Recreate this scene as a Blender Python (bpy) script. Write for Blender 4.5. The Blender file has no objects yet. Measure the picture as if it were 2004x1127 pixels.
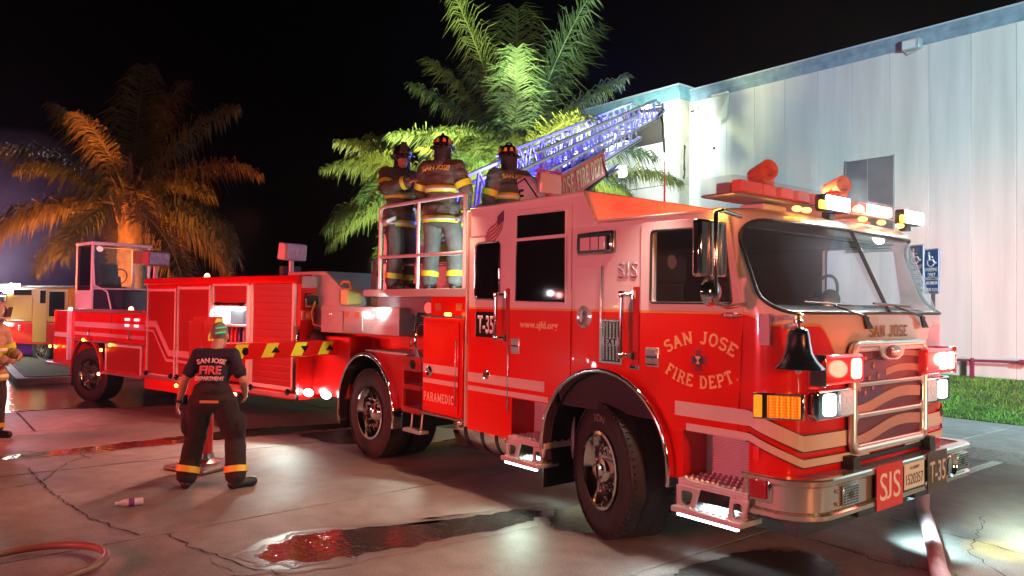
import bpy, bmesh, math, random
from mathutils import Vector, Matrix, noise
random.seed(7)
SC = bpy.context.scene
COL = SC.collection
PI = math.pi
def R(d): return math.radians(d)

# ---------------------------------------------------------------- camera
cam = bpy.data.cameras.new('camera')
cam.sensor_width = 36.0
cam.lens = 1473.406 / 2004 * 36.0
cam.clip_end = 600
camo = bpy.data.objects.new('camera', cam)
COL.objects.link(camo)
YAW, PITCH, ROLL = -0.89254, 0.02159, 0.01306
_f = Vector((math.sin(YAW) * math.cos(PITCH), math.cos(YAW) * math.cos(PITCH), math.sin(PITCH)))
_r = Vector((math.cos(YAW), -math.sin(YAW), 0))
_u = _r.cross(_f)
_r2 = _r * math.cos(ROLL) + _u * math.sin(ROLL)
_u2 = -_r * math.sin(ROLL) + _u * math.cos(ROLL)
camo.matrix_world = Matrix(((_r2.x, _u2.x, -_f.x, 4.39415), (_r2.y, _u2.y, -_f.y, -5.54464),
                            (_r2.z, _u2.z, -_f.z, 1.83996), (0, 0, 0, 1)))
SC.camera = camo

# ---------------------------------------------------------------- world (night), moon, exposure
W = bpy.data.worlds.new('World')
SC.world = W
W.use_nodes = True
nt = W.node_tree
bg = nt.nodes['Background']
sky = nt.nodes.new('ShaderNodeTexSky')
sky.sky_type = 'NISHITA'
sky.sun_disc = False
sky.sun_elevation = R(-6.0)
sky.sun_rotation = R(200)
nt.links.new(sky.outputs[0], bg.inputs[0])
bg.inputs[1].default_value = 0.004
sun = bpy.data.lights.new('moon', 'SUN')
sun.energy = 0.004
sun.angle = R(0.5)
sun.color = (0.8, 0.88, 1.0)
suno = bpy.data.objects.new('moon', sun)
suno.rotation_euler = (R(40), 0, R(200))
COL.objects.link(suno)
SC.view_settings.view_transform = 'Standard'
SC.view_settings.look = 'None'
SC.view_settings.gamma = 1.0
SC.view_settings.exposure = 0.0
SC.view_settings.use_curve_mapping = False
SC.render.engine = 'CYCLES'
SC.cycles.use_denoising = True
HAZE = .0011
SC.cycles.max_bounces = 7
SC.cycles.volume_bounces = 0
SC.cycles.transparent_max_bounces = 12
SC.cycles.sample_clamp_indirect = 4.0
SC.cycles.caustics_reflective = False
SC.cycles.caustics_refractive = False

# ---------------------------------------------------------------- lamps: scene lights of the engines and trucks on the ground, and added spots
def look(o, d):
    o.rotation_euler = (Vector(d) - o.location).to_track_quat('-Z', 'Y').to_euler()
def spot(loc, to, power, col, ang=60, blend=0.5, size=0.12, name='scene_light'):
    l = bpy.data.lights.new(name, 'SPOT')
    l.energy = power; l.color = col; l.spot_size = R(ang); l.spot_blend = blend; l.shadow_soft_size = size
    o = bpy.data.objects.new(name, l); o.location = loc; COL.objects.link(o); look(o, to)
    return o
def point(loc, power, col, size=0.05, name='lamp'):
    l = bpy.data.lights.new(name, 'POINT')
    l.energy = power; l.color = col; l.shadow_soft_size = size
    o = bpy.data.objects.new(name, l); o.location = loc; COL.objects.link(o)
    return o
# red beacons and scene lamps of engines parked across the lot, behind the photographer
spot((-.8, -10.5, 2.0), (-.2, -1.2, 1.7), 2000, (1, .11, .15), 62, .8, .35)
spot((3.0, -13.5, 2.6), (.5, -1.2, 1.6), 560, (1, .40, .44), 50, .8, .3)
spot((9.5, -2.5, 2.6), (1.9, 0, 1.4), 1500, (1, .27, .09), 60, .8, .3)
spot((-8.5, -9.5, 3.0), (-9.2, -2, 1.5), 2100, (1, .06, .10), 80, .8, .3)
spot((-1.6, -1.36, 3.1), (-2.2, -4.2, 0), 300, (1, .50, .32), 125, .6, .06)  # from here to the next heading: added spots hung beside the truck
spot((.9, -1.40, 2.9), (.4, -3.6, 0), 190, (1, .66, .52), 120, .6, .06)
spot((-5.2, -2.0, 3.0), (-6.0, -5.0, 0), 430, (1, .36, .25), 120, .6, .06)
spot((-8.5, -2.9, 2.2), (-9.5, -6.5, 0), 170, (1, .22, .18), 120, .6, .06)
# white scene lamps on the truck and under it
spot((-4.94, -1.75, .64), (-4.6, -2.6, 0), 65, (.85, 1, .9), 130, .5, .05)
spot((-2.2, -1.35, .6), (-2.2, -2.3, 0), 22, (.8, 1, .85), 100, .5, .05)
spot((1.28, -1.36, .38), (1.25, -1.7, 0), 30, (.75, .95, 1), 150, .6, .04)
spot((1.28, -1.16, .57), (1.28, -1.25, 0), 26, (.7, .93, 1), 120, .6, .03)
spot((-.66, -1.16, .58), (-.66, -1.25, 0), 20, (.72, 1, .85), 120, .6, .03)
spot((-.65, -1.36, .40), (-.7, -1.9, 0), 24, (.7, 1, .8), 150, .6, .04)
spot((1.75, .6, .42), (1.95, 1.1, 0), 150, (.6, .95, 1), 140, .5, .05)
spot((2.3, .9, 1.1), (3.2, 2.4, 0), 420, (.72, 1, .80), 110, .6, .06)
spot((2.1, 1.0, .7), (2.25, 1.05, 0), 60, (1, .85, .02), 50, .7, .03)
# wall wash
spot((9.5, 1.5, 5.0), (-.5, 12.5, 6.2), 14500, (.56, .94, 1), 95, .8, .4)
spot((6.0, 4.8, .9), (.5, 12.5, .9), 5500, (1, .20, .22), 55, .8, .2)
# ladder tip
spot((-9.0, 10.4, 7.3), (-10.6, 12.2, 6.7), 900, (.88, 1, .90), 130, .9, .08)
# palms
spot((-6.0, 2.2, 2.6), (-9.6, 5.6, 6.4), 11000, (1, 1, .48), 85, .7, .2)
spot((-8.0, 1.5, 2.4), (-11.0, 4.2, 4.8), 3000, (1, 1, .5), 85, .7, .2)
spot((-12.6, -3.6, 1.2), (-15.6, -1.6, 4.6), 2700, (1, .27, .04), 110, .8, .2)
# roof of the fire truck, lit from the back of the light bar
point((.95, .35, 2.66), 320, (1, .05, .012), .04, 'beacon_rear')
# second engine
spot((-19.5, -5.2, 3.0), (-21.2, -3.0, 1.3), 150, (1, .34, .05), 80, .7, .2)
spot((-21.6, -4.6, 2.4), (-19.5, -4.6, 0), 600, (.95, 1, 1), 130, .7, .1)
point((-22.6, -3.9, 2.7), 260, (.95, 1, .95), .15, 'engine_flood')
point((-27, -4.0, 3.2), 500, (.62, .05, .85), .05, 'smoke_glow_purple')  # lamp added inside the smoke cloud to turn it purple
# compartment
point((-6.55, -1.85, 1.88), 26, (.9, 1, 1), .04, 'compartment_lamp')
spot((6.5, 3.0, 2.6), (-1.0, 9.5, .2), 1500, (.85, 1, .82), 70, .7, .15)  # added spot that brightens the lawn
point((5.5, 18.5, 8.6), 1500, (1, .03, .22), .1, 'smoke_glow_magenta')  # unseen lamp added behind the roof to tint the smoke magenta
spot((-6.5, -12.0, 2.2), (-5.0, -4.0, 0), 2600, (1, .07, .04), 48, .8, .2)
spot((-9.5, -9.5, 2.0), (-7.4, -4.6, 1.2), 900, (1, .10, .08), 40, .8, .15)
# head lamps and beacons of the engine across the lot (they show in the paint)
for p_, w_, c_ in (((-7.9, -10.5, 2.15), 120, (1, 1, 1)), ((-8.3, -10.5, 1.9), 60, (1, .6, .1)), ((-10.4, -10.5, 2.1), 90, (1, .2, .2)), ((-10.75, -10.5, 2.15), 90, (1, .9, .95)), ((-9.9, -10.5, .40), 60, (1, .9, .9)), ((-9.3, -10.5, .35), 50, (1, .9, .9))):
    point(p_, w_ / 5, c_, .06, 'engine_lamp')
spot((-4.6, -1.9, 1.6), (-3.7, -3.7, 0), 60, (1, .05, .02), 32, .7, .05)  # from here down: added spots for ground, tiller cab, bumper and front boxes
spot((-3.0, -9.0, 4.0), (-12.0, -2.6, 2.3), 2200, (1, .42, .52), 22, .6, .15)
spot((6.5, 1.0, .7), (2.2, .2, .35), 260, (.95, 1, .62), 34, .6, .25)
spot((-3.2, -1.25, 1.86), (-4.6, -1.15, 1.55), 26, (.9, 1, .92), 110, .7, .05)


# ---------------------------------------------------------------- materials
MATS = {}
def mat(name, col=(.5, .5, .5), rough=.5, metal=0., coat=0., bump=0., bscale=20., var=0., vscale=3., emit=None, es=0., alpha=None, spec=.5, btype='noise', cells=0., vstretch=None):
    if name in MATS: return MATS[name]
    m = bpy.data.materials.new(name); m.use_nodes = True
    t = m.node_tree; n = t.nodes; L = t.links
    b = n['Principled BSDF']
    b.inputs['Base Color'].default_value = (*col, 1)
    b.inputs['Roughness'].default_value = rough
    b.inputs['Metallic'].default_value = metal
    b.inputs['Coat Weight'].default_value = coat
    b.inputs['Coat Roughness'].default_value = .04
    b.inputs['Specular IOR Level'].default_value = spec
    if emit:
        b.inputs['Emission Color'].default_value = (*emit, 1); b.inputs['Emission Strength'].default_value = es
    if var or bump or cells:
        tc = n.new('ShaderNodeTexCoord')
    if cells:       # moulded lens cells
        vc = n.new('ShaderNodeTexVoronoi'); vc.inputs['Scale'].default_value = cells; vc.inputs['Randomness'].default_value = .1; L.new(tc.outputs['Object'], vc.inputs['Vector'])
        mc = n.new('ShaderNodeMapRange'); mc.inputs[1].default_value = .1; mc.inputs[2].default_value = .6; mc.inputs[3].default_value = es * 2.2; mc.inputs[4].default_value = es * .15
        L.new(vc.outputs[0], mc.inputs[0]); L.new(mc.outputs[0], b.inputs['Emission Strength'])
    if var:
        nz = n.new('ShaderNodeTexNoise'); nz.inputs['Scale'].default_value = vscale; nz.inputs['Detail'].default_value = 6
        if vstretch:
            mp = n.new('ShaderNodeMapping'); mp.inputs['Scale'].default_value = vstretch; L.new(tc.outputs['Object'], mp.inputs[0]); L.new(mp.outputs[0], nz.inputs['Vector'])
        else: L.new(tc.outputs['Object'], nz.inputs['Vector'])
        mr = n.new('ShaderNodeMapRange'); mr.inputs[1].default_value = .3; mr.inputs[2].default_value = .7
        mr.inputs[3].default_value = 1 - var; mr.inputs[4].default_value = 1 + var
        L.new(nz.outputs[0], mr.inputs[0])
        mx = n.new('ShaderNodeVectorMath'); mx.operation = 'SCALE'; mx.inputs[0].default_value = col
        L.new(mr.outputs[0], mx.inputs['Scale']); L.new(mx.outputs[0], b.inputs['Base Color'])
    if bump:
        if btype == 'noise':
            bz = n.new('ShaderNodeTexNoise'); bz.inputs['Scale'].default_value = bscale; bz.inputs['Detail'].default_value = 5
        else:
            bz = n.new('ShaderNodeTexVoronoi'); bz.inputs['Scale'].default_value = bscale; bz.distance = 'MANHATTAN'; bz.inputs['Randomness'].default_value = .15
        L.new(tc.outputs['Object'], bz.inputs['Vector'])
        bp = n.new('ShaderNodeBump'); bp.inputs['Strength'].default_value = bump; bp.inputs['Distance'].default_value = .02
        L.new(bz.outputs[0], bp.inputs['Height']); L.new(bp.outputs[0], b.inputs['Normal'])
    MATS[name] = m
    return m
def glass(name, t=.75, tint=(.8, .85, .85), film=0.):
    if name in MATS: return MATS[name]
    m = bpy.data.materials.new(name); m.use_nodes = True
    n = m.node_tree.nodes; L = m.node_tree.links
    n.remove(n['Principled BSDF'])
    tr = n.new('ShaderNodeBsdfTransparent'); tr.inputs[0].default_value = (tint[0] * t, tint[1] * t, tint[2] * t, 1)
    gl = n.new('ShaderNodeBsdfGlossy'); gl.inputs['Roughness'].default_value = .03
    fr = n.new('ShaderNodeFresnel'); fr.inputs[0].default_value = 1.5
    mx = n.new('ShaderNodeMixShader')
    ge = n.new('ShaderNodeNewGeometry'); fm_ = n.new('ShaderNodeMath'); fm_.operation = 'SUBTRACT'; fm_.inputs[0].default_value = 1; L.new(ge.outputs['Backfacing'], fm_.inputs[1])
    ff_ = n.new('ShaderNodeMath'); ff_.operation = 'MULTIPLY'; L.new(fr.outputs[0], ff_.inputs[0]); L.new(fm_.outputs[0], ff_.inputs[1])
    L.new(ff_.outputs[0], mx.inputs[0]); L.new(tr.outputs[0], mx.inputs[1]); L.new(gl.outputs[0], mx.inputs[2])
    out = mx.outputs[0]
    if film:        # violet-grey veil painted into the glass for a hazy look
        df = n.new('ShaderNodeBsdfDiffuse'); df.inputs[0].default_value = (.50, .47, .60, 1); m2 = n.new('ShaderNodeMixShader'); m2.inputs[0].default_value = film
        L.new(out, m2.inputs[1]); L.new(df.outputs[0], m2.inputs[2]); out = m2.outputs[0]
    L.new(out, n['Material Output'].inputs[0])
    MATS[name] = m
    return m

RED = (.72, .010, .004); WHITE = (.74, .72, .70)
red = mat('red_paint', RED, .22, coat=.45, bump=.01, bscale=6, var=.06, spec=.3)
white = mat('white_paint', WHITE, .25, coat=.7)
darkred = mat('maroon_trim', (.22, .004, .01), .3, coat=.5)
gold = mat('gold_leaf', (.80, .55, .20), .4, metal=.2, var=.25, vscale=60)
cream = mat('cream_vinyl', (.85, .82, .70), .4)
chrome = mat('chrome', (.86, .86, .87), .08, metal=1, bump=.015, bscale=9)
satin = mat('polished_alloy', (.78, .77, .76), .22, metal=.75)
steel = mat('brushed_steel', (.62, .62, .63), .25, metal=1, var=.1)
alu = mat('aluminium', (.62, .62, .62), .40, metal=.6, var=.12)
plate = mat('diamond_plate', (.58, .58, .58), .36, metal=.25, bump=.4, bscale=58, btype='vor', var=.12)
redplate = mat('red_diamond_plate', (.45, .01, .015), .3, coat=.3, bump=.4, bscale=58, btype='vor')
rubber = mat('tyre_rubber', (.018, .017, .018), .7, bump=.15, bscale=60, var=.3, vscale=8)
black = mat('black_plastic', (.012, .012, .013), .45)
blacksatin = mat('black_gloss', (.01, .01, .011), .18)
darkgrey = mat('dark_grey', (.05, .05, .055), .6, var=.15)
seatm = mat('seat_fabric', (.03, .03, .038), .8, bump=.2, bscale=80)
chev = mat('yellow_chevron', (.75, .80, .04), .4)
lime = mat('lime_reflective_tape', (.62, .80, .05), .35)
silver_tape = mat('silver_tape', (.70, .72, .70), .35)
amberlens = mat('amber_lens_lit', (.8, .3, .02), .2, emit=(1, .26, .01), es=1.1)
amberlens2 = mat('amber_marker_lit', (.8, .3, .02), .2, emit=(1, .42, .05), es=9)
redlens = mat('red_lens', (.45, .01, .012), .12, coat=1)
redlit = mat('red_lens_lit', (.6, .02, .02), .2, emit=(1, .25, .12), es=14)
redhouse = mat('red_lens_housing', (.6, .01, .02), .15, coat=1, emit=(1, .02, .02), es=.25)
whitelit = mat('white_lamp_lit', (.9, .9, .9), .2, emit=(.93, 1, 1), es=16)
burst = mat('flood_lamp_lit', (.9, .9, .9), .2, emit=(1, 1, .92), es=90)
yelit = mat('yellow_lens_lit', (.8, .7, .05), .2, emit=(1, .8, .05), es=3)
clearlens = glass('clear_lens', t=.93, tint=(1, .97, .97), film=.03)
windglass = glass('windscreen_glass', t=.985, tint=(.96, .98, .99), film=.022)
sideglass = glass('tinted_window_glass', t=.97, tint=(.96, .97, 1), film=.008)
darkglass = mat('privacy_glass', (.004, .004, .006), .04, spec=.6)

# ---------------------------------------------------------------- mesh builder
class MB:
    def __init__(s): s.v = []; s.f = []
    def add(s, vs, fs):
        o = len(s.v); s.v += [tuple(v) for v in vs]; s.f += [tuple(i + o for i in f) for f in fs]; return s
    def box(s, x0, x1, y0, y1, z0, z1):
        return s.add([(x0, y0, z0), (x1, y0, z0), (x1, y1, z0), (x0, y1, z0), (x0, y0, z1), (x1, y0, z1), (x1, y1, z1), (x0, y1, z1)],
                     [(0, 3, 2, 1), (4, 5, 6, 7), (0, 1, 5, 4), (1, 2, 6, 5), (2, 3, 7, 6), (3, 0, 4, 7)])
    def hexa(s, b, t):      # b, t: four corners each
        return s.add(list(b) + list(t), [(0, 3, 2, 1), (4, 5, 6, 7), (0, 1, 5, 4), (1, 2, 6, 5), (2, 3, 7, 6), (3, 0, 4, 7)])
    def beam(s, p0, p1, w, h, up=(0, 0, 1)):
        p0 = Vector(p0); p1 = Vector(p1); d = (p1 - p0).normalized()
        sd = d.cross(Vector(up))
        if sd.length < 1e-4: sd = d.cross(Vector((1, 0, 0)))
        sd.normalize(); u = sd.cross(d)
        a = sd * w / 2; b = u * h / 2
        return s.hexa([p0 - a - b, p0 + a - b, p0 + a + b, p0 - a + b], [p1 - a - b, p1 + a - b, p1 + a + b, p1 - a + b])
    def prism(s, poly, ax, d0, d1):     # polygon in the two other axes, extruded along ax
        def P(a, b, d):
            return (d, a, b) if ax == 'x' else ((a, d, b) if ax == 'y' else (a, b, d))
        n = len(poly)
        vs = [P(a, b, d0) for a, b in poly] + [P(a, b, d1) for a, b in poly]
        fs = [tuple(range(n)), tuple(range(2 * n - 1, n - 1, -1))] + [(i, i + n, (i + 1) % n + n, (i + 1) % n) for i in range(n)]
        return s.add(vs, fs)
    def tube(s, pts, r, n=8, closed=False, caps=True):
        pts = [Vector(p) for p in pts]; N = len(pts)
        rs = r if isinstance(r, (list, tuple)) else [r] * N
        vs = []; prev = None
        for i, p in enumerate(pts):
            if closed: d = pts[(i + 1) % N] - pts[i - 1]
            else: d = pts[min(i + 1, N - 1)] - pts[max(i - 1, 0)]
            d.normalize()
            if prev is None:
                u = d.cross(Vector((0, 0, 1)))
                if u.length < .1: u = d.cross(Vector((1, 0, 0)))
            else:
                u = prev - d * prev.dot(d)
            u.normalize(); prev = u; w = d.cross(u)
            vs += [p + (u * math.cos(2 * PI * k / n) + w * math.sin(2 * PI * k / n)) * rs[i] for k in range(n)]
        fs = []
        for i in range(N if closed else N - 1):
            j = (i + 1) % N
            fs += [(i * n + k, i * n + (k + 1) % n, j * n + (k + 1) % n, j * n + k) for k in range(n)]
        if caps and not closed:
            fs += [tuple(range(n - 1, -1, -1)), tuple((N - 1) * n + k for k in range(n))]
        return s.add(vs, fs)
    def cyl(s, p0, p1, r0, r1=None, n=16):
        return s.tube([p0, p1], [r0, r0 if r1 is None else r1], n)
    def lathe(s, prof, org, axis=(0, 0, 1), n=20, cap=True):
        org = Vector(org); a = Vector(axis).normalized()
        u = a.cross(Vector((0, 0, 1)))
        if u.length < .1: u = Vector((1, 0, 0))
        u.normalize(); w = a.cross(u)
        vs = []
        for r, h in prof:
            vs += [org + a * h + (u * math.cos(2 * PI * k / n) + w * math.sin(2 * PI * k / n)) * r for k in range(n)]
        fs = []
        for i in range(len(prof) - 1):
            fs += [(i * n + k, i * n + (k + 1) % n, (i + 1) * n + (k + 1) % n, (i + 1) * n + k) for k in range(n)]
        if cap:
            fs += [tuple(range(n - 1, -1, -1)), tuple((len(prof) - 1) * n + k for k in range(n))]
        return s.add(vs, fs)
    def ell(s, c, rad, n=14, m=8, rot=None):
        c = Vector(c); vs = []; fs = []
        for i in range(m + 1):
            th = PI * i / m
            th = min(max(th, .02), PI - .02)
            for k in range(n):
                p = Vector((math.sin(th) * math.cos(2 * PI * k / n) * rad[0], math.sin(th) * math.sin(2 * PI * k / n) * rad[1], math.cos(th) * rad[2]))
                if rot: p = rot @ p
                vs.append(c + p)
        for i in range(m):
            fs += [(i * n + k, (i + 1) * n + k, (i + 1) * n + (k + 1) % n, i * n + (k + 1) % n) for k in range(n)]
        fs += [tuple(range(n)), tuple(m * n + k for k in range(n - 1, -1, -1))]
        return s.add(vs, fs)
    def loft(s, rings, caps=True):
        n = len(rings[0]); vs = [p for r in rings for p in r]; fs = []
        for i in range(len(rings) - 1):
            fs += [(i * n + k, i * n + (k + 1) % n, (i + 1) * n + (k + 1) % n, (i + 1) * n + k) for k in range(n)]
        if caps: fs += [tuple(range(n - 1, -1, -1)), tuple((len(rings) - 1) * n + k for k in range(n))]
        return s.add(vs, fs)
    def mesh(s, name):
        me = bpy.data.meshes.new(name); me.from_pydata(s.v, [], s.f)
        bm = bmesh.new(); bm.from_mesh(me); bmesh.ops.recalc_face_normals(bm, faces=bm.faces); bm.to_mesh(me); bm.free()
        return me
    def build(s, name, m, parent=None, smooth=None, bevel=0., seg=2):
        me = s.mesh(name)
        return put(name, me, m, parent, smooth, bevel, seg)
def put(name, me, m, parent=None, smooth=None, bevel=0., seg=2):
    o = bpy.data.objects.new(name, me); COL.objects.link(o)
    if m: me.materials.clear(); me.materials.append(m)
    if parent: o.parent = parent
    if bevel:
        b = o.modifiers.new('bevel', 'BEVEL'); b.width = bevel; b.segments = seg; b.limit_method = 'ANGLE'; b.angle_limit = R(40)
    if smooth: sm(me, smooth)
    elif bevel: sm(me, 50)
    return o
def sm(me, ang):
    for p in me.polygons: p.use_smooth = True
    try: me.set_sharp_from_angle(angle=R(ang))
    except Exception: pass
def empty(name, loc=(0, 0, 0), rz=0, label=None, cat=None, group=None):
    o = bpy.data.objects.new(name, None); COL.objects.link(o); o.location = loc; o.rotation_euler = (0, 0, rz)
    o.empty_display_size = .2
    tag(o, label, cat, group); return o
def tag(o, label=None, cat=None, group=None, kind=None):
    if label: o['label'] = label
    if cat: o['category'] = cat
    if group: o['group'] = group
    if kind: o['kind'] = kind
    return o
def inst(src, name, parent, loc=None, rot=None, mw=None):
    o = src.copy(); o.name = name; COL.objects.link(o); o.parent = parent
    if mw is not None: o.matrix_local = mw
    else:
        if loc is not None: o.location = loc
        if rot is not None: o.rotation_euler = rot
    return o
def evald(o):
    dg = bpy.context.evaluated_depsgraph_get(); dg.update()
    return bpy.data.meshes.new_from_object(o.evaluated_get(dg))
def temp(mb, name='tmp'):
    o = bpy.data.objects.new(name, mb.mesh(name)); COL.objects.link(o); return o
def kill(*os):
    for o in os: bpy.data.objects.remove(o, do_unlink=True)
def boolean(base, cutters, op='DIFFERENCE'):
    for c in cutters:
        md = base.modifiers.new('b', 'BOOLEAN'); md.operation = op; md.object = c; md.solver = 'EXACT'
    me = evald(base)
    return me
def rrect(a0, a1, b0, b1, r, n=5):
    pts = []
    for cx, cy, st in ((a1 - r, b1 - r, 0), (a0 + r, b1 - r, 90), (a0 + r, b0 + r, 180), (a1 - r, b0 + r, 270)):
        for k in range(n + 1):
            t = R(st + 90 * k / n); pts.append((cx + r * math.cos(t), cy + r * math.sin(t)))
    return pts
def rpoly(poly, r, n=4):
    out = []; N = len(poly)
    for i in range(N):
        p = Vector(poly[i]); a = Vector(poly[i - 1]); b = Vector(poly[(i + 1) % N])
        u = (a - p); v = (b - p); rr = min(r, u.length * .45, v.length * .45)
        p0 = p + u.normalized() * rr; p1 = p + v.normalized() * rr
        for k in range(n + 1):
            t = k / n; q = p0 * (1 - t) ** 2 + p * 2 * t * (1 - t) + p1 * t * t
            out.append((q.x, q.y))
    return out

# ---------------------------------------------------------------- lettering
_glyph = {}
def textmesh(s, bold=0.0, shear=0.0, space=1.0):
    cu = bpy.data.curves.new('t', 'FONT'); cu.body = s; cu.size = 1; cu.offset = bold; cu.shear = shear; cu.space_character = space
    cu.resolution_u = 3
    o = bpy.data.objects.new('t', cu); COL.objects.link(o)
    me = evald(o); kill(o); bpy.data.curves.remove(cu)
    if s.upper() == s:          # capitals stand on the base line: lift letters whose tail hangs below it
        bm = bmesh.new(); bm.from_mesh(me); seen = set()
        for v in bm.verts:
            if v in seen: continue
            st = [v]; isl = []; seen.add(v)
            while st:
                q = st.pop(); isl.append(q)
                for e in q.link_edges:
                    w = e.other_vert(q)
                    if w not in seen: seen.add(w); st.append(w)
            y0 = min(q.co.y for q in isl); y1 = max(q.co.y for q in isl)
            if y0 < -.06:
                for q in isl: q.co.y = (q.co.y - y0) * y1 / (y1 - y0)
        bm.to_mesh(me); bm.free()
    return me
def text(name, s, m, parent, org, xd, yd, h, w=None, bold=.02, shear=0., center=True, arc=None, thick=.003, space=1.0):
    """flat lettering: org = middle of the base line, h = height of the letters, w = total width; arc = radius (positive arches upward)"""
    me = textmesh(s, bold, shear, space)
    xs = [v.co.x for v in me.vertices]; ys = [v.co.y for v in me.vertices]
    x0, x1, y0, y1 = min(xs), max(xs), min(ys), max(ys)
    sy = h / (y1 - y0); sx = sy if w is None else w / (x1 - x0)
    xd = Vector(xd).normalized(); yd = Vector(yd).normalized(); nd = xd.cross(yd); org = Vector(org)
    bm = bmesh.new(); bm.from_mesh(me)
    for v in bm.verts:
        x = (v.co.x - (x0 + x1) / 2) * sx; y = (v.co.y - y0) * sy
        if arc:
            a = x / arc
            x2 = math.sin(a) * (arc + y); y2 = math.cos(a) * (arc + y) - arc
            x, y = x2, y2
        v.co = org + xd * x + yd * y
    r = bmesh.ops.extrude_face_region(bm, geom=bm.faces[:])
    for v in [g for g in r['geom'] if isinstance(g, bmesh.types.BMVert)]: v.co += nd * thick
    bmesh.ops.recalc_face_normals(bm, faces=bm.faces)
    bm.to_mesh(me); bm.free()
    return put(name, me, m, parent)
# slab-serif capitals drawn stroke by stroke
def _arc(cx, cy, rx, ry, a0, a1, n=8): return [(cx + rx * math.cos(R(a0 + (a1 - a0) * k / n)), cy + ry * math.sin(R(a0 + (a1 - a0) * k / n))) for k in range(n + 1)]
SLAB = {      # width, strokes, serifs (x centre, y, half width)
 'S': (.62, [_arc(.31, .735, .23, .205, 20, 270, 12) + _arc(.31, .285, .24, .225, 90, -160, 12)], []),
 'A': (.80, [[(.12, .06), (.40, .96)], [(.40, .96), (.68, .06)], [(.22, .36), (.58, .36)]], [(.12, .04, .12), (.68, .04, .12)]),
 'N': (.80, [[(.15, .05), (.15, .95)], [(.15, .93), (.65, .07)], [(.65, .05), (.65, .95)]], [(.15, .04, .12), (.12, .96, .12), (.65, .96, .12)]),
 'J': (.60, [[(.42, .95), (.42, .28)] + _arc(.25, .28, .17, .22, 0, -165, 8)], [(.42, .96, .14)]),
 'O': (.76, [_arc(.38, .5, .27, .44, 0, 360, 22)], []),
 'E': (.66, [[(.15, .05), (.15, .95)], [(.15, .92), (.56, .92)], [(.15, .5), (.45, .5)], [(.15, .08), (.58, .08)], [(.56, .96), (.56, .78)], [(.58, .04), (.58, .24)]], [(.12, .04, .10), (.12, .96, .10)]),
 'F': (.62, [[(.17, .05), (.17, .95)], [(.17, .92), (.56, .92)], [(.17, .5), (.45, .5)], [(.56, .96), (.56, .76)]], [(.17, .04, .15), (.13, .96, .10)]),
 'I': (.40, [[(.20, .05), (.20, .95)]], [(.20, .04, .15), (.20, .96, .15)]),
 'R': (.74, [[(.17, .05), (.17, .95)], [(.17, .92), (.38, .92)] + _arc(.40, .71, .20, .21, 90, -90, 8) + [(.17, .50)], [(.40, .5), (.62, .06)]], [(.17, .04, .14), (.13, .96, .10), (.63, .04, .10)]),
 'D': (.76, [[(.17, .05), (.17, .95)], [(.17, .92), (.34, .92)] + _arc(.36, .5, .27, .42, 90, -90, 10) + [(.17, .08)]], [(.12, .04, .10), (.12, .96, .10)]),
 'P': (.68, [[(.17, .05), (.17, .95)], [(.17, .92), (.38, .92)] + _arc(.40, .69, .20, .23, 90, -90, 8) + [(.17, .46)]], [(.17, .04, .15), (.13, .96, .10)]),
 'T': (.68, [[(.34, .05), (.34, .92)], [(.08, .92), (.60, .92)], [(.08, .96), (.08, .74)], [(.60, .96), (.60, .74)]], [(.34, .04, .16)]),
 'M': (.92, [[(.16, .05), (.16, .95)], [(.16, .93), (.46, .15)], [(.46, .15), (.76, .93)], [(.76, .05), (.76, .95)]], [(.16, .04, .12), (.76, .04, .12), (.12, .96, .10), (.80, .96, .10)]),
 'C': (.70, [_arc(.38, .5, .27, .44, 40, 320, 18)], []),
 '.': (.30, [[(.12, .07), (.20, .07)]], []), ' ': (.42, [], []), 'Y': (.72, [[(.1, .95), (.36, .48)], [(.62, .95), (.36, .48)], [(.36, .5), (.36, .05)]], [(.36, .04, .15), (.1, .96, .11), (.62, .96, .11)]),
}
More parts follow.
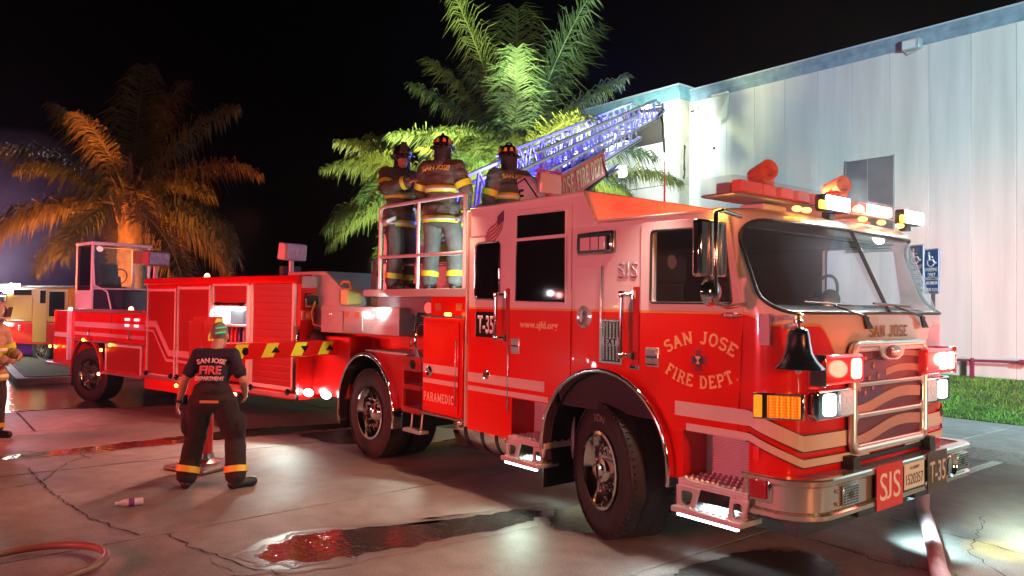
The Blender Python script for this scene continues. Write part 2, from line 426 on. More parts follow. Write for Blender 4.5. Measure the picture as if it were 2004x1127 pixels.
def slab(name, s, m, parent, org, xd, yd, h, w=None, arc=None, thick=.003, sw=.17):
    mb = MB(); x = 0; lift = 0
    def bar_(a, b, ww):
        nonlocal lift
        a = Vector(a); b = Vector(b); d = (b - a); n = Vector((-d.y, d.x)).normalized() * ww / 2
        o = len(mb.v); lift += 1; z = (lift % 7) * .05
        mb.v += [(a.x - n.x, a.y - n.y, z), (b.x - n.x, b.y - n.y, z), (b.x + n.x, b.y + n.y, z), (a.x + n.x, a.y + n.y, z)]
        mb.f.append((o, o + 1, o + 2, o + 3))
    for ch in s:
        wd, st, sf = SLAB[ch]
        for pl in st:
            P = [Vector(p) for p in pl]
            if len(P) == 2: bar_((P[0].x + x, P[0].y), (P[1].x + x, P[1].y), sw)
            else:       # mitred ribbon for a curve
                o = len(mb.v); lift += 1; z = (lift % 7) * .05
                for i, p in enumerate(P):
                    d = (P[min(i + 1, len(P) - 1)] - P[max(i - 1, 0)]).normalized(); n = Vector((-d.y, d.x)) * sw / 2
                    mb.v += [(p.x + x - n.x, p.y - n.y, z), (p.x + x + n.x, p.y + n.y, z)]
                for i in range(len(P) - 1): mb.f.append((o + 2 * i, o + 2 * i + 2, o + 2 * i + 3, o + 2 * i + 1))
        for (cx, cy, hw_) in sf: bar_((cx + x - hw_, cy), (cx + x + hw_, cy), .09)
        x += wd + .08
    x -= .08
    sx = h if w is None else w / x
    xd = Vector(xd).normalized(); yd = Vector(yd).normalized(); nd = xd.cross(yd); org = Vector(org)
    vs = []
    for vx, vy, vz in mb.v:
        px, py = (vx - x / 2) * sx, vy * h
        if arc:
            a = px / arc; px, py = math.sin(a) * (arc + py), math.cos(a) * (arc + py) - arc
        vs.append(org + xd * px + yd * py + nd * (thick + vz * .002))
    me = bpy.data.meshes.new(name); me.from_pydata([tuple(v) for v in vs], [], mb.f)
    return put(name, me, m, parent)

# ================================================================ FIRE TRUCK (tractor)
truck = empty('fire_truck', (0, 0, 0), 0, 'red and white four-door fire truck with a chrome bell and flag grille', 'fire truck')
HW = 1.24
def cab_paint():
    m = bpy.data.materials.new('cab_paint'); m.use_nodes = True
    n = m.node_tree.nodes; L = m.node_tree.links; b = n['Principled BSDF']
    b.inputs['Roughness'].default_value = .2; b.inputs['Coat Weight'].default_value = .5; b.inputs['Coat Roughness'].default_value = .03; b.inputs['Specular IOR Level'].default_value = .3
    tc = n.new('ShaderNodeTexCoord'); sp = n.new('ShaderNodeSeparateXYZ'); L.new(tc.outputs['Object'], sp.inputs[0])
    def ss(src, a, c):
        q = n.new('ShaderNodeMapRange'); q.interpolation_type = 'SMOOTHSTEP'; q.inputs[1].default_value = a; q.inputs[2].default_value = c
        L.new(src, q.inputs[0]); return q.outputs[0]
    def mth(op, a, c):
        q = n.new('ShaderNodeMath'); q.operation = op
        for i, w in enumerate((a, c)):
            if isinstance(w, (int, float)): q.inputs[i].default_value = w
            else: L.new(w, q.inputs[i])
        return q.outputs[0]
    ay = mth('ABSOLUTE', sp.outputs[1], 0)
    d1 = mth('MULTIPLY', ss(sp.outputs[0], 1.50, 1.70), .07)
    inv = mth('SUBTRACT', 1, ss(ay, .52, .88))
    d2 = mth('MULTIPLY', mth('MULTIPLY', inv, mth('GREATER_THAN', sp.outputs[0], 1.70)), .36)
    zb = mth('SUBTRACT', mth('SUBTRACT', 1.80, d1), d2)
    rel = mth('SUBTRACT', sp.outputs[2], zb)
    up = mth('GREATER_THAN', rel, 0)
    mx = n.new('ShaderNodeMix'); mx.data_type = 'RGBA'; mx.inputs[6].default_value = (*RED, 1); mx.inputs[7].default_value = (*WHITE, 1)
    L.new(up, mx.inputs[0])
    gl = mth('LESS_THAN', mth('ABSOLUTE', rel, 0), .009)
    mx2 = n.new('ShaderNodeMix'); mx2.data_type = 'RGBA'; mx2.inputs[7].default_value = (.75, .42, .08, 1)
    L.new(mx.outputs[2], mx2.inputs[6]); L.new(gl, mx2.inputs[0])
    # road film: slightly greyer and rougher low down in patches
    nz = n.new('ShaderNodeTexNoise'); nz.inputs['Scale'].default_value = 2.2; nz.inputs['Detail'].default_value = 7; L.new(tc.outputs['Object'], nz.inputs[0])
    mr = n.new('ShaderNodeMapRange'); mr.inputs[3].default_value = .14; mr.inputs[4].default_value = .30; L.new(nz.outputs[0], mr.inputs[0]); L.new(mr.outputs[0], b.inputs['Roughness'])
    nz2 = n.new('ShaderNodeTexNoise'); nz2.inputs['Scale'].default_value = 3.5; L.new(tc.outputs['Object'], nz2.inputs[0])
    bp = n.new('ShaderNodeBump'); bp.inputs['Strength'].default_value = .05; bp.inputs['Distance'].default_value = .05
    L.new(nz2.outputs[0], bp.inputs['Height']); L.new(bp.outputs[0], b.inputs['Normal']); L.new(bp.outputs[0], b.inputs['Coat Normal'])
    L.new(mx2.outputs[2], b.inputs['Base Color'])
    return m
cabp = cab_paint()
def xfront(z):
    if z <= 1.79: return 1.80
    return 1.80 - .28 * (z - 1.79) / (2.50 - 1.79)
def cab_ring(z, inset=0., n=8):
    xf = xfront(z) - inset; hw = HW - inset; rc = .24 - inset * .6; bow = .045
    pts = [(-1.62 + inset, -hw), (-1.0, -hw), (0., -hw), (1.0, -hw)]
    for k in range(n + 1):
        t = R(-90 + 90 * k / n); pts.append((xf - rc + rc * math.cos(t), -hw + rc + rc * math.sin(t)))
    half = list(pts)
    mid = []
    for k in range(1, 8):
        y = (-hw + rc) + (2 * (hw - rc)) * k / 8
        mid.append((xf + bow * (1 - (y / (hw - rc)) ** 2), y))
    pts = half + mid + [(x, -y) for x, y in reversed(half)]
    return [(x, y, z) for x, y in pts]
def sidepoint(d, z, off=0.):
    """point on the skin d metres along it from the rear right corner, pushed out by off"""
    xf = xfront(z); rc = .24; ls = xf - rc + 1.62; la = rc * PI / 2
    if d <= ls: return Vector((-1.62 + d, -HW - off, z))
    if d <= ls + la:
        t = -PI / 2 + (d - ls) / rc
        return Vector((xf - rc + (rc + off) * math.cos(t), -HW + rc + (rc + off) * math.sin(t), z))
    y = -HW + rc + (d - ls - la)
    return Vector((xf + .045 * (1 - (y / (HW - rc)) ** 2) + off, y, z))
outer = MB().loft([cab_ring(z) for z in (.62, .95, 1.2, 1.5, 1.79, 2.1, 2.3, 2.46)] + [[(x - (.02 if x > 1 else 0), y * .995, 2.49) for x, y, z in cab_ring(2.49)], [(x - (.06 if x > 1 else 0), y * .972, 2.515) for x, y, z in cab_ring(2.5)]])
base = temp(outer)
inner = temp(MB().loft([cab_ring(z, .05) for z in (.98, 1.3, 1.79, 2.1, 2.42)]))
WSP = rpoly([(-1.229, 1.81), (1.229, 1.81), (1.226, 2.425), (-1.226, 2.425)], .14, 6)
wcut = temp(MB().prism(WSP, 'x', 1.22, 2.4))
DWP = rpoly([(.70, 1.865), (1.405, 1.865), (1.335, 2.385), (.705, 2.395)], .03)
dcut = temp(MB().prism(DWP, 'y', -2, 2))
AX, AZ, AR = .235, .65, .69
arcs = []
for sgn in (-1, 1):
    arcs.append(temp(MB().cyl((AX, sgn * 2, AZ), (AX, sgn * .60, AZ), AR, n=48)))
    arcs.append(temp(MB().box(1.0, 1.535, sgn * .95, sgn * 2, .4, .968)))
    arcs.append(temp(MB().box(-.93, -.40, sgn * .95, sgn * 2, .4, .99)))
me = boolean(base, [inner, wcut, dcut] + arcs)
shell = put('cab_body', me, cabp, truck, smooth=28)
# glass: the same skin, thinner, cut to the windscreen's outline
gout = temp(MB().loft([cab_ring(z, .012) for z in (.9, 1.3, 1.79, 2.1, 2.3, 2.47)]))
gin = temp(MB().loft([cab_ring(z, .018) for z in (.85, 1.3, 1.79, 2.1, 2.3, 2.48)]))
wcut2 = temp(MB().prism(rpoly([(-1.232, 1.80), (1.232, 1.80), (1.230, 2.435), (-1.230, 2.435)], .14, 6), 'x', 1.22, 2.4))
md = gout.modifiers.new('b', 'BOOLEAN'); md.operation = 'DIFFERENCE'; md.object = gin; md.solver = 'EXACT'
md = gout.modifiers.new('b2', 'BOOLEAN'); md.operation = 'INTERSECT'; md.object = wcut2; md.solver = 'EXACT'
wind = put('windscreen', evald(gout), windglass, truck, smooth=40)
# windscreen gasket and centre bar
def skin_at(y, z, off=0.):
    ring = cab_ring(z, -off, 16)
    best = None
    for i in range(len(ring) - 1):
        (x0, y0, _), (x1, y1, _) = ring[i], ring[i + 1]
        if x0 < .9 and x1 < .9: continue
        if min(y0, y1) - 1e-6 <= y <= max(y0, y1) + 1e-6 and abs(y1 - y0) > 1e-6:
            t = (y - y0) / (y1 - y0); x = x0 + t * (x1 - x0)
            if best is None or x > best: best = x
    return Vector((best if best is not None else 1.5, y, z))
gp = []
WSD = []
for i in range(len(WSP)):
    a = Vector(WSP[i]); b = Vector(WSP[(i + 1) % len(WSP)]); k = max(1, int((b - a).length / .08))
    WSD += [a + (b - a) * j / k for j in range(k)]
MB().tube([skin_at(p.x, p.y, .002) for p in WSD], .013, 6, closed=True).build('windscreen_gasket', black, truck, smooth=60)
MB().tube([skin_at(0.0 - .0, 1.81 + .62 * k / 6, .006) + Vector((0, .05 - .10 * k / 6, 0)) for k in range(7)], .016, 6).build('windscreen_divider', black, truck, smooth=60)
for sgn in (-1, 1):
    MB().prism(rpoly([(.69, 1.855), (1.415, 1.855), (1.345, 2.395), (.695, 2.405)], .03), 'y', sgn * 1.215, sgn * 1.222).build('door_window', sideglass, truck)
li0 = temp(MB().loft([cab_ring(z, .053) for z in (1.0, 1.3, 1.79, 2.1, 2.41)])); li1 = temp(MB().loft([cab_ring(z, .062) for z in (1.01, 1.3, 1.79, 2.1, 2.40)]))
put('cab_lining', boolean(li0, [li1, wcut, dcut]), mat('lining_black', (.018, .017, .022), .7), truck); kill(li0, li1)
kill(base, inner, wcut, dcut, gout, gin, wcut2, *arcs)

# raised rear roof, stepping down with a sloped face
rp = [(-1.62, 2.47), (.125, 2.47), (.125, 2.515), (0.0, 2.765), (-.03, 2.785), (-1.58, 2.785), (-1.62, 2.765)]
roof = MB().prism(rp, 'y', -HW + .001, HW - .001).build('raised_roof', cabp, truck, bevel=.025, seg=3)
MB().tube([(-1.6, -HW - .004, 2.765), (-.02, -HW - .004, 2.762), (.11, -HW - .004, 2.515), (1.34, -HW - .002, 2.50)], .011, 6).build('drip_rail', mat('pale_trim', (.8, .78, .76), .25, coat=.5), truck, smooth=60)
MB().prism([(-.6, 2.785), (.02, 2.785), (.02, 2.80), (-.6, 2.82)], 'y', .55, .95).build('roof_hatch', white, truck, bevel=.01)
MB().box(.75, 1.0, -.75, -.35, 2.51, 2.555).box(.5, 1.15, .1, .8, 2.51, 2.54).build('roof_vent', white, truck, bevel=.02)
MB().tube([(-.30, .1, 2.78), (-.30, .1, 3.22)], [.012, .004], 6).build('antenna', darkred, truck, smooth=60)

# doors, proud of the skin
def arc_pts(x0, x1, r, n=7):
    return [(x, AZ + math.sqrt(max(0, r * r - (x - AX) ** 2))) for x in [x0 + (x1 - x0) * k / (n - 1) for k in range(n)]]
dpoly = [(.60, 2.465), (1.372, 2.455), (1.49, 1.80), (1.455, .972), (1.0, .972)] + [p for p in arc_pts(.885, .60, .72)]
for sgn in (-1, 1):
    d0, d1 = (sgn * (HW + .001), sgn * (HW + .012))
    b0 = temp(MB().prism(dpoly, 'y', min(d0, d1), max(d0, d1)))
    c0 = temp(MB().prism(DWP, 'y', -2, 2))
    door = put('front_door', boolean(b0, [c0]), cabp, truck, bevel=.004, seg=1); kill(b0, c0)
    fr = MB().tube([(x, sgn * (HW + .012), z) for x, z in DWP], .010, 6, closed=True).build('window_frame', black, door, smooth=60)
    if sgn > 0: continue
    h = MB().box(.67, .795, -1.272, -1.252, 1.395, 1.535).build('handle', satin, door, bevel=.008)
    MB().box(.69, .775, -1.277, -1.273, 1.42, 1.46).box(.69, .775, -1.277, -1.273, 1.475, 1.515).build('handle_paddle', steel, door, bevel=.003)
    MB().box(.68, .785, -1.2745, -1.2725, 1.462, 1.472).box(.68, .785, -1.2745, -1.2725, 1.407, 1.416).build('handle_recess', blacksatin, door)
cpoly = [(-.965, 2.69), (-.155, 2.675), (-.155, arc_pts(-.155, -.155, .72)[0][1])] + arc_pts(-.17, -.36, .72, 5) + [(-.40, .995), (-.965, .995)]
crew = MB().prism(cpoly, 'y', -HW - .012, -HW - .001).build('crew_door', cabp, truck, bevel=.004, seg=1)
MB().prism([(-.875, 1.87), (-.215, 1.86), (-.222, 2.63), (-.868, 2.64)], 'y', -HW - .016, -HW - .0125).build('window', darkglass, crew)
MB().tube([(-.88, -1.258, 1.865), (-.21, -1.258, 1.855), (-.217, -1.258, 2.635), (-.873, -1.258, 2.645)], .012, 6, closed=True).build('window_frame', cabp, crew)
MB().box(-.87, -.22, -1.268, -1.2565, 2.405, 2.435).build('window_bar', cabp, crew, bevel=.004)
MB().box(-.92, -.80, -1.272, -1.252, 1.395, 1.535).build('handle', satin, crew, bevel=.008)
MB().box(-.90, -.82, -1.277, -1.273, 1.42, 1.46).box(-.90, -.82, -1.277, -1.273, 1.475, 1.515).build('handle_paddle', steel, crew, bevel=.003)
MB().box(-.91, -.81, -1.2745, -1.2725, 1.462, 1.472).build('handle_recess', blacksatin, crew)
MB().box(-.985, -.970, -1.258, -1.24, .86, 1.46).build('door_strip', steel, crew, bevel=.003)
# rear side window
rw = rrect(-1.51, -1.125, 1.885, 2.425, .06)
MB().prism(rw, 'y', -HW - .008, -HW - .001).build('rear_window', darkglass, truck)
MB().tube([(x, -HW - .006, z) for x, z in rw], .014, 6, closed=True).build('rear_window_frame', chrome, truck, smooth=60)
MB().prism([(-1.45, .90), (-1.0, .90), (-1.0, 1.47), (-1.45, 1.47)], 'y', -HW - .009, -HW - .001).build('battery_door', cabp, truck, bevel=.004)
def ring(name, x, z, r, m=chrome, y=-HW, core=redhouse):
    MB().lathe([(r, 0), (r * 1.02, .012), (r * .72, .03), (r * .6, .018)], (x, y, z), (0, -1, 0), 20).build(name, m, truck, smooth=50)
ring('latch_ring', -1.30, 1.17, .05)
MB().lathe([(.03, 0), (.03, .024)], (-1.30, -HW, 1.17), (0, -1, 0), 14).build('latch_core', darkred, truck, smooth=50)
MB().lathe([(.088, 0), (.092, .014), (.065, .03), (.05, .02)], (0, -HW, 1.745), (0, -1, 0), 24).build('fuel_filler_ring', satin, truck, smooth=50)
MB().lathe([(.045, 0), (.042, .03), (.02, .034)], (0, -HW, 1.745), (0, -1, 0), 16).box(-.012, .012, -1.282, -1.27, 1.70, 1.79).build('fuel_cap', steel, truck, smooth=40)
# side warning light, small panel, vent
lb = MB().box(-.075, .335, -1.275, -1.24, 2.245, 2.43).build('side_light', mat('violet_chrome', (.6, .6, .63), .15, metal=1), truck, bevel=.02)
MB().box(-.02, .26, -1.288, -1.276, 2.28, 2.385).build('side_light_lens', mat('side_lens', (.75, .68, .70), .1, coat=1), lb, bevel=.01)
MB().box(.275, .315, -1.285, -1.276, 2.27, 2.40).build('side_light_trim', chrome, lb, bevel=.008)
MB().box(-.05, -.045, -1.2905, -1.288, 2.28, 2.385).box(.095, .105, -1.2905, -1.288, 2.28, 2.385).box(.19, .2, -1.2905, -1.288, 2.28, 2.385).build('side_light_divider', chrome, lb)
MB().box(-.11, .185, -1.252, -1.241, 1.40, 2.155).build('service_panel', cabp, truck, bevel=.004)
MB().box(.186, .205, -1.262, -1.241, 1.39, 2.155).build('panel_hinge', steel, truck, bevel=.004)
vent = MB().box(.20, .425, -1.262, -1.241, 1.385, 1.735).build('exhaust_vent', steel, truck, bevel=.006)
MB().box(.222, .405, -1.266, -1.2622, 1.405, 1.715).build('vent_backing', blacksatin, vent)
sv = None
for r_ in range(12):
    if 5 <= r_ <= 6: continue
    for c_ in range(5):
        x = .229 + c_ * .0355; z = 1.418 + r_ * .0247
        if sv is None:
            sv = MB().prism([(0, 0), (.028, .0), (.018, .010), (.028, .020), (0, .020), (.010, .010)], 'y', -.004, .003).build('vent_louvre', steel, vent); sv.location = (x, -1.267, z)
        else: inst(sv, 'vent_louvre', vent, (x, -1.267, z))
text('vent_lettering', 'EXT', blacksatin, vent, (.313, -1.268, 1.535), (1, 0, 0), (0, 0, 1), .05, .13)
MB().box(.222, .405, -1.2675, -1.266, 1.53, 1.59).build('vent_plate', steel, vent)
# grab bars
for x, z0, z1 in ((-1.065, 1.53, 1.925), (.485, 1.465, 1.925)):
    g = MB().tube([(x, -1.33, z0), (x, -1.33, z1)], .018, 10).build('grab_bar', chrome, truck, smooth=50)
    MB().box(x + .045, x + .10, -1.252, -1.241, z0 - .06, z1 + .06).build('grab_plate', redplate, g)
    for z in (z0, z1):
        MB().lathe([(.026, -.025), (.03, 0), (.026, .025)], (x, -1.33, z), (0, 0, 1), 12).tube([(x, -1.33, z), (x + .06, -1.25, z)], .017, 8).cyl((x + .06, -1.262, z - .03), (x + .06, -1.262, z + .03), .024, n=10).build('grab_bracket', chrome, g, smooth=50)
# stripes on the skin (thin film)
def stripe(name, d0, d1, zf, h, m=white, mirror=False, n=40):
    vs = []; fs = []
    for k in range(n + 1):
        d = d0 + (d1 - d0) * k / n; z = zf(d)
        for off in (.0145, .0165):
            a = sidepoint(d, z - h / 2, off); b = sidepoint(d, z + h / 2, off)
            if mirror: a.y = -a.y; b.y = -b.y
            vs += [a, b]
    for k in range(n):
        i = k * 4; j = i + 4
        fs += [(i, i + 1, j + 1, j), (i + 2, j + 2, j + 3, i + 3), (i + 1, i + 3, j + 3, j + 1), (i, j, j + 2, i + 2)]
    return MB().add(vs, fs).build(name, m, truck)
def smooth01(a, b, x):
    t = min(1, max(0, (x - a) / (b - a))); return t
tape = mat('pale_stripe_tape', (.66, .58, .50), .35, var=.05, vscale=2)
z1 = lambda d: 1.12 - .15 * smooth01(3.17, 3.50, d)
z2 = lambda d: .998 - .155 * smooth01(3.17, 3.50, d)
stripe('stripe', 2.56, 4.28, z1, .10, tape); stripe('stripe', 2.66, 4.28, z2, .05, tape)
stripe('stripe', 0.02, 1.15, lambda d: 1.132, .088, tape, n=8); stripe('stripe', 0.02, 1.20, lambda d: 1.026, .046, tape, n=8)
stripe('stripe', 2.8, 4.28, z1, .10, tape, mirror=True); stripe('stripe', 2.8, 4.28, z2, .05, tape, mirror=True)
blk = mat('stripe_edge', (.02, .004, .004), .5)
for h_, zz in ((.008, lambda d: z1(d) + .054), (.008, lambda d: z1(d) - .054), (.007, lambda d: z2(d) + .029), (.007, lambda d: z2(d) - .029)):
    stripe('stripe_edge', 3.14, 4.28, zz, h_, blk)
# lettering on the doors
Y = -HW - .0122
slab('door_lettering', 'SAN JOSE', gold, truck, (1.145, Y, 1.582), (1, 0, 0), (0, 0, 1), .088, .58, arc=.52)
slab('door_lettering', 'FIRE DEPT.', gold, truck, (1.155, Y, 1.275), (1, 0, 0), (0, 0, 1), .088, .66, arc=-.60)
# fire service cross between the two lines
def cross(cx, cz, r, y, m):
    pts = []
    for q in range(4):
        a0 = 90 * q
        for da, rr in ((-26, 1.0), (-9, .90), (9, .90), (26, 1.0), (30, .62), (45, .42), (60, .62)):
            t = R(a0 + da); pts.append((cx + rr * r * math.cos(t), cz + rr * r * 1.18 * math.sin(t)))
    return MB().prism(pts, 'y', y - .003, y)
em = cross(1.14, 1.47, .078, Y, None).build('door_emblem', mat('emblem_red', (.42, .01, .03), .4), truck)
cross(1.14, 1.47, .066, Y - .0035, None).build('emblem_field', mat('emblem_dark_red', (.26, .01, .03), .4), em)
MB().lathe([(.042, 0), (.042, .003)], (1.14, Y - .0065, 1.47), (0, -1, 0), 24).build('emblem_disc', mat('emblem_blue', (.03, .03, .12), .4), em)
MB().box(1.135, 1.145, Y - .013, Y - .0098, 1.44, 1.50).prism([(1.12, 1.445), (1.16, 1.445), (1.15, 1.456), (1.13, 1.456)], 'y', Y - .013, Y - .0098).prism([(1.118, 1.49), (1.132, 1.475), (1.137, 1.48), (1.124, 1.5)], 'y', Y - .013, Y - .0098).prism([(1.162, 1.49), (1.148, 1.475), (1.143, 1.48), (1.156, 1.5)], 'y', Y - .013, Y - .0098).build('emblem_tools', gold, em)
text('cab_lettering', 'SJS', mat('silver_letter', (.75, .80, .84), .2, metal=.7), truck, (.465, -HW - .002, 2.05), (1, 0, 0), (0, 0, 1), .125, .20, bold=.01)
text('web_lettering', 'www.sjfd.org', mat('pale_gold', (.85, .68, .36), .4), truck, (-.56, Y - .001, 1.612), (1, 0, 0), (0, 0, 1), .085, .50, bold=.02)
np_ = MB().box(-1.47, -1.165, -1.256, -1.241, 1.525, 1.765).build('number_plate', blacksatin, truck)
for x0 in (-1.478, -1.171): MB().box(x0, x0 + .014, -1.262, -1.241, 1.52, 1.77).build('plate_holder', steel, np_)
text('number_lettering', 'T-35', mat('letter_white', (.8, .78, .78), .4), np_, (-1.318, -1.257, 1.56), (1, 0, 0), (0, 0, 1), .17, .25, bold=.02)
# waving flag decal on the rear quarter
fd = empty('flag_decal'); fd.parent = truck
fm = mat('flag_stripe', (.33, .03, .06), .5); fb = mat('flag_blue', (.12, .05, .14), .5)
for k in range(5):
    vs = []; fs = []
    N = 10
    for j in range(N + 1):
        t = j / N; x = -1.36 + .27 * t + .0; z = 2.53 + .16 * t - k * .036 + .02 * math.sin(t * 7 + .5) - .06 * (1 - t) ** 3
        vs += [(x, -HW - .002, z), (x, -HW - .002, z - .014), (x, -HW - .005, z), (x, -HW - .005, z - .014)]
    for j in range(N):
        a = j * 4; b = a + 4
        fs += [(a + 2, b + 2, b + 3, a + 3), (a, a + 2, b + 2, b), (a + 1, b + 1, b + 3, a + 3)]
    MB().add(vs, fs).build('flag_stripe', fm, fd)
MB().prism([(-1.17, 2.66), (-1.08, 2.71), (-1.08, 2.61), (-1.17, 2.57)], 'y', -HW - .007, -HW - .0055).build('flag_canton', fb, fd)
bd = MB().ell((1.405, -1.25, 1.785), (.09, .012, .022), 20, 6).build('model_badge', darkred, truck, smooth=60)
text('badge_script', 'Arrow XT', cream, bd, (1.405, -1.2625, 1.776), (1, 0, 0), (0, 0, 1), .022, .12, shear=.3)
bd = MB().box(.50, .60, -1.258, -1.25, 1.36, 1.395).build('maker_badge', steel, truck, bevel=.004)
text('maker_badge_lettering', 'HALE', blacksatin, bd, (.55, -1.2585, 1.366), (1, 0, 0), (0, 0, 1), .022, .08)

# wheel arch trims, wells, step wells
def arch_trim(name, cx, cz, r0, r1, y0, y1, a0, a1, m, n=22):
    vs = []; fs = []
    for k in range(n + 1):
        t = R(a0 + (a1 - a0) * k / n); c_, s_ = math.cos(t), math.sin(t)
        vs += [(cx + r0 * c_, y0, cz + r0 * s_), (cx + r0 * c_, y1, cz + r0 * s_), (cx + r1 * c_, y1, cz + r1 * s_), (cx + r1 * c_, y0, cz + r1 * s_)]
    for k in range(n):
        a = k * 4; b = a + 4
        fs += [(a + i, b + i, b + (i + 1) % 4, a + (i + 1) % 4) for i in range(4)]
    fs += [(0, 1, 2, 3), (n * 4 + 3, n * 4 + 2, n * 4 + 1, n * 4)]
    return MB().add(vs, fs).build(name, m, truck, bevel=.012, seg=3)
for sgn in (-1, 1):
    y0, y1 = sgn * 1.20, sgn * 1.315
    arch_trim('wheel_arch_trim', AX, AZ, .665, .70, y0, y1, 192, -8, chrome)
    arch_trim('wheel_well', AX, AZ, .672, .688, sgn * .55, sgn * 1.20, 195, -12, black)
    arch_trim('wheel_arch_trim', -3.65, .55, .66, .695, sgn * 1.17, sgn * 1.30, 196, -10, chrome)
    arch_trim('wheel_well', -3.65, .55, .663, .675, sgn * .35, sgn * 1.17, 196, -12, black)
    MB().box(-.47, -.45, sgn * .75, sgn * 1.27, .28, .72).build('mud_flap', black, truck)
    MB().box(-4.36, -4.34, sgn * .75, sgn * 1.25, .30, .60).build('mud_flap', black, truck)
    MB().box(1.0, 1.53, sgn * .952, sgn * .966, .5, .966).build('step_well_lining', plate, truck)
    MB().box(-.93, -.40, sgn * .952, sgn * .966, .5, .988).build('step_well_lining', plate, truck)
def steps(x0, x1, zt, zb):
    yo = -1.29
    t = MB().box(x0, x1, yo, -.94, zt - .05, zt).build('entry_step', plate, truck, bevel=.006)
    s = None
    k = int((x1 - x0) / .045)
    for i in range(k):
        for j in range(4):
            p = (x0 + .03 + i * .045, yo + .05 + j * .085, zt + .004)
            if s is None:
                s = MB().lathe([(.015, -.004), (.012, .006), (.007, .008)], (0, 0, 0), (0, 0, 1), 6).build('step_grip', alu, t); s.location = p
            else: inst(s, 'step_grip', t, p)
    for i, x in enumerate((x0 + .015, x1 - .12)):
        xo = .0 if i == 0 else .06
        a0, a1 = (x - .01, x + .13) if i == 0 else (x - .02, x + .105)
        b0, b1 = (x - .015, x + .18) if i == 0 else (x + .0, x + .135)
        zl, zh = zb + .05, zt - .045; L0_ = lambda t_: (a0 + (b0 - a0) * t_, zl + (zh - zl) * t_); L1_ = lambda t_: (a1 + (b1 - a1) * t_, zl + (zh - zl) * t_)
        o_ = [L0_(0), L1_(0), L1_(1), L0_(1)]; cx_ = sum(p[0] for p in o_) / 4; cz_ = sum(p[1] for p in o_) / 4
        in_ = rpoly([(cx_ + (p[0] - cx_) * .55, cz_ + (p[1] - cz_) * .62) for p in o_], .03, 3)
        h0 = temp(MB().prism(o_, 'y', -1.31, -1.285)); h1 = temp(MB().prism(in_, 'y', -1.4, -1.2))
        put('step_hanger', boolean(h0, [h1]), alu, t, bevel=.003); kill(h0, h1)
    lo = MB().box(x0 - .0, x1 - .0, -1.37, -1.12, zb + .03, zb + .07).build('lower_step', alu, truck, bevel=.006)
    s = None
    for i in range(int((x1 - x0) / .05)):
        for j in range(3):
            p = (x0 + .03 + i * .05, -1.33 + j * .075, zb + .073)
            if s is None:
                s = MB().lathe([(.014, -.003), (.010, .005)], (0, 0, 0), (0, 0, 1), 6).build('step_grip', plate, lo); s.location = p
            else: inst(s, 'step_grip', lo, p)
    MB().box(x0 + .05, x1 - .03, -1.36, -1.335, zb + .012, zb + .029).build('step_light', whitelit, lo)
steps(1.0, 1.56, .64, .39)
steps(-.92, -.42, .66, .42)

# chassis, tank, axle
MB().box(-4.35, 1.75, -.47, -.37, .56, .84).box(-4.35, 1.75, .37, .47, .56, .84).box(-4.2, -4.1, -.4, .4, .6, .8).box(-2.0, -1.9, -.4, .4, .6, .8).box(1.3, 1.4, -.4, .4, .6, .8).build('chassis_frame', black, truck)
MB().cyl((-3.65, -.8, .53), (-3.65, .8, .53), .09, n=12).cyl((.22, -.8, .50), (.22, .8, .50), .07, n=12).ell((-3.65, 0, .53), (.25, .25, .25), 12, 8).build('axle', black, truck, smooth=60)
tk = MB().lathe([(.02, 0), (.20, .01), (.225, .04), (.225, .86), (.20, .89), (.02, .90)], (-1.95, -.98, .60), (1, 0, 0), 28).build('fuel_tank', chrome, truck, smooth=40)
for x in (-1.72, -1.45, -1.22):
    MB().lathe([(.229, 0), (.231, .02), (.229, .05)], (x, -.98, .60), (1, 0, 0), 28, cap=False).build('tank_strap', blacksatin, tk, smooth=40)
MB().box(-1.0, .9, -.6, .6, .45, .95).build('engine_block', black, truck, bevel=.05)
MB().box(.9, 1.75, -1.0, 1.0, .35, .62).build('under_tray', black, truck)

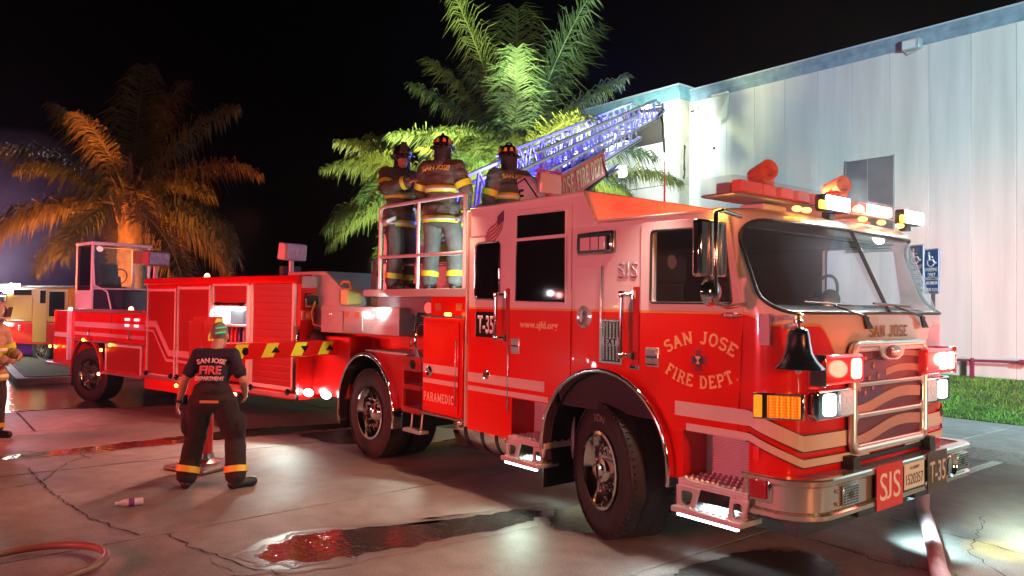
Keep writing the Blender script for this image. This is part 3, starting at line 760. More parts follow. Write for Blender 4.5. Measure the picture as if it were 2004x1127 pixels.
# wheels
def wheel_proto(Rt, w, rr, tread=True):
    """axis along -y (outer face), centre at origin"""
    hw = w / 2
    tyre = MB().lathe([(rr, -hw * .8), (rr + .05, -hw * .96), (Rt * .80, -hw), (Rt * .93, -hw * .93), (Rt * .985, -hw * .78), (Rt, -hw * .6), (Rt, hw * .6), (Rt * .985, hw * .78), (Rt * .93, hw * .93), (Rt * .80, hw), (rr + .05, hw * .96), (rr, hw * .8)], (0, 0, 0), (0, -1, 0), 56, cap=False)
    tm = tyre.mesh('tyre')
    g = MB()
    for i in range(4):
        y = (-.45 + .3 * i) * w
        g.lathe([(Rt * 1.0 - .004, -.006), (Rt + .0015, -.006), (Rt + .0015, .006), (Rt * 1.0 - .004, .006)], (0, y, 0), (0, -1, 0), 56, cap=False)
    lug = MB()
    for i in range(64):
        for sgn in (-1, 1):
            a = 2 * PI * i / 64; c_, s_ = math.cos(a), math.sin(a)
            e1 = Vector((c_, 0, s_)); e2 = Vector((-s_, 0, c_)); e3 = Vector((0, 1, 0))
            ctr = e1 * (Rt * .972) + e3 * sgn * hw * .80
            A = e1 * .014; B = e2 * .016; Cc = e3 * hw * .14
            lug.hexa([ctr - A - B - Cc, ctr + A - B - Cc, ctr + A + B - Cc, ctr - A + B - Cc], [ctr - A - B + Cc, ctr + A - B + Cc, ctr + A + B + Cc, ctr - A + B + Cc])
    rim = MB().lathe([(rr + .02, hw * .93), (rr + .025, hw * .99), (rr, hw * 1.0), (rr - .02, hw * .86), (rr - .05, hw * .40), (rr - .055, hw * .1), (rr * .80, -.02 + hw * .1), (rr * .66, hw * .26), (rr * .52, hw * .28), (rr * .44, hw * .24), (.115, hw * .34), (.11, hw * .80), (.095, hw * .90), (.06, hw * .92), (.05, hw * 1.0), (.001, hw * 1.01)], (0, 0, 0), (0, -1, 0), 40, cap=False)
    return tm, g.mesh('groove'), lug.mesh('lug'), rim.mesh('rim')
rimm = mat('alloy_rim', (.85, .84, .83), .11, metal=1)
tyreF = wheel_proto(.53, .40, .285)
def make_wheel(loc, rz, proto, parent, rr=.285, w=.40, dual=False):
    wh = empty('wheel', loc, rz); wh.parent = parent
    t = put('tyre', proto[0], rubber, wh, smooth=50)
    tag(put('tread_groove', proto[1], black, wh), kind='stuff'); tag(put('tread_lug', proto[2], rubber, wh), kind='stuff')
    put('rim', proto[3], rimm, wh, smooth=35)
    nut = None
    for k in range(10):
        a = 2 * PI * k / 10; p = (math.cos(a) * .165, -w / 2 * .34, math.sin(a) * .165)
        if nut is None:
            nut = MB().lathe([(.022, 0), (.022, .035), (.013, .06), (.004, .062)], (0, 0, 0), (0, -1, 0), 8).build('wheel_nut', chrome, wh, smooth=40); nut.location = p
        else: inst(nut, 'wheel_nut', wh, p)
    hole = None
    for k in range(10):
        a = 2 * PI * (k + .5) / 10; p = (math.cos(a) * rr * .76, -w / 2 * .2, math.sin(a) * rr * .76)
        if hole is None:
            hole = MB().lathe([(.032, 0), (.032, .014)], (0, 0, 0), (0, -1, 0), 10).build('hand_hole', blacksatin, wh); hole.location = p
        else: inst(hole, 'hand_hole', wh, p)
    return wh
fw = make_wheel((.22, -1.03, .53), R(-20), tyreF, truck)
text('tyre_lettering', 'XDN', mat('tyre_letter', (.20, .17, .18), .6), fw, (0, -.2005, .385), (1, 0, 0), (0, 0, 1), .06, .18, arc=.40)
fw2 = make_wheel((.22, 1.03, .53), R(-20), tyreF, truck); fw2.rotation_euler = (0, 0, R(160))
tyreR = wheel_proto(.525, .29, .285)
# rear: dual wheels with deep dished outer rims
def deep_rim(rr, hw):
    return MB().lathe([(rr + .02, hw * .93), (rr + .025, hw), (rr, hw * 1.02), (rr - .02, hw * .80), (rr - .045, hw * .2), (rr - .05, -hw * .8), (rr * .75, -hw * .95), (.15, -hw * .95), (.14, hw * .2), (.11, hw * .45), (.06, hw * .75), (.001, hw * .8)], (0, 0, 0), (0, -1, 0), 40, cap=False).mesh('rim')
dr = deep_rim(.285, .145)
for sgn in (-1, 1):
    for yy in (1.075, .73):
        w_ = make_wheel((-3.65, sgn * yy, .525), 0 if sgn < 0 else PI, (tyreR[0], tyreR[1], tyreR[2], dr), truck, w=.29)

# rear of the tractor: compartment, steps, fender, inlet
pb = MB().box(-2.44, -1.70, -1.245, -.45, .70, 1.69).build('rear_compartment', red, truck, bevel=.008)
pdoor = MB().box(-2.40, -1.76, -1.262, -1.247, .74, 1.65).build('compartment_door', red, pb, bevel=.006)
MB().box(-1.80, -1.788, -1.275, -1.263, .82, 1.48).build('hinge_bar', steel, pb, bevel=.003)
for z0, z1 in ((.675, .70), (1.69, 1.715)): MB().box(-2.46, -1.68, -1.268, -1.25, z0, z1).build('compartment_sill', steel, pb, bevel=.004)
for z0, z1 in ((1.12, 1.205), (1.01, 1.055)): MB().box(-2.40, -1.76, -1.2645, -1.2622, z0, z1).build('stripe', tape, pb)
slab('compartment_lettering', 'PARAMEDIC', mat('letter_cream', (.85, .76, .55), .4), pb, (-2.10, -1.2625, .825), (1, 0, 0), (0, 0, 1), .09, .56, sw=.15)
MB().lathe([(.055, 0), (.058, .012), (.038, .028), (.03, .02)], (-2.27, -1.262, 1.13), (0, -1, 0), 20).build('latch_ring', chrome, pb, smooth=50)
MB().box(-2.0, -1.90, -1.275, -1.25, 1.715, 1.745).build('marker_light', amberlens2, pb, bevel=.006)
MB().box(-2.44, -1.63, -1.15, -.45, 1.69, 1.93).build('rear_hose_bed', red, truck)
for x0 in (-2.35, -1.96): MB().box(x0, x0 + .11, -1.156, -1.151, 1.77, 1.84).build('warning_label', mat('label_dull', (.5, .25, .08), .5), truck)
MB().box(-1.64, -1.615, -1.27, -1.0, .64, 2.75).build('rear_pillar', mat('pillar_trim', (.7, .55, .5), .25, metal=.3), truck, bevel=.006)
# steps beside the compartment
st = MB().box(-2.82, -2.46, -.92, -.90, .68, 1.26).box(-2.84, -2.46, -1.24, -.92, .66, .70).box(-2.84, -2.46, -1.24, -.92, .92, .95).box(-2.84, -2.46, -1.24, -.92, 1.20, 1.25).build('rear_step', plate, truck, bevel=.004)
MB().box(-2.86, -2.82, -1.25, -.92, .66, 1.26).box(-2.84, -2.46, -1.252, -1.24, 1.10, 1.25).box(-2.84, -2.46, -1.252, -1.24, .90, .955).box(-2.84, -2.46, -1.252, -1.24, .645, .71).build('step_frame', redplate, st, bevel=.004)
MB().lathe([(.05, 0), (.05, .02), (.03, .03)], (-2.62, -1.252, 1.175), (0, -1, 0), 16).build('step_light', blacksatin, st, smooth=40)
MB().tube([(-2.66, -1.22, .66), (-2.66, -1.24, .48)], .012, 8).tube([(-2.46, -1.22, .66), (-2.46, -1.24, .48)], .012, 8).box(-2.74, -2.40, -1.30, -1.18, .45, .485).build('folding_step', alu, st, bevel=.004)
MB().tube([(-2.58, -1.22, 1.25), (-2.58, -1.25, 1.32), (-2.58, -1.25, 1.58), (-2.58, -1.20, 1.62), (-2.44, -1.20, 1.62)], .018, 8).build('hand_rail', chrome, truck, smooth=60)
# fender
fpoly = [(-4.30, .62), (-4.30, .70)] + [(-3.65 + .70 * math.cos(R(a)), .55 + .70 * math.sin(R(a))) for a in range(170, 88, -9)] + [(-2.86, 1.255), (-2.86, .66)] + [(-3.65 + .68 * math.cos(R(a)), .55 + .68 * math.sin(R(a))) for a in range(10, 171, 10)]
MB().prism(fpoly, 'y', -1.21, -1.17).build('fender_side', redplate, truck)
MB().box(-3.75, -2.86, -1.23, -.45, 1.255, 1.275).build('fender_top', plate, truck, bevel=.004)
fp2 = MB()
for sgn in (-1, 1):
    fp2.box(-4.3, -2.86, sgn * .40, sgn * .42, .62, 1.25)
fp2.build('fender_lining', black, truck)
# suction inlet and gauge
si = MB().lathe([(.07, 0), (.075, .05), (.11, .08), (.11, .28), (.09, .32)], (-2.55, -.75, 1.58), (-.55, -.83, .08), 22).build('suction_inlet', alu, truck, smooth=40)
MB().lathe([(.115, 0), (.125, .02), (.125, .10), (.10, .12), (.02, .115)], (-2.735, -1.03, 1.607), (-.55, -.83, .08), 22).build('inlet_cap', mat('blue_cap', (.10, .20, .24), .3, metal=.6), si, smooth=40)
MB().tube([(-2.82, -1.10, 1.55), (-2.84, -1.16, 1.45), (-2.80, -1.18, 1.36), (-2.74, -1.16, 1.40), (-2.75, -1.12, 1.52)], .008, 6).build('cap_lanyard', chrome, si, smooth=60)
MB().lathe([(.05, 0), (.055, .0), (.055, .1), (.03, .12)], (-2.56, -.95, 1.38), (0, 0, 1), 14).tube([(-2.56, -.95, 1.36), (-2.60, -1.05, 1.36)], .03, 8).build('drain_valve', mat('valve_bronze', (.6, .35, .25), .3, metal=1), si, smooth=40)
gz = MB().lathe([(.07, 0), (.075, .02), (.075, .05), (.065, .055)], (-2.50, -1.10, 1.79), (.3, -1, 0), 22).build('pressure_gauge', chrome, truck, smooth=40)
MB().lathe([(.062, 0), (.062, .004)], Vector((-2.50, -1.10, 1.79)) + Vector((.3, -1, 0)).normalized() * .055, (.3, -1, 0), 22).build('gauge_dial', cream, gz)

# ---------------------------------------------------------------- front of the fire truck
gx = 1.875
gr = MB().prism(rrect(-.545, .545, .885, 1.585, .07), 'x', 1.80, gx - .02).build('grille', mat('grille_dark', (.05, .005, .02), .5), truck, bevel=.01)
fl_r = mat('grille_flag_red', (.13, .004, .03), .45, bump=.4, bscale=120)
fl_w = mat('grille_flag_white', (.50, .26, .22), .45, bump=.5, bscale=120)
fl_b = mat('grille_flag_blue', (.05, .02, .10), .45, bump=.4, bscale=120)
panes = ((1.335, 1.545), (1.125, 1.305), (.915, 1.095))
for i, (z0, z1) in enumerate(panes):
    pn = MB().prism(rrect(-.505, .505, z0, z1, .035), 'x', gx - .02, gx - .012).build('grille_panel', fl_r, gr)
    def wave(y): return .028 * math.sin(y * 5.2 + .9) + .07 * y
    def band(a, h, y0, y1, m, nm, x):
        vs = []; fs = []; N = 18
        for k in range(N + 1):
            y = y0 + (y1 - y0) * k / N; zz = a + wave(y)
            lo = max(z0 + .004, min(z1 - .004, zz - h / 2)); hi = max(z0 + .004, min(z1 - .004, zz + h / 2))
            vs += [(x, y, lo), (x, y, hi), (x + .003, y, lo), (x + .003, y, hi)]
        for k in range(N):
            p = k * 4; q = p + 4
            fs += [(p + 2, q + 2, q + 3, p + 3), (p, p + 2, q + 2, q), (p + 1, q + 1, q + 3, p + 3)]
        MB().add(vs, fs).build(nm, m, pn)
    if i == 0:
        band(1.42, .20, -.50, -.06, fl_b, 'flag_canton', gx - .0115); band(1.375, .05, -.05, .50, fl_w, 'flag_stripe', gx - .0115); band(1.48, .04, .12, .50, fl_w, 'flag_stripe', gx - .0115)
        stars = [(-.36, 1.50), (-.24, 1.44), (-.40, 1.40), (-.30, 1.36), (-.17, 1.37)]
    elif i == 1:
        band(1.30, .17, -.50, -.10, fl_b, 'flag_canton', gx - .0115); band(1.20, .075, -.50, .50, fl_w, 'flag_stripe', gx - .0085)
        stars = [(-.36, 1.26), (-.25, 1.29), (-.44, 1.29)]
    else:
        band(.995, .075, -.50, .50, fl_w, 'flag_stripe', gx - .0085); stars = []
    for (sy, sz) in stars:
        poly = []
        for k in range(10):
            r_ = .024 if k % 2 == 0 else .010; t = R(90 + 36 * k); poly.append((sy + r_ * math.cos(t), sz + r_ * math.sin(t)))
        MB().prism(poly, 'x', gx - .0085, gx - .0045).build('flag_star', fl_w, pn)
gfb = temp(MB().prism(rrect(-.57, .57, .86, 1.61, .07), 'x', gx - .022, gx + .012)); gcs = [temp(MB().prism(rrect(-.505, .505, z0, z1, .04), 'x', 1.7, 2.1)) for z0, z1 in panes]
put('grille_surround', boolean(gfb, gcs), mat('satin_chrome', (.80, .77, .72), .28, metal=.75), gr, bevel=.006); kill(gfb, *gcs)
MB().tube([(gx, y, z) for y, z in rrect(-.555, .555, .875, 1.595, .07)], .026, 10, closed=True).build('grille_frame', mat('satin_chrome', (.80, .77, .72), .28, metal=.75), gr, smooth=60)
MB().prism([(-.22, 1.60), (.22, 1.60), (.16, 1.505), (.08, 1.475), (-.08, 1.475), (-.16, 1.505)], 'x', gx - .01, gx + .022).build('badge_plate', mat('satin_chrome'), gr, bevel=.01)
MB().ell((gx + .024, 0, 1.535), (.012, .125, .048), 24, 6).build('grille_badge', mat('badge_maroon', (.20, .02, .07), .3, coat=.5), gr, smooth=60)
text('badge_script', 'Pierce', cream, gr, (gx + .041, 0, 1.512), (0, 1, 0), (0, 0, 1), .050, .155, shear=.25, bold=.01)
slab('front_lettering', 'SAN JOSE', mat('gold_outlined', (.32, .20, .01), .5), truck, (1.846, .03, 1.640), (0, 1, 0), (0, 0, 1), .085, .60, thick=.004)

def front_lights(s):        # s = -1 near side, +1 far side
    a, b = sorted((s * .50, s * 1.02))
    hb = MB().prism(rrect(a, b, 1.115, 1.315, .03), 'x', 1.66, 1.885).build('headlight_housing', chrome, truck, bevel=.015)
    for y in (.65, .87):
        hl = MB().prism(rrect(s * y - (.065 if y > .7 else .10), s * y + (.065 if y > .7 else .10), 1.145 if y > .7 else 1.135, 1.285 if y > .7 else 1.295, .03), 'x', 1.886, 1.896).build('headlight', whitelit if y > .7 else mat('glowing_reflector', (.75, .75, .76), .2, metal=.6, bump=.5, bscale=30, emit=(.9, 1, 1), es=.18), hb)  # the unlit reflector cell carries a faint added glow
    # amber turn signal turned round the corner
    c0 = Vector((1.685, s * 1.145, 1.215)); nrm = Vector((.55, s * .835, 0)); tng = Vector((-.835, s * .55, 0))
    if s < 0:
        def ob(c, hx, hy, hz):
            return [c + tng * sx * hx + nrm * sy * hy + Vector((0, 0, sz * hz)) for sz in (-1, 1) for sx, sy in ((-1, -1), (1, -1), (1, 1), (-1, 1))]
        q = ob(c0 + nrm * .06, .155, .05, .085); tb = MB().hexa(q[:4], q[4:]).build('turn_signal_housing', chrome, truck, bevel=.012)
        q = ob(c0 + nrm * .115 - tng * .03, .10, .008, .07); MB().hexa(q[:4], q[4:]).build('turn_signal', mat('amber_honeycomb', (.8, .3, .02), .25, emit=(1, .25, .01), es=.8, cells=55), tb, bevel=.006)
        q = ob(c0 + nrm * .112 + tng * .125, .025, .010, .07); MB().hexa(q[:4], q[4:]).build('side_marker', amberlens, tb, bevel=.006)
    a, b = sorted((s * .48, s * 1.0))
    wb = MB().prism(rrect(a, b, 1.345, 1.54, .04), 'x', 1.66, 1.925).build('warning_light', redhouse, truck, bevel=.02)
    cells = (.60,) if s < 0 else (.78, .92)
    for y in cells:
        MB().prism(rrect(s * y - .06, s * y + .06, 1.375, 1.51, .03), 'x', 1.926, 1.934).build('warning_lens', mat('front_red_lit', (.7, .1, .1), .2, emit=(1, .45, .32), es=11), wb, bevel=.008)
    MB().box(1.80, 1.935, s * 1.005 - .006, s * 1.005 + .006, 1.34, 1.545).build('warning_light_trim', chrome, wb, bevel=.004)
for s in (-1, 1): front_lights(s)
point((2.05, .62, 1.43), 4, (1, .1, .06), .06, 'warning_lamp'); point((2.05, -.60, 1.43), 5, (1, .1, .06), .06, 'warning_lamp'); point((2.08, 1.15, 1.43), 9, (1, .1, .06), .06, 'warning_lamp')
# bell
by, bx = -1.275, 1.90
bell = MB().lathe([(.005, 0), (.03, -.004), (.058, -.02), (.066, -.05), (.072, -.10), (.085, -.16), (.115, -.21), (.150, -.245), (.155, -.255), (.142, -.252), (.10, -.2), (.06, -.1), (.01, -.06)], (bx, by, 1.725), (0, 0, 1), 32, cap=False).build('bell', mat('bell_chrome', (.62, .58, .66), .14, metal=1), truck, smooth=50)
MB().lathe([(.012, 0), (.012, .03), (.03, .035), (.03, .05), (.012, .06), (.01, .08), (.035, .085), (.01, .10)], (bx, by, 1.715), (0, 0, 1), 16).build('bell_mount', chrome, bell, smooth=40)
MB().ell((bx, by, 1.462), (.022, .022, .026), 12, 8).build('clapper', chrome, bell, smooth=60)
MB().beam((bx, by, 1.78), (1.62, -1.10, 1.78), .05, .03).box(1.60, 1.68, -1.24, -1.16, 1.60, 1.80).beam((bx - .02, by + .02, 1.74), (1.65, -1.12, 1.70), .03, .03).build('bell_bracket', satin, bell, bevel=.004)
# bumper
def bumper_path(off=0., n=8):
    p = [(1.50, -1.25 - off), (1.66, -1.25 - off)]
    cx, cy, r_ = 1.69, -.985, .265 + off
    p += [(cx + r_ * math.cos(R(-90 + 90 * k / n)), cy + r_ * math.sin(R(-90 + 90 * k / n))) for k in range(1, n + 1)]
    p += [(1.958 + off, -.5), (1.962 + off, 0.), (1.958 + off, .5)]
    cx, cy, r_ = 1.835, 1.125, .12 + off
    p += [(cx + r_ * math.cos(R(90 * k / n)), cy + r_ * math.sin(R(90 * k / n))) for k in range(n)]
    return p + [(1.66, 1.25 + off), (1.50, 1.25 + off)]
prof = [(-.06, .515), (.018, .515), (.026, .522), (.026, .548), (0, .565), (0, .715), (.026, .735), (.026, .762), (.018, .772), (-.06, .772)]
paths = [bumper_path(o) for o, z in prof]
bvs = []; bfs = []
NP = len(paths[0]); K = len(prof)
for i in range(NP):
    for k in range(K): bvs.append((paths[k][i][0], paths[k][i][1], prof[k][1]))
for i in range(NP - 1):
    for k in range(K):
        bfs.append((i * K + k, i * K + (k + 1) % K, (i + 1) * K + (k + 1) % K, (i + 1) * K + k))
bfs += [tuple(range(K)), tuple((NP - 1) * K + k for k in range(K - 1, -1, -1))]
bump_ = MB().add(bvs, bfs).build('bumper', mat('bumper_chrome', (.80, .79, .72), .12, metal=.85, bump=.03, bscale=5), truck, smooth=32)
MB().prism([(x - .02 if abs(y) < 1 else x, y * .985) for x, y in bumper_path(-.03)], 'z', .74, .764).build('bumper_deck', mat('dark_tread', (.25, .22, .22), .4, metal=.9, bump=.8, bscale=40, btype='vor'), bump_)
s0 = None
for i in range(26):
    for xx, y in ((1.90, -1.05 + i * .083),):
        if s0 is None: s0 = MB().lathe([(.013, 0), (.010, .006)], (0, 0, 0), (0, 0, 1), 6).build('tread_stud', alu, bump_); s0.location = (xx, y, .764)
        else: inst(s0, 'tread_stud', bump_, (xx, y, .764))
for y, zt_ in ((-.57, .85), (.61, .87)): MB().box(1.83, 1.92, y - .05, y + .05, .765, zt_).build('deck_bracket', black, bump_, bevel=.008)
MB().box(1.83, 1.86, -.52, .56, .79, .83).build('deck_bar', black, bump_, bevel=.008)
for y0, y1 in ((-.60, -.30), (.25, .55)): MB().box(1.80, 1.94, y0, y1, .455, .513).build('tow_bracket', black, bump_, bevel=.01)
sg = MB().box(1.988, 1.996, -.455, -.075, .485, .785).build('unit_sign', mat('sign_red', (.62, .02, .015), .4), bump_)
text('sign_lettering', 'SJS', mat('sign_white', (.80, .74, .72), .5), sg, (1.9965, -.265, .545), (0, 1, 0), (0, 0, 1), .185, .30, bold=.0, thick=.002)
lp = MB().box(1.985, 1.990, -.035, .285, .565, .745).build('licence_plate', mat('plate_white', (.75, .68, .60), .4), bump_, bevel=.004)
text('plate_number', '1520357', mat('plate_blue', (.05, .03, .09), .5), lp, (1.9905, .125, .595), (0, 1, 0), (0, 0, 1), .075, .275, bold=.0, thick=.0015)
text('plate_heading', 'CA EXEMPT', mat('plate_blue'), lp, (1.9905, .125, .70), (0, 1, 0), (0, 0, 1), .022, .15, bold=.0, thick=.0015)
MB().box(1.978, 1.985, -.06, .31, .55, .76).build('plate_frame', blacksatin, bump_)
sg = MB().box(1.988, 1.996, .335, .665, .485, .785).build('number_sign', mat('sign_brown', (.07, .045, .035), .4), bump_)
text('sign_lettering', 'T-35', mat('sign_cream', (.62, .56, .50), .5), sg, (1.9965, .50, .56), (0, 1, 0), (0, 0, 1), .155, .27, bold=.01, thick=.002)
MB().lathe([(.092, 0), (.088, .02), (.07, .01), (.045, -.04), (.02, -.10)], (1.972, .79, .64), (1, 0, 0), 24).build('air_horn', chrome, bump_, smooth=50)
for y0, y1 in ((-.86, -.66), (.93, 1.13)):
    sp_ = MB().box(1.96, 1.975, y0, y1, .575, .705).build('siren_grille', steel, bump_, bevel=.004)
    sl = None
    for i in range(7):
        for j in range(5):
            p = (1.9755, y0 + .022 + j * .039, .588 + i * .0172)
            if abs(i - 3) < 2 and abs(j - 2) < 1: continue
            if sl is None: sl = MB().box(-.001, .001, -.013, .013, -.004, .004).build('siren_slot', blacksatin, sp_); sl.location = p
            else: inst(sl, 'siren_slot', sp_, p)
    MB().lathe([(.026, 0), (.026, .003), (.018, .003)], (1.975, (y0 + y1) / 2, .64), (1, 0, 0), 16).build('siren_emblem', darkgrey, sp_)
bt = None
for y in (-.92, .89, 1.16):
    for z in (.60, .68):
        if bt is None: bt = MB().ell((0, 0, 0), (.008, .013, .013), 10, 6).build('bumper_bolt', mat('bolt_copper', (.5, .3, .2), .3, metal=1), bump_, smooth=60); bt.location = (1.966, y, z)
        else: inst(bt, 'bumper_bolt', bump_, (1.966, y, z))
# lower corner marker
ml = MB().box(1.545, 1.715, -1.275, -1.235, .60, .765).build('corner_light_bezel', chrome, truck, bevel=.015)
MB().box(1.57, 1.69, -1.295, -1.2755, .625, .74).build('corner_light', mat('deep_red_lens', (.35, .01, .03), .1, coat=1), ml, bevel=.012)
MB().box(1.575, 1.615, -1.256, -1.245, .86, .94).build('side_reflector', redhouse, truck, bevel=.004)
MB().lathe([(.036, 0), (.036, .006), (.028, .008)], (1.81, 1.02, 1.01), (1, 0, 0), 20).build('round_emblem', darkgrey, truck)
# mirror
mr_ = MB().box(1.40, 1.47, -1.68, -1.395, 2.03, 2.395).build('mirror', chrome, truck, bevel=.02)
MB().box(1.395, 1.40, -1.66, -1.415, 2.05, 2.38).build('mirror_glass', mat('mirror_glass', (.8, .8, .82), .02, metal=1), mr_)
MB().box(1.470, 1.476, -1.60, -1.57, 2.04, 2.385).box(1.470, 1.476, -1.475, -1.45, 2.04, 2.385).build('mirror_rib', steel, mr_, bevel=.003)
MB().tube([(1.46, -1.24, 2.44), (1.47, -1.45, 2.46), (1.485, -1.54, 2.44), (1.49, -1.55, 2.38), (1.49, -1.55, 1.92), (1.49, -1.53, 1.86), (1.49, -1.42, 1.84), (1.50, -1.24, 1.86)], .016, 8).build('mirror_arm', mat('arm_chrome', (.8, .72, .6), .1, metal=1), mr_, smooth=60)
MB().lathe([(.02, .05), (.06, .04), (.09, .01), (.095, -.01), (.085, -.015)], (1.45, -1.545, 1.935), (1, 0, 0), 24).build('convex_mirror', chrome, mr_, smooth=50)
# wipers
for y, ya in ((-.28, -.75), (.62, .1)):
    MB().tube([(1.84, y, 1.72), (1.86, y - .02, 1.78), skin_at(ya + .05, 1.86, .03)], .008, 6).tube([skin_at(ya - .28, 1.88, .03), skin_at(ya + .3, 1.862, .03)], .009, 6).prism([(y - .04, 1.70), (y + .05, 1.70), (y - .06, 1.80), (y - .09, 1.80)], 'x', 1.85, 1.865).build('wiper', black, truck, smooth=50)
# roof: light bar, flood lamps, markers, speakers
bar = MB().box(1.12, 1.40, -1.22, 1.24, 2.60, 2.62).build('light_bar', alu, truck, bevel=.01)
MB().box(1.12, 1.40, -1.22, 1.24, 2.62, 2.735).build('bar_cover', clearlens, bar)
MB().box(1.20, 1.30, -1.15, 1.2, 2.62, 2.70).build('bar_core', mat('bar_grey', (.35, .32, .34), .4), bar)
modm = mat('bar_module_red', (.55, .05, .04), .3, coat=.5, emit=(1, .06, .03), es=.35)
for i in range(10):
    y = -1.0 + i * .225
    lit = i in (8, 9)
    if .05 < y < .55 and not lit: continue
    w = .08 if i else .13
    MB().box(1.31, 1.385, y - w, y + w, 2.635, 2.715).build('bar_module', mat('bar_lit', (.8, .2, .1), .2, emit=(1, .45, .25), es=18) if lit else modm, bar, bevel=.008)
for y in (-.65, .65): MB().box(1.15, 1.35, y - .15, y + .15, 2.50, 2.585).build('bar_foot', white, bar, bevel=.01)
point((1.62, .92, 2.70), 14, (1, .10, .05), .05, 'beacon')
orange = mat('beacon_orange', (.70, .16, .08), .4, coat=.3)
for i, (x, y, z) in enumerate(((1.25, -.66, 2.83), (1.25, .42, 2.84))):
    a = Vector((.85, -.35, .15)).normalized()
    MB().box(x - .08, x + .06, y - .07, y + .07, 2.735, 2.80).build('speaker_foot', orange, bar, bevel=.015)
    MB().lathe([(.04, -.12), (.066, -.10), (.072, .05), (.076, .08), (.058, .08), (.03, .03)], (x, y, z), a, 20).build('speaker', orange if i == 0 else mat('speaker_pale', (.75, .45, .40), .35), bar, smooth=45)
brow_led = None
for (y, lit) in ((-.72, 1), (-.60, 1), (.20, 1), (.52, 1), (.86, 1)):
    o = MB().ell((1.555 + .02 * (1 - abs(y)), y, 2.532), (.03, .045, .02), 12, 6).build('cab_marker', amberlens2, truck, smooth=60)
MB().ell((1.31, -1.255, 2.485), (.055, .02, .022), 12, 6).build('side_marker_lamp', amberlens2, truck, smooth=60)
point((1.31, -1.33, 2.47), .8, (1, .45, .05), .02, 'marker_glow')
for y in (-.24, 1.02):
    fl = MB().prism(rrect(y - .18, y + .18, 2.545, 2.67, .03), 'x', 1.52, 1.60).build('flood_lamp', black, truck, bevel=.01)
    MB().box(1.602, 1.612, y - .155, y + .155, 2.56, 2.655).build('flood_lens', burst, fl)
    MB().box(1.602, 1.625, y - .27, y - .19, 2.55, 2.61).build('flood_marker', yelit, fl, bevel=.008)
    MB().box(1.5, 1.56, y - .04, y + .04, 2.50, 2.56).build('flood_bracket', black, fl)
    spot((1.70, y, 2.61), (2.7, y - .3, 2.2), 220, (1, 1, .93), 165, .5, .06, 'flood_glow')

# interior
MB().box(-1.5, 1.45, -1.15, 1.15, .99, 1.05).build('cab_floor', darkgrey, truck)
MB().prism([(1.12, 1.05), (1.68, 1.05), (1.70, 1.80), (1.45, 1.86), (1.20, 1.80), (1.12, 1.6)], 'y', -1.14, 1.14).build('dashboard', mat('dash_grey', (.045, .043, .05), .6), truck, bevel=.05)
MB().prism([(.2, 1.05), (1.2, 1.05), (1.2, 1.55), (.2, 1.5)], 'y', -.3, .3).build('engine_cover', darkgrey, truck, bevel=.05)
MB().box(-.22, -.16, -1.18, 1.18, 1.05, 2.40).build('cab_divider', black, truck)
for y in (-.72, .72):
    se = MB().box(.10, .62, y - .26, y + .26, 1.35, 1.5).hexa([(.05, y - .26, 1.45), (.2, y - .26, 1.45), (.2, y + .26, 1.45), (.05, y + .26, 1.45)], [(-.08, y - .25, 2.1), (.05, y - .25, 2.1), (.05, y + .25, 2.1), (-.08, y + .25, 2.1)]).build('seat', seatm, truck, bevel=.05, seg=3)
    if y < 0:
        hr = MB().box(.36, .46, y - .22, y + .22, 2.02, 2.27).box(.30, .42, y - .24, y + .24, 1.55, 2.06).build('headrest', seatm, se, bevel=.05, seg=3)
        MB().lathe([(.06, 0), (.055, .008)], (.461, y + .0, 2.2), (1, 0, 0), 20).build('headrest_badge', mat('badge_grey', (.3, .28, .33), .4), se)
stw = MB().tube([(1.02 + .06 * math.sin(2 * PI * k / 28), .62 + .22 * math.cos(2 * PI * k / 28), 1.92 + .20 * math.sin(2 * PI * k / 28)) for k in range(28)], .014, 8, closed=True).build('steering_wheel', black, truck, smooth=60)
MB().tube([(1.02, .42, 1.92), (1.04, .62, 1.90), (1.02, .82, 1.92)], .014, 6).tube([(1.04, .62, 1.90), (1.25, .62, 1.7)], .04, 8).build('steering_column', black, stw, smooth=60)
MB().lathe([(.03, 0), (.07, .05), (.08, .08), (.05, .09)], (1.25, .25, 1.9), (.7, -.5, .2), 16).build('dash_fan', steel, truck, smooth=40)

# ================================================================ LADDER TRAILER (tiller): built along its own axis, x forward, right side at y = -1.22
TH = R(13)
trl = empty('ladder_trailer', (-3.5, 0, 0), TH, 'long red ladder truck trailer with roll-up doors and a tiller cab at its tail', 'trailer')
trail_red = mat('trailer_red', (.66, .010, .008), .25, coat=.45, spec=.3, bump=.02, bscale=4, var=.08)
shut = mat('shutter_red', (.36, .004, .003), .34, coat=.3)
trim = mat('shutter_frame', (.82, .78, .78), .35, metal=.1)
def X(s): return -s
WY = -1.22
# front block with open second compartment: built as walls so that the compartment is really open
body = MB()
body.box(X(3.74), X(1.76), -1.20, 1.20, .56, .66).box(X(5.82), X(3.74), -1.20, 1.20, .40, .66)
body.box(X(5.82), X(1.76), -1.20, 1.20, 2.06, 2.17)
body.box(X(5.82), X(1.76), -.55, -.5, .60, 2.10)
body.box(X(5.82), X(3.80), -1.19, -.6, .60, 2.08)
body.box(X(2.80), X(1.76), -1.19, -.6, .60, 2.08)
body.box(X(5.82), X(1.76), .5, 1.20, .60, 2.08)
tb = body.build('body', trail_red, trl)
MB().prism([(-1.245, 2.08), (-1.245, 2.13), (-1.21, 2.185), (-1.0, 2.195), (-1.0, 2.07), (-1.22, 2.07)], 'x', X(5.84), X(1.75)).build('top_rail', trail_red, tb, bevel=.01)
MB().box(X(5.82), X(1.76), -1.0, 1.1, 2.172, 2.182).build('top_deck', alu, tb)
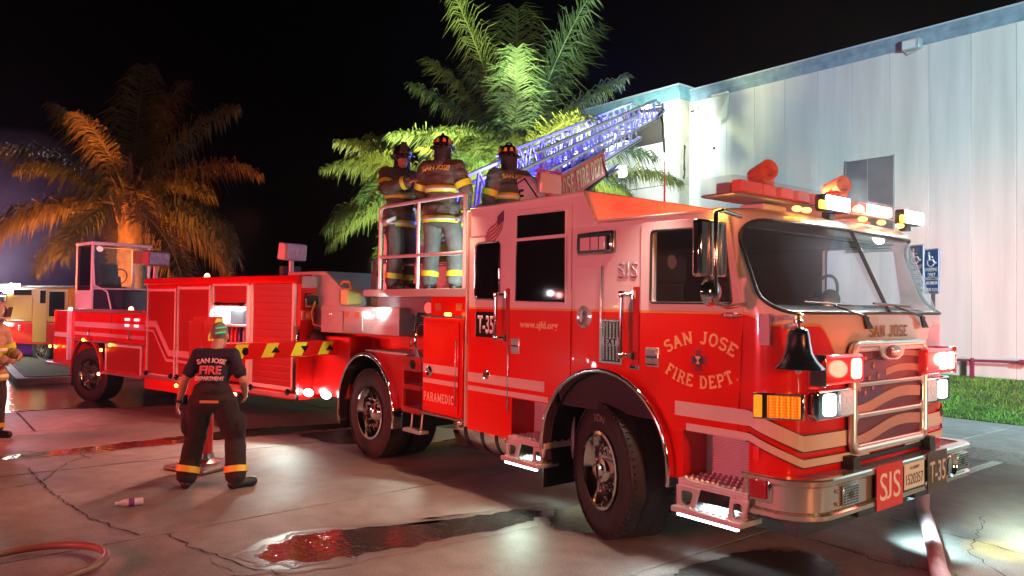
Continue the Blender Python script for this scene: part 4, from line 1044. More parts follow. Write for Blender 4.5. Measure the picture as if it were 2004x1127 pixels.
def rolldoor(s0, s1, z0, z1, m=shut, frame=True, slats=True):
    d = MB().box(X(s0), X(s1), -1.215, -1.195, z0, z1).build('roll_up_door', m, trl)
    n = int((z1 - z0) / .09)
    sl = None
    for i in range(n):
        z = z0 + (i + .5) * (z1 - z0) / n
        hh = (z1 - z0) / n * .46
        if sl is None:
            sl = MB().prism([(-1.2155, -hh), (-1.2172, -hh * .7), (-1.2172, hh * .7), (-1.2155, hh)], 'x', X(s0) + .01, X(s1) - .01).build('door_slat', m, d); sl.location = (0, 0, z)
        else: inst(sl, 'door_slat', d, (0, 0, z))
    f = MB().box(X(s0) - .035, X(s0), -1.235, -1.19, z0 - .02, z1 + .05).box(X(s1), X(s1) + .035, -1.235, -1.19, z0 - .02, z1 + .05).box(X(s0) - .035, X(s1) + .035, -1.237, -1.19, z1 + .0, z1 + .04).box(X(s0), X(s1), -1.235, -1.19, z0 - .045, z0).build('door_frame', trim, d, bevel=.004)
    return d
rolldoor(5.70, 4.86, .66, 1.97); rolldoor(4.74, 3.88, .66, 2.0)
rolldoor(3.74, 2.90, 1.80, 2.05); rolldoor(2.76, 1.86, .72, 2.08)
lowd = MB().box(X(3.74), X(2.90), -1.21, -1.195, .70, 1.20).build('drop_door', shut, trl, bevel=.004)
MB().box(X(3.74) - .035, X(2.9) + .035, -1.23, -1.19, 1.2, 1.23).build('door_frame', trim, lowd)
MB().cyl((X(3.70), -1.24, 1.79), (X(2.94), -1.24, 1.79), .018, n=10).box(X(3.66), X(3.58), -1.25, -1.2, 1.765, 1.815).box(X(3.06), X(2.98), -1.25, -1.2, 1.765, 1.815).build('door_bar', blacksatin, lowd)
# lit compartment
cw = mat('compartment_white', (.75, .78, .78), .5)
MB().box(X(3.78), X(2.84), -.60, -.59, .9, 2.05).box(X(3.80), X(3.785), -1.19, -.6, .9, 2.05).box(X(2.82), X(2.805), -1.19, -.6, .9, 2.05).box(X(3.78), X(2.82), -1.19, -.6, 1.47, 1.50).box(X(3.78), X(2.82), -1.19, -.6, 1.20, 1.23).build('compartment_lining', cw, tb)
MB().box(X(3.7), X(2.9), -1.10, -1.06, 2.02, 2.045).build('compartment_lamp', whitelit, tb)
tl = MB()
MB().box(X(3.60), X(3.25), -1.05, -.75, 1.50, 1.70).build('tool_case', mat('case_teal', (.10, .20, .22), .5), trl, bevel=.015)
MB().box(X(3.15), X(2.92), -1.05, -.8, 1.50, 1.66).build('tool_case', cw, trl, bevel=.015)
for i, (s, c) in enumerate(((3.62, (.45, .02, .03)), (3.52, (.5, .03, .03)), (3.42, (.02, .03, .2)), (3.30, (.3, .3, .32)), (3.18, (.02, .1, .25)), (3.06, (.25, .3, .1)))):
    MB().lathe([(.045, 0), (.045, .17), (.02, .20), (.02, .23)], (X(s), -.98, 1.23), (0, 0, 1), 12).build('extinguisher', mat('bottle_%d' % i if False else 'bottle' + str(i), c, .3), trl, smooth=40)
# painted stripes on the shutters
def tstripe(pts, h, n='stripe'):
    mb = MB()
    for (s0, z0), (s1, z1) in zip(pts[:-1], pts[1:]):
        mb.add([(X(s0), WY - .006, z0 - h / 2), (X(s1), WY - .006, z1 - h / 2), (X(s1), WY - .006, z1 + h / 2), (X(s0), WY - .006, z0 + h / 2),
                (X(s0), WY - .002, z0 - h / 2), (X(s1), WY - .002, z1 - h / 2), (X(s1), WY - .002, z1 + h / 2), (X(s0), WY - .002, z0 + h / 2)],
               [(0, 1, 2, 3), (0, 4, 5, 1), (3, 2, 6, 7), (4, 7, 6, 5)])
    mb.build(n, mat('trailer_stripe', (.62, .40, .42), .35), trl)
tstripe([(5.79, 1.45), (5.45, 1.45)], .10); tstripe([(5.45, 1.45), (5.02, 1.01)], .13); tstripe([(5.02, 1.01), (3.90, 1.01)], .10)
tstripe([(5.79, 1.34), (5.52, 1.34)], .035); tstripe([(5.52, 1.34), (5.10, .895)], .05); tstripe([(5.10, .895), (3.90, .895)], .04)
# rub rails and latches
MB().box(X(5.84), X(1.74), -1.25, -1.19, .585, .645).build('rub_rail', mat('rail_pink', (.60, .35, .36), .3, metal=.6), tb, bevel=.008)
lt = None
for s in (5.68, 4.90, 4.72, 3.92, 2.74, 1.90):
    for dz in (.66,):
        if lt is None: lt = MB().lathe([(.035, 0), (.045, .02), (.03, .04), (.015, .05)], (0, 0, 0), (0, -1, 0), 12).build('door_latch', blacksatin, tb, smooth=40); lt.location = (X(s), -1.235, dz)
        else: inst(lt, 'door_latch', tb, (X(s), -1.235, dz))
for s in (3.82, 2.845): MB().box(X(s) - .018, X(s) + .018, -1.26, -1.19, .66, 2.06).build('door_post', trim, tb, bevel=.004)
# rear low section
lowb = MB().box(X(9.42), X(5.82), -1.20, 1.20, 1.10, 1.62).box(X(7.30), X(5.82), -1.19, 1.19, .58, 1.12).box(X(9.42), X(8.58), -1.19, 1.19, .62, 1.12).build('tail_body', trail_red, trl, bevel=.01)
MB().box(X(8.50), X(5.84), -1.21, -1.195, 1.33, 1.42).box(X(8.50), X(5.84), -1.21, -1.195, 1.18, 1.235).build('stripe', mat('trailer_stripe'), lowb)
MB().box(X(8.55), X(5.84), -1.24, -1.19, 1.60, 1.66).box(X(8.55), X(5.84), -1.24, -1.19, 1.07, 1.10).box(X(7.3), X(5.84), -1.25, -1.19, .54, .585).build('rub_rail', mat('rail_pink'), lowb, bevel=.006)
MB().box(X(7.22), X(7.16), -1.22, -1.19, .60, 1.06).box(X(5.96), X(5.90), -1.22, -1.19, .60, 1.06).box(X(7.22), X(5.9), -1.222, -1.19, 1.03, 1.07).build('door_frame', trim, lowb)
MB().box(X(7.16), X(5.96), -1.212, -1.19, .62, 1.03).build('low_door', shut, lowb, bevel=.004)
MB().box(X(7.05), X(7.03), -1.20, -1.197, 1.11, 1.6).build('panel_gap', black, lowb)
for s in (7.9, 6.35):
    MB().tube([(X(s) + .035 * math.cos(2 * PI * k / 16), -1.215, 1.23 + .07 * math.sin(2 * PI * k / 16)) for k in range(16)], .010, 6, closed=True).build('latch_loop', chrome, lowb, smooth=60)
for i, s in enumerate((6.45, 6.12)):
    for z in (1.40, 1.50):
        MB().box(X(s) - .07, X(s) + .07, -1.222, -1.20, z - .02, z + .02).build('reflection_plate', mat('plate_glow', (.8, .7, .7), .3, emit=(1, .75, .75), es=1.6), lowb, bevel=.004)  # pale plates that glow by themselves
tw = tyreF
for sgn in (-1, 1):
    w_ = make_wheel((X(7.92), sgn * 1.03, .475), R(14) if sgn < 0 else R(194), tw, trl); w_.scale = (.895, .895, .895)
    arch_t = arch_trim('wheel_arch_trim', X(7.92), .50, .60, .64, sgn * 1.18, sgn * 1.26, 186, -6, mat('arch_red', (.5, .02, .02), .2, coat=1)); arch_t.parent = trl
    MB().box(X(8.62), X(8.60), sgn * .8, sgn * 1.2, .22, .65).build('mud_flap', black, trl)
MB().cyl((X(7.92), -.8, .475), (X(7.92), .8, .475), .09, n=10).box(X(9.2), X(1.8), -.45, -.35, .60, .85).box(X(9.2), X(1.8), .35, .45, .60, .85).build('trailer_frame', black, trl)
MB().box(X(9.46), X(9.42), -1.2, 1.2, .62, 1.60).build('tail_panel', trail_red, trl, bevel=.008)
MB().box(X(9.75), X(8.58), -1.22, 1.2, .56, .62).build('tail_step', mat('rail_pink'), trl, bevel=.006)
MB().box(X(9.3), X(8.75), -1.25, -1.19, 1.12, 1.20).box(X(8.72), X(8.66), -1.26, -1.19, .7, 1.6).build('tail_rail', trim, trl, bevel=.006)
# tiller cab
tcab = empty('tiller_cab'); tcab.parent = trl
tp = mat('tiller_white', (.84, .74, .77), .25, coat=.6)
c0, c1, yl, yr = X(9.30), X(8.60), -.90, .22     # rear, front, right side, left side
zt, zb = 2.86, 1.62
MB().box(c0, c1 + .04, yl - .02, yr + .02, zt, zt + .07).build('cab_roof', tp, tcab, bevel=.03, seg=3)
MB().box(c0, c0 + .06, yl, yl + .06, zb, zt).box(c1 - .05, c1, yl, yl + .05, zb, zt).box(c1 - .05, c1, yr - .05, yr, zb, zt).box(c0, c0 + .06, yr - .06, yr, zb, zt).box(c1 - .04, c1 + .01, yl, yr, 2.02, 2.05).build('cab_posts', tp, tcab, bevel=.012)
MB().box(c0 + .06, c1 - .05, yl, yl + .03, zb, 2.0).build('cab_side', tp, tcab)
MB().box(c0 + .06, c1 - .05, yl + .01, yl + .02, 2.0, zt).build('side_glass', glass('rosy_glass', t=.6, tint=(1, .6, .75)), tcab)
MB().box(c0, c0 + .03, yl, yr, zb, 2.1).build('cab_back', tp, tcab)
MB().box(c1 - .02, c1 - .01, yl + .05, yr - .05, 2.05, zt).build('front_glass', windglass, tcab)
MB().box(c1 - .02, c1 - .01, yl + .05, yr - .05, zb, 2.02).build('lower_glass', mat('lower_panel', (.05, .04, .08), .15), tcab)
MB().box(c1 - .005, c1 + .003, yl + .60, yl + .68, 1.62, 2.03).box(c1 - .005, c1 + .003, yl + .5, yl + .95, 1.99, 2.02).build('wiper_box', black, tcab)
MB().tube([(c1 + .02, yl + .02, 2.55), (c1 + .05, yl + .04, 2.1), (c1 + .1, yl + .25, 1.98), (c1 + .12, yl + .32, 1.65)], .016, 8).build('grab_rail', tp, tcab, smooth=60)
MB().hexa([(c0 + .12, -.55, 1.7), (c0 + .22, -.55, 1.7), (c0 + .22, -.12, 1.7), (c0 + .12, -.12, 1.7)], [(c0 + .06, -.5, 2.55), (c0 + .15, -.5, 2.55), (c0 + .15, -.16, 2.55), (c0 + .06, -.16, 2.55)]).box(c0 + .1, c0 + .5, -.55, -.12, 1.95, 2.08).build('tiller_seat', mat('tiller_seat_black', (.02, .02, .025), .5), tcab, bevel=.04)
MB().tube([(c1 - .22 + .05 * math.sin(2 * PI * k / 20), -.30 + .16 * math.cos(2 * PI * k / 20), 2.28 + .15 * math.sin(2 * PI * k / 20)) for k in range(20)], .014, 6, closed=True).tube([(c1 - .2, -.3, 2.28), (c1 - .1, -.3, 1.9)], .03, 6).build('tiller_wheel', black, tcab, smooth=60)
MB().cyl((c1 + .02, yl + .12, 2.80), (c1 + .08, yl + .12, 2.78), .05, n=12).cyl((c1 + .02, yr - .02, 2.74), (c1 + .10, yr - .02, 2.70), .05, n=12).build('cab_lamp', mat('cab_lamp', (.8, .6, .62), .2, emit=(1, .6, .6), es=.6), tcab, smooth=40)
MB().box(c1 + .0, c1 + .02, yr - .35, yr - .17, 2.55, 2.80).build('red_panel_reflector', mat('orange_panel', (.6, .1, .04), .4), tcab)
# flood lights on posts
def floodlight(s, y, zbase, m, k=1., lit=.0):
    f = empty('flood_light', (X(s), y, zbase)); f.parent = trl
    MB().cyl((0, 0, -.02), (0, 0, .12), .05 * k, .03 * k, n=10).cyl((0, 0, .1), (0, 0, .24 * k), .035, n=10).box(-.07, .07, -.07, .07, -.03, .01).build('post', tp, f, smooth=40)
    MB().hexa([(-.09, -.19 * k, .24 * k), (.10, -.19 * k, .22 * k), (.10, .19 * k, .22 * k), (-.09, .19 * k, .24 * k)], [(-.05, -.19 * k, .49 * k), (.12, -.19 * k, .46 * k), (.12, .19 * k, .46 * k), (-.05, .19 * k, .49 * k)]).build('lamp_head', m, f, bevel=.025)
    MB().hexa([(.105, -.16 * k, .25 * k), (.115, -.16 * k, .25 * k), (.115, .16 * k, .25 * k), (.105, .16 * k, .25 * k)], [(.122, -.16 * k, .44 * k), (.132, -.16 * k, .44 * k), (.132, .16 * k, .44 * k), (.122, .16 * k, .44 * k)]).build('lamp_glass', mat('pink_reflector', (.72, .45, .48), .2, metal=.4, bump=.6, bscale=18), f)
    return f
floodlight(2.78, -.60, 2.20, tp); floodlight(5.95, -1.0, 2.17, mat('lamp_rose', (.55, .25, .27), .3)); 
MB().box(X(3.05), X(2.95), -.62, -.3, 2.18, 2.36).build('spare_lamp', darkgrey, trl, bevel=.02)
# beacons and running lamps
def beacon(s, y, z, m=redlit, r_=.035):
    return MB().lathe([(r_ * 1.2, 0), (r_ * 1.2, .01), (r_, .03), (r_ * .6, .05), (.005, .055)], (X(s), y, z), (0, 0, 1), 14).build('beacon', m, trl, smooth=50)
beacon(4.17, -1.1, 2.19); beacon(6.45, -1.15, 1.66); beacon(8.85, -1.15, 1.62, mat('white_beacon', (.9, .8, .8), .2, emit=(1, .7, .65), es=8))
for s, z, mm in ((7.35, .53, redlit), (3.1, .53, redlit), (4.7, .53, amberlens2), (8.0, 1.10, amberlens2), (7.28, .95, amberlens2), (6.95, 1.05, amberlens2), (9.2, .92, amberlens2), (9.45, .92, amberlens2)):
    MB().ell((X(s), -1.262, z), (.045, .02, .03), 10, 6).build('marker_lamp', mm, trl, smooth=60)
# front end: pump heads, hose box and gooseneck
fe = mat('front_pink_metal', (.60, .45, .50), .35, metal=.7)
hb = MB().prism([(X(2.35), 1.50), (X(1.30), 1.50), (X(1.22), 1.70), (X(1.22), 2.02), (X(1.55), 2.24), (X(2.35), 2.24)], 'y', -.95, -.10).build('hydraulic_box', plate, trl, bevel=.006)
MB().box(X(1.76), X(1.74), -1.19, -.6, 1.52, 2.17).build('control_panel', trail_red, trl)
for z0, z1 in ((2.02, 2.17), (1.60, 1.72)):
    p_ = MB().box(X(1.74), X(1.72), -1.18, -.70, z0, z1).build('finned_panel', fe, trl)
    for k in range(5): MB().box(X(1.72), X(1.705), -1.17, -.71, z0 + .012 + k * (z1 - z0) / 5, z0 + .022 + k * (z1 - z0) / 5).build('fin', fe, p_)
MB().box(X(1.73), X(1.69), -1.14, -.90, 1.80, 1.92).build('reel_opening', black, trl, bevel=.01)
MB().tube([(X(1.68), -1.15, 1.78), (X(1.68), -1.15, 1.94), (X(1.68), -.86, 1.94), (X(1.68), -.86, 1.78), ], .014, 6, closed=True).build('reel_roller', chrome, trl, smooth=60)
hosey = mat('yellow_hose', (.62, .52, .12), .5)
MB().tube([(X(1.66), -1.02, 1.84), (X(1.62), -1.10, 1.70), (X(1.58), -1.10, 1.55), (X(1.45), -.98, 1.50), (X(1.30), -.88, 1.62), (X(1.22), -.82, 1.85), (X(1.25), -.70, 1.98)], .014, 8).build('hydraulic_hose', hosey, trl, smooth=60)
for y in (-1.10, -.90): MB().ell((X(1.68), y, 1.66), (.03, .05, .05), 12, 8).build('valve_knob', mat('knob_orange', (.6, .25, .04), .4), trl, smooth=60)
tool = MB().box(X(1.30), X(1.10), -.95, -.70, 1.80, 2.02).build('rescue_tool', mat('tool_yellow', (.75, .65, .2), .4), trl, bevel=.03)
MB().tube([(X(1.32), -.9, 2.02), (X(1.25), -.9, 2.10), (X(1.12), -.9, 2.10), (X(1.08), -.9, 2.0)], .02, 8).build('tool_handle', hosey, tool, smooth=60)
bx1 = MB().box(X(1.30), X(-.12), -1.20, -.55, 1.46, 1.785).build('tool_box', plate, trl, bevel=.008)
for s0, s1 in ((1.26, .86), (.84, .50)):
    d_ = MB().box(X(s0), X(s1), -1.218, -1.201, 1.49, 1.73).build('box_door', plate, bx1, bevel=.006)
MB().box(X(1.10), X(1.06), -1.224, -1.2185, 1.68, 1.70).build('box_latch', steel, bx1)
for s in (.80, .62): MB().box(X(s), X(s - .08), -1.2235, -1.2185, 1.66, 1.72).build('warning_label', mat('label_dull'), bx1)
for s in (.44, .20): MB().ell((X(s), -1.205, 1.69), (.055, .02, .035), 12, 6).build('box_lamp', whitelit, bx1, smooth=60)
# gooseneck and stabiliser housing
MB().prism([(X(1.95), .56), (X(1.95), 1.46), (X(-.4), 1.46), (X(-.4), 1.22), (X(.45), 1.15), (X(.95), .70), (X(1.05), .56)], 'y', -.62, .62).build('gooseneck', trail_red, trl, bevel=.02)
MB().box(X(1.74), X(1.0), -.98, -.62, .62, 1.40).build('stabiliser_housing', trail_red, trl, bevel=.02)
MB().ell((X(1.60), -1.02, 1.35), (.14, .10, .12), 12, 8).build('hose_bundle', rubber, trl, smooth=60)
for s in (1.66, 1.30): MB().ell((X(s), -1.10, .66), (.09, .04, .05), 14, 8).build('ground_lamp', whitelit, trl, smooth=60)
MB().box(X(1.80), X(1.74), -1.24, -1.19, .56, 1.52).build('corner_trim', mat('mirror_trim', (.7, .35, .36), .1, metal=1), trl, bevel=.006)
# stabiliser beam reaching out sideways, with its jack
sb = MB().box(X(1.42), X(1.22), -2.62, -.6, 1.17, 1.36).build('stabiliser_beam', trail_red, trl, bevel=.006)
for i in range(5):
    y = -2.50 + i * .40
    m_ = chev
    MB().prism([(y, 1.185), (y + .16, 1.185), (y + .24, 1.345), (y + .08, 1.345)], 'x', X(1.22), X(1.217)).build('chevron_stripe', chev, sb)
for i, y in enumerate((-2.31, -1.91, -1.50, -1.12, -.80)):
    if i == 0: poly = [(y + .04 * math.cos(2 * PI * k / 14), 1.265 + .045 * math.sin(2 * PI * k / 14)) for k in range(14)]
    elif i % 2: poly = [(y - .06, 1.235), (y + .06, 1.235), (y, 1.305)]
    else: poly = [(y - .06, 1.30), (y + .06, 1.30), (y, 1.23)]
    MB().prism(poly, 'x', X(1.217), X(1.209)).build('grip_hole', blacksatin, sb)
jk = MB().box(X(1.44), X(1.20), -2.80, -2.60, .62, 1.66).build('stabiliser_jack', trail_red, trl, bevel=.01)
MB().prism([(-2.80, 1.40), (-2.72, 1.40), (-2.60, 1.64), (-2.68, 1.64)], 'x', X(1.20), X(1.197)).build('chevron_stripe', chev, jk)
MB().cyl((X(1.32), -2.70, .12), (X(1.32), -2.70, .7), .07, n=16).build('jack_ram', mat('jack_red', (.55, .02, .02), .25, coat=.6), jk, smooth=40)
MB().lathe([(.16, 0), (.16, .03), (.09, .06), (.08, .12)], (X(1.32), -2.70, .045), (0, 0, 1), 20).build('jack_foot', steel, jk, smooth=40)
MB().box(X(1.46), X(1.18), -2.85, -2.78, .68, 1.62).build('jack_cover', trail_red, jk, bevel=.01)
pad = empty('jack_pad', (-4.20, -2.93, 0), R(25), 'flat steel pad on the ground under the red stabiliser jack', 'jack pad')
MB().box(-.30, .30, -.30, .30, .006, .045).build('plate', mat('pad_steel', (.30, .28, .28), .4, metal=.9, var=.2), pad, bevel=.01)
MB().tube([(-.3, -.06, .03), (-.37, -.06, .035), (-.37, .06, .035), (-.3, .06, .03)], .012, 6).build('handle', steel, pad, smooth=60)

# ================================================================ AERIAL LADDER on its turntable
ladw = (-.4774, .8787)          # horizontal heading of the ladder
LAZ = math.atan2(ladw[1], ladw[0]); EL = R(19.3)
lad = empty('aerial_ladder', (-3.5, 0, 1.95), 0, 'raised aerial ladder glowing blue with its railed turntable, reaching to the building corner', 'ladder')
LM = Matrix.Translation((0, 0, .55)) @ Matrix.Rotation(LAZ, 4, 'Z') @ Matrix.Rotation(-EL, 4, 'Y')
ladm = mat('ladder_aluminium', (.70, .70, .74), .35, metal=.85, var=.08)
darkrail = mat('ladder_dark_rail', (.03, .03, .04), .4)
def lput(o): o.matrix_local = LM; return o
def section(name, x0, x1, w, zb, h, step, bar, sub):
    """one telescoping section: two side trusses and rungs; local x along the ladder"""
    hold = MB()
    for s in (-1, 1):
        hold.box(x0, x1, s * w - .035, s * w + .035, zb, zb + .09).box(x0, x1, s * w - .025, s * w + .025, zb + h - .05, zb + h)
    r_ = lput(hold.build(name, ladm, lad, bevel=.006, seg=1))
    MB().box(x0, x1, -w - .037, -w - .0355, zb + .015, zb + .05).build('rail_wear_strip', darkrail, r_)
    rg = None; n = int((x1 - x0) / .36)
    rg = None
    for i in range(n):
        p = (x0 + .2 + i * .36, 0, zb + .05)
        if rg is None: rg = MB().cyl((0, -w, 0), (0, w, 0), .018, n=8).build('rung', ladm, r_, smooth=60); rg.location = p
        else: inst(rg, 'rung', r_, p)
    br = None; m = int((x1 - x0) / step)
    for i in range(m):
        for s in (-1, 1):
            p = (x0 + i * step, s * w, zb + .07)
            if br is None:
                br = MB().beam((.02, 0, 0), (step * .5, 0, h - .1), bar, bar, (0, 1, 0)).beam((step * .5, 0, h - .1), (step - .02, 0, 0), bar, bar, (0, 1, 0)).build('brace', ladm, r_); br.location = p
            else: inst(br, 'brace', r_, p)
    return r_
base_s = section('base_section', -.95, 6.1, .47, 0, .66, .80, .034, 0)
mid_s = section('middle_section', .6, 8.8, .38, .22, .60, .66, .028, 0)
fly_s = section('fly_section', 2.2, 11.2, .30, .42, .52, .56, .024, 0)
# tip
tip = lput(MB().box(11.2, 11.26, -.33, .33, .42, .62).beam((11.2, -.28, .9), (11.75, -.28, .78), .04, .05).beam((11.2, .28, .9), (11.75, .28, .78), .04, .05).tube([(11.7, -.3, .78), (11.85, -.3, .70), (11.85, .3, .70), (11.7, .3, .78)], .025, 6).build('ladder_tip', ladm, lad))
MB().cyl((11.0, -.34, .50), (11.5, -.36, .58), .05, n=10).cyl((11.5, -.36, .58), (11.62, -.36, .60), .075, n=10).build('monitor_nozzle', steel, tip, smooth=40)
MB().tube([(11.3, -.36, .55), (11.5, -.38, .30), (11.45, -.38, 0.0), (11.5, -.38, -.45)], .03, 6).build('tip_hose', black, tip, smooth=60)
wp = lput(MB().tube([(1.0, -.10, .02), (9.0, -.10, .12)], .055, 8).tube([(1.0, .12, -.06), (6.0, .12, -.06)], .07, 8).build('waterway_pipe', ladm, lad, smooth=60))
hy = lput(MB().tube([(.6, -.52, .10), (3.2, -.55, -.02), (6.2, -.50, .08)], .022, 6).tube([(4.9, -.52, .45), (5.2, -.53, .02), (6.4, -.52, -.02)], .03, 6).build('hydraulic_line', black, lad, smooth=60))
cyl_ = lput(MB().cyl((-.2, -.35, -.75), (3.1, -.35, -.04), .085, n=14).cyl((-.2, .35, -.75), (3.1, .35, -.04), .085, n=14).build('lift_cylinder', mat('cylinder_pale', (.6, .55, .6), .3, metal=.4), lad, smooth=40))
# name board on the near side
nb = MB().box(1.55, 5.15, -.535, -.52, .07, .50).build('name_board', mat('board_red', (.55, .012, .012), .6), lad); lput(nb)
slab('board_lettering', 'SAN JOSE FIRE DEPT.', mat('board_gold', (.50, .32, .07), .5), nb, (3.35, -.536, .13), (1, 0, 0), (0, 0, 1), .31, 3.4, thick=.006, sw=.15)
MB().box(1.5, 5.2, -.538, -.518, .50, .53).build('board_edge', darkrail, nb)
# blue tracer lights inside the trusses, white work lamps
bl = mat('blue_strip_lit', (.1, .1, .8), .3, emit=(.10, .10, 1), es=6)
for i in range(7):
    x = .8 + i * 1.5
    lput(MB().box(x, x + .9, -.02, .02, .40 + .02 * i, .425 + .02 * i).build('tracer_strip', bl, lad))
LW = Matrix.Translation((-3.5, 0, 1.95)) @ LM
for x in (1.4, 2.8, 4.4, 6.0, 7.6, 9.2, 10.4):
    p = LW @ Vector((x, 0, .60)); point(p, 55, (.08, .08, 1), .10, 'tracer_lamp')
for x, y in ((6.3, -.55),):
    wl = lput(MB().box(x - .12, x + .12, y - .06, y + .06, -.18, .02).build('work_lamp', whitelit, lad, bevel=.02))
    point(LW @ Vector((x + .2, y - .25, -.15)), 26, (.92, 1, .97), .06, 'work_lamp_glow')
point(LW @ Vector((1.0, -.9, .1)), 8, (.9, 1, .97), .06, 'work_lamp_glow')
tl_ = lput(MB().box(11.35, 11.45, -.12, .12, .70, .80).build('tip_lamp', whitelit, lad, bevel=.01))
# turntable: deck, railing, pedestal, console (these do not tilt)
dk = MB().prism([(-.35, -1.22), (1.80, -1.22), (1.80, 1.15), (-1.1, 1.15), (-1.1, -.6)], 'z', -.03, .03).build('turntable_deck', alu, lad, bevel=.008)
MB().box(-.32, 1.82, -1.235, -1.20, -.04, .045).build('deck_edge', mat('deck_edge', (.75, .78, .76), .3, metal=.5), dk, bevel=.006)
MB().box(-.38, 1.78, -1.0, 1.0, -.24, -.04).build('turntable_ring', mat('ring_grey', (.22, .22, .25), .5, metal=.5), lad)
MB().hexa([(-.5, -.55, .03), (.6, -.55, .03), (.6, .55, .03), (-.5, .55, .03)], [(-.3, -.5, .62), (.35, -.5, .62), (.35, .5, .62), (-.3, .5, .62)]).build('pedestal', mat('pedestal_white', (.75, .75, .75), .4), lad, bevel=.03)
gb = MB().prism([(-.15, .04), (1.0, .04), (1.0, .62), (.1, .62)], 'y', -.52, -.46).build('guard_panel', mat('guard_green', (.10, .38, .06), .5), lad, bevel=.01)
MB().box(.95, 1.6, -.50, -.3, .05, .75).build('control_console', mat('console_white', (.82, .82, .82), .4), lad, bevel=.02)
wr = mat('rail_white', (.80, .82, .82), .3, metal=.2)
rz = 1.0
def rail(name, pts, r_=.022): return MB().tube(pts, r_, 10).build(name, wr, lad, smooth=60)
rail('railing_post', [(.02, -1.2, .03), (.02, -1.2, 1.0)], .022)
rail('railing_post', [(.86, -1.2, .03), (.86, -1.2, 1.0)], .020)
rail('railing_post', [(1.74, -1.2, .03), (1.74, -1.2, .98)], .022)
rail('top_rail', [(.02, -1.2, .98), (.08, -1.2, 1.01), (1.74, -1.2, .99)], .021)
rail('middle_rail', [(.02, -1.2, .42), (1.74, -1.2, .40)], .02)
rail('railing_post', [(-.30, -.95, .03), (-.30, -.95, .95)], .022); rail('railing_post', [(-.22, -.98, .03), (-.22, -.98, .93)], .020)
rail('gate_rail', [(-.30, -.95, .42), (.02, -1.2, .42)], .016); rail('gate_rail', [(-.22, -.98, .9), (-.12, -1.05, .92)], .016)
MB().box(-.33, -.18, -1.0, -.93, .36, .47).build('gate_latch', steel, lad, bevel=.01)
MB().tube([(-.28 + .30 * k / 10, -.95 - .25 * k / 10, .86 - .14 * math.sin(PI * k / 10)) for k in range(11)], .011, 6).build('gate_chain', mat('chain', (.6, .5, .5), .3, metal=1), lad, smooth=60)
MB().box(-.75, -.45, -.9, -.1, -.42, -.05).box(-.75, -.70, -.9, -.85, -.05, .45).box(-.75, -.3, -.9, -.86, .42, .46).build('side_frame', steel, lad)
# white cover with its letter and a work lamp, beside the ladder foot
wc = MB().prism([(.55, .98), (1.35, .98), (1.30, 1.20), (1.10, 1.42), (.85, 1.45), (.65, 1.30)], 'y', .15, .55).build('winch_cover', mat('cover_white', (.80, .82, .80), .4), lad, bevel=.06, seg=3)
text('cover_letter', 'E', blacksatin, wc, (.98, .148, 1.10), (1, 0, 0), (0, 0, 1), .16, .10, bold=.02)
MB().tube([(.72, .14, 1.05), (.80, .14, 1.30), (1.05, .14, 1.38), (1.30, .14, 1.12)], .008, 6).build('cover_strap', blacksatin, wc, smooth=60)
wl = MB().box(1.42, 1.48, .02, .34, 1.16, 1.40).build('deck_lamp', mat('lamp_pale', (.55, .55, .55), .3, metal=.4), lad, bevel=.015)
MB().tube([(1.45, 0, 1.30), (1.45, -.01, 1.42), (1.45, .36, 1.42), (1.45, .36, 1.30)], .010, 6).box(1.42, 1.48, .14, .22, .8, 1.15).build('deck_lamp_bracket', mat('bracket_red', (.5, .03, .03), .4), wl)
MB().cyl((1.1, -.2, .03), (1.1, -.2, .8), .05, n=10).build('deck_post', wr, lad, smooth=40)
point((-1.85, -.85, 2.12), 60, (.80, 1, .95), .08, 'deck_lamp_glow')
point((-3.35, -.35, 2.15), 100, (.72, 1, .92), .08, 'deck_lamp_glow')

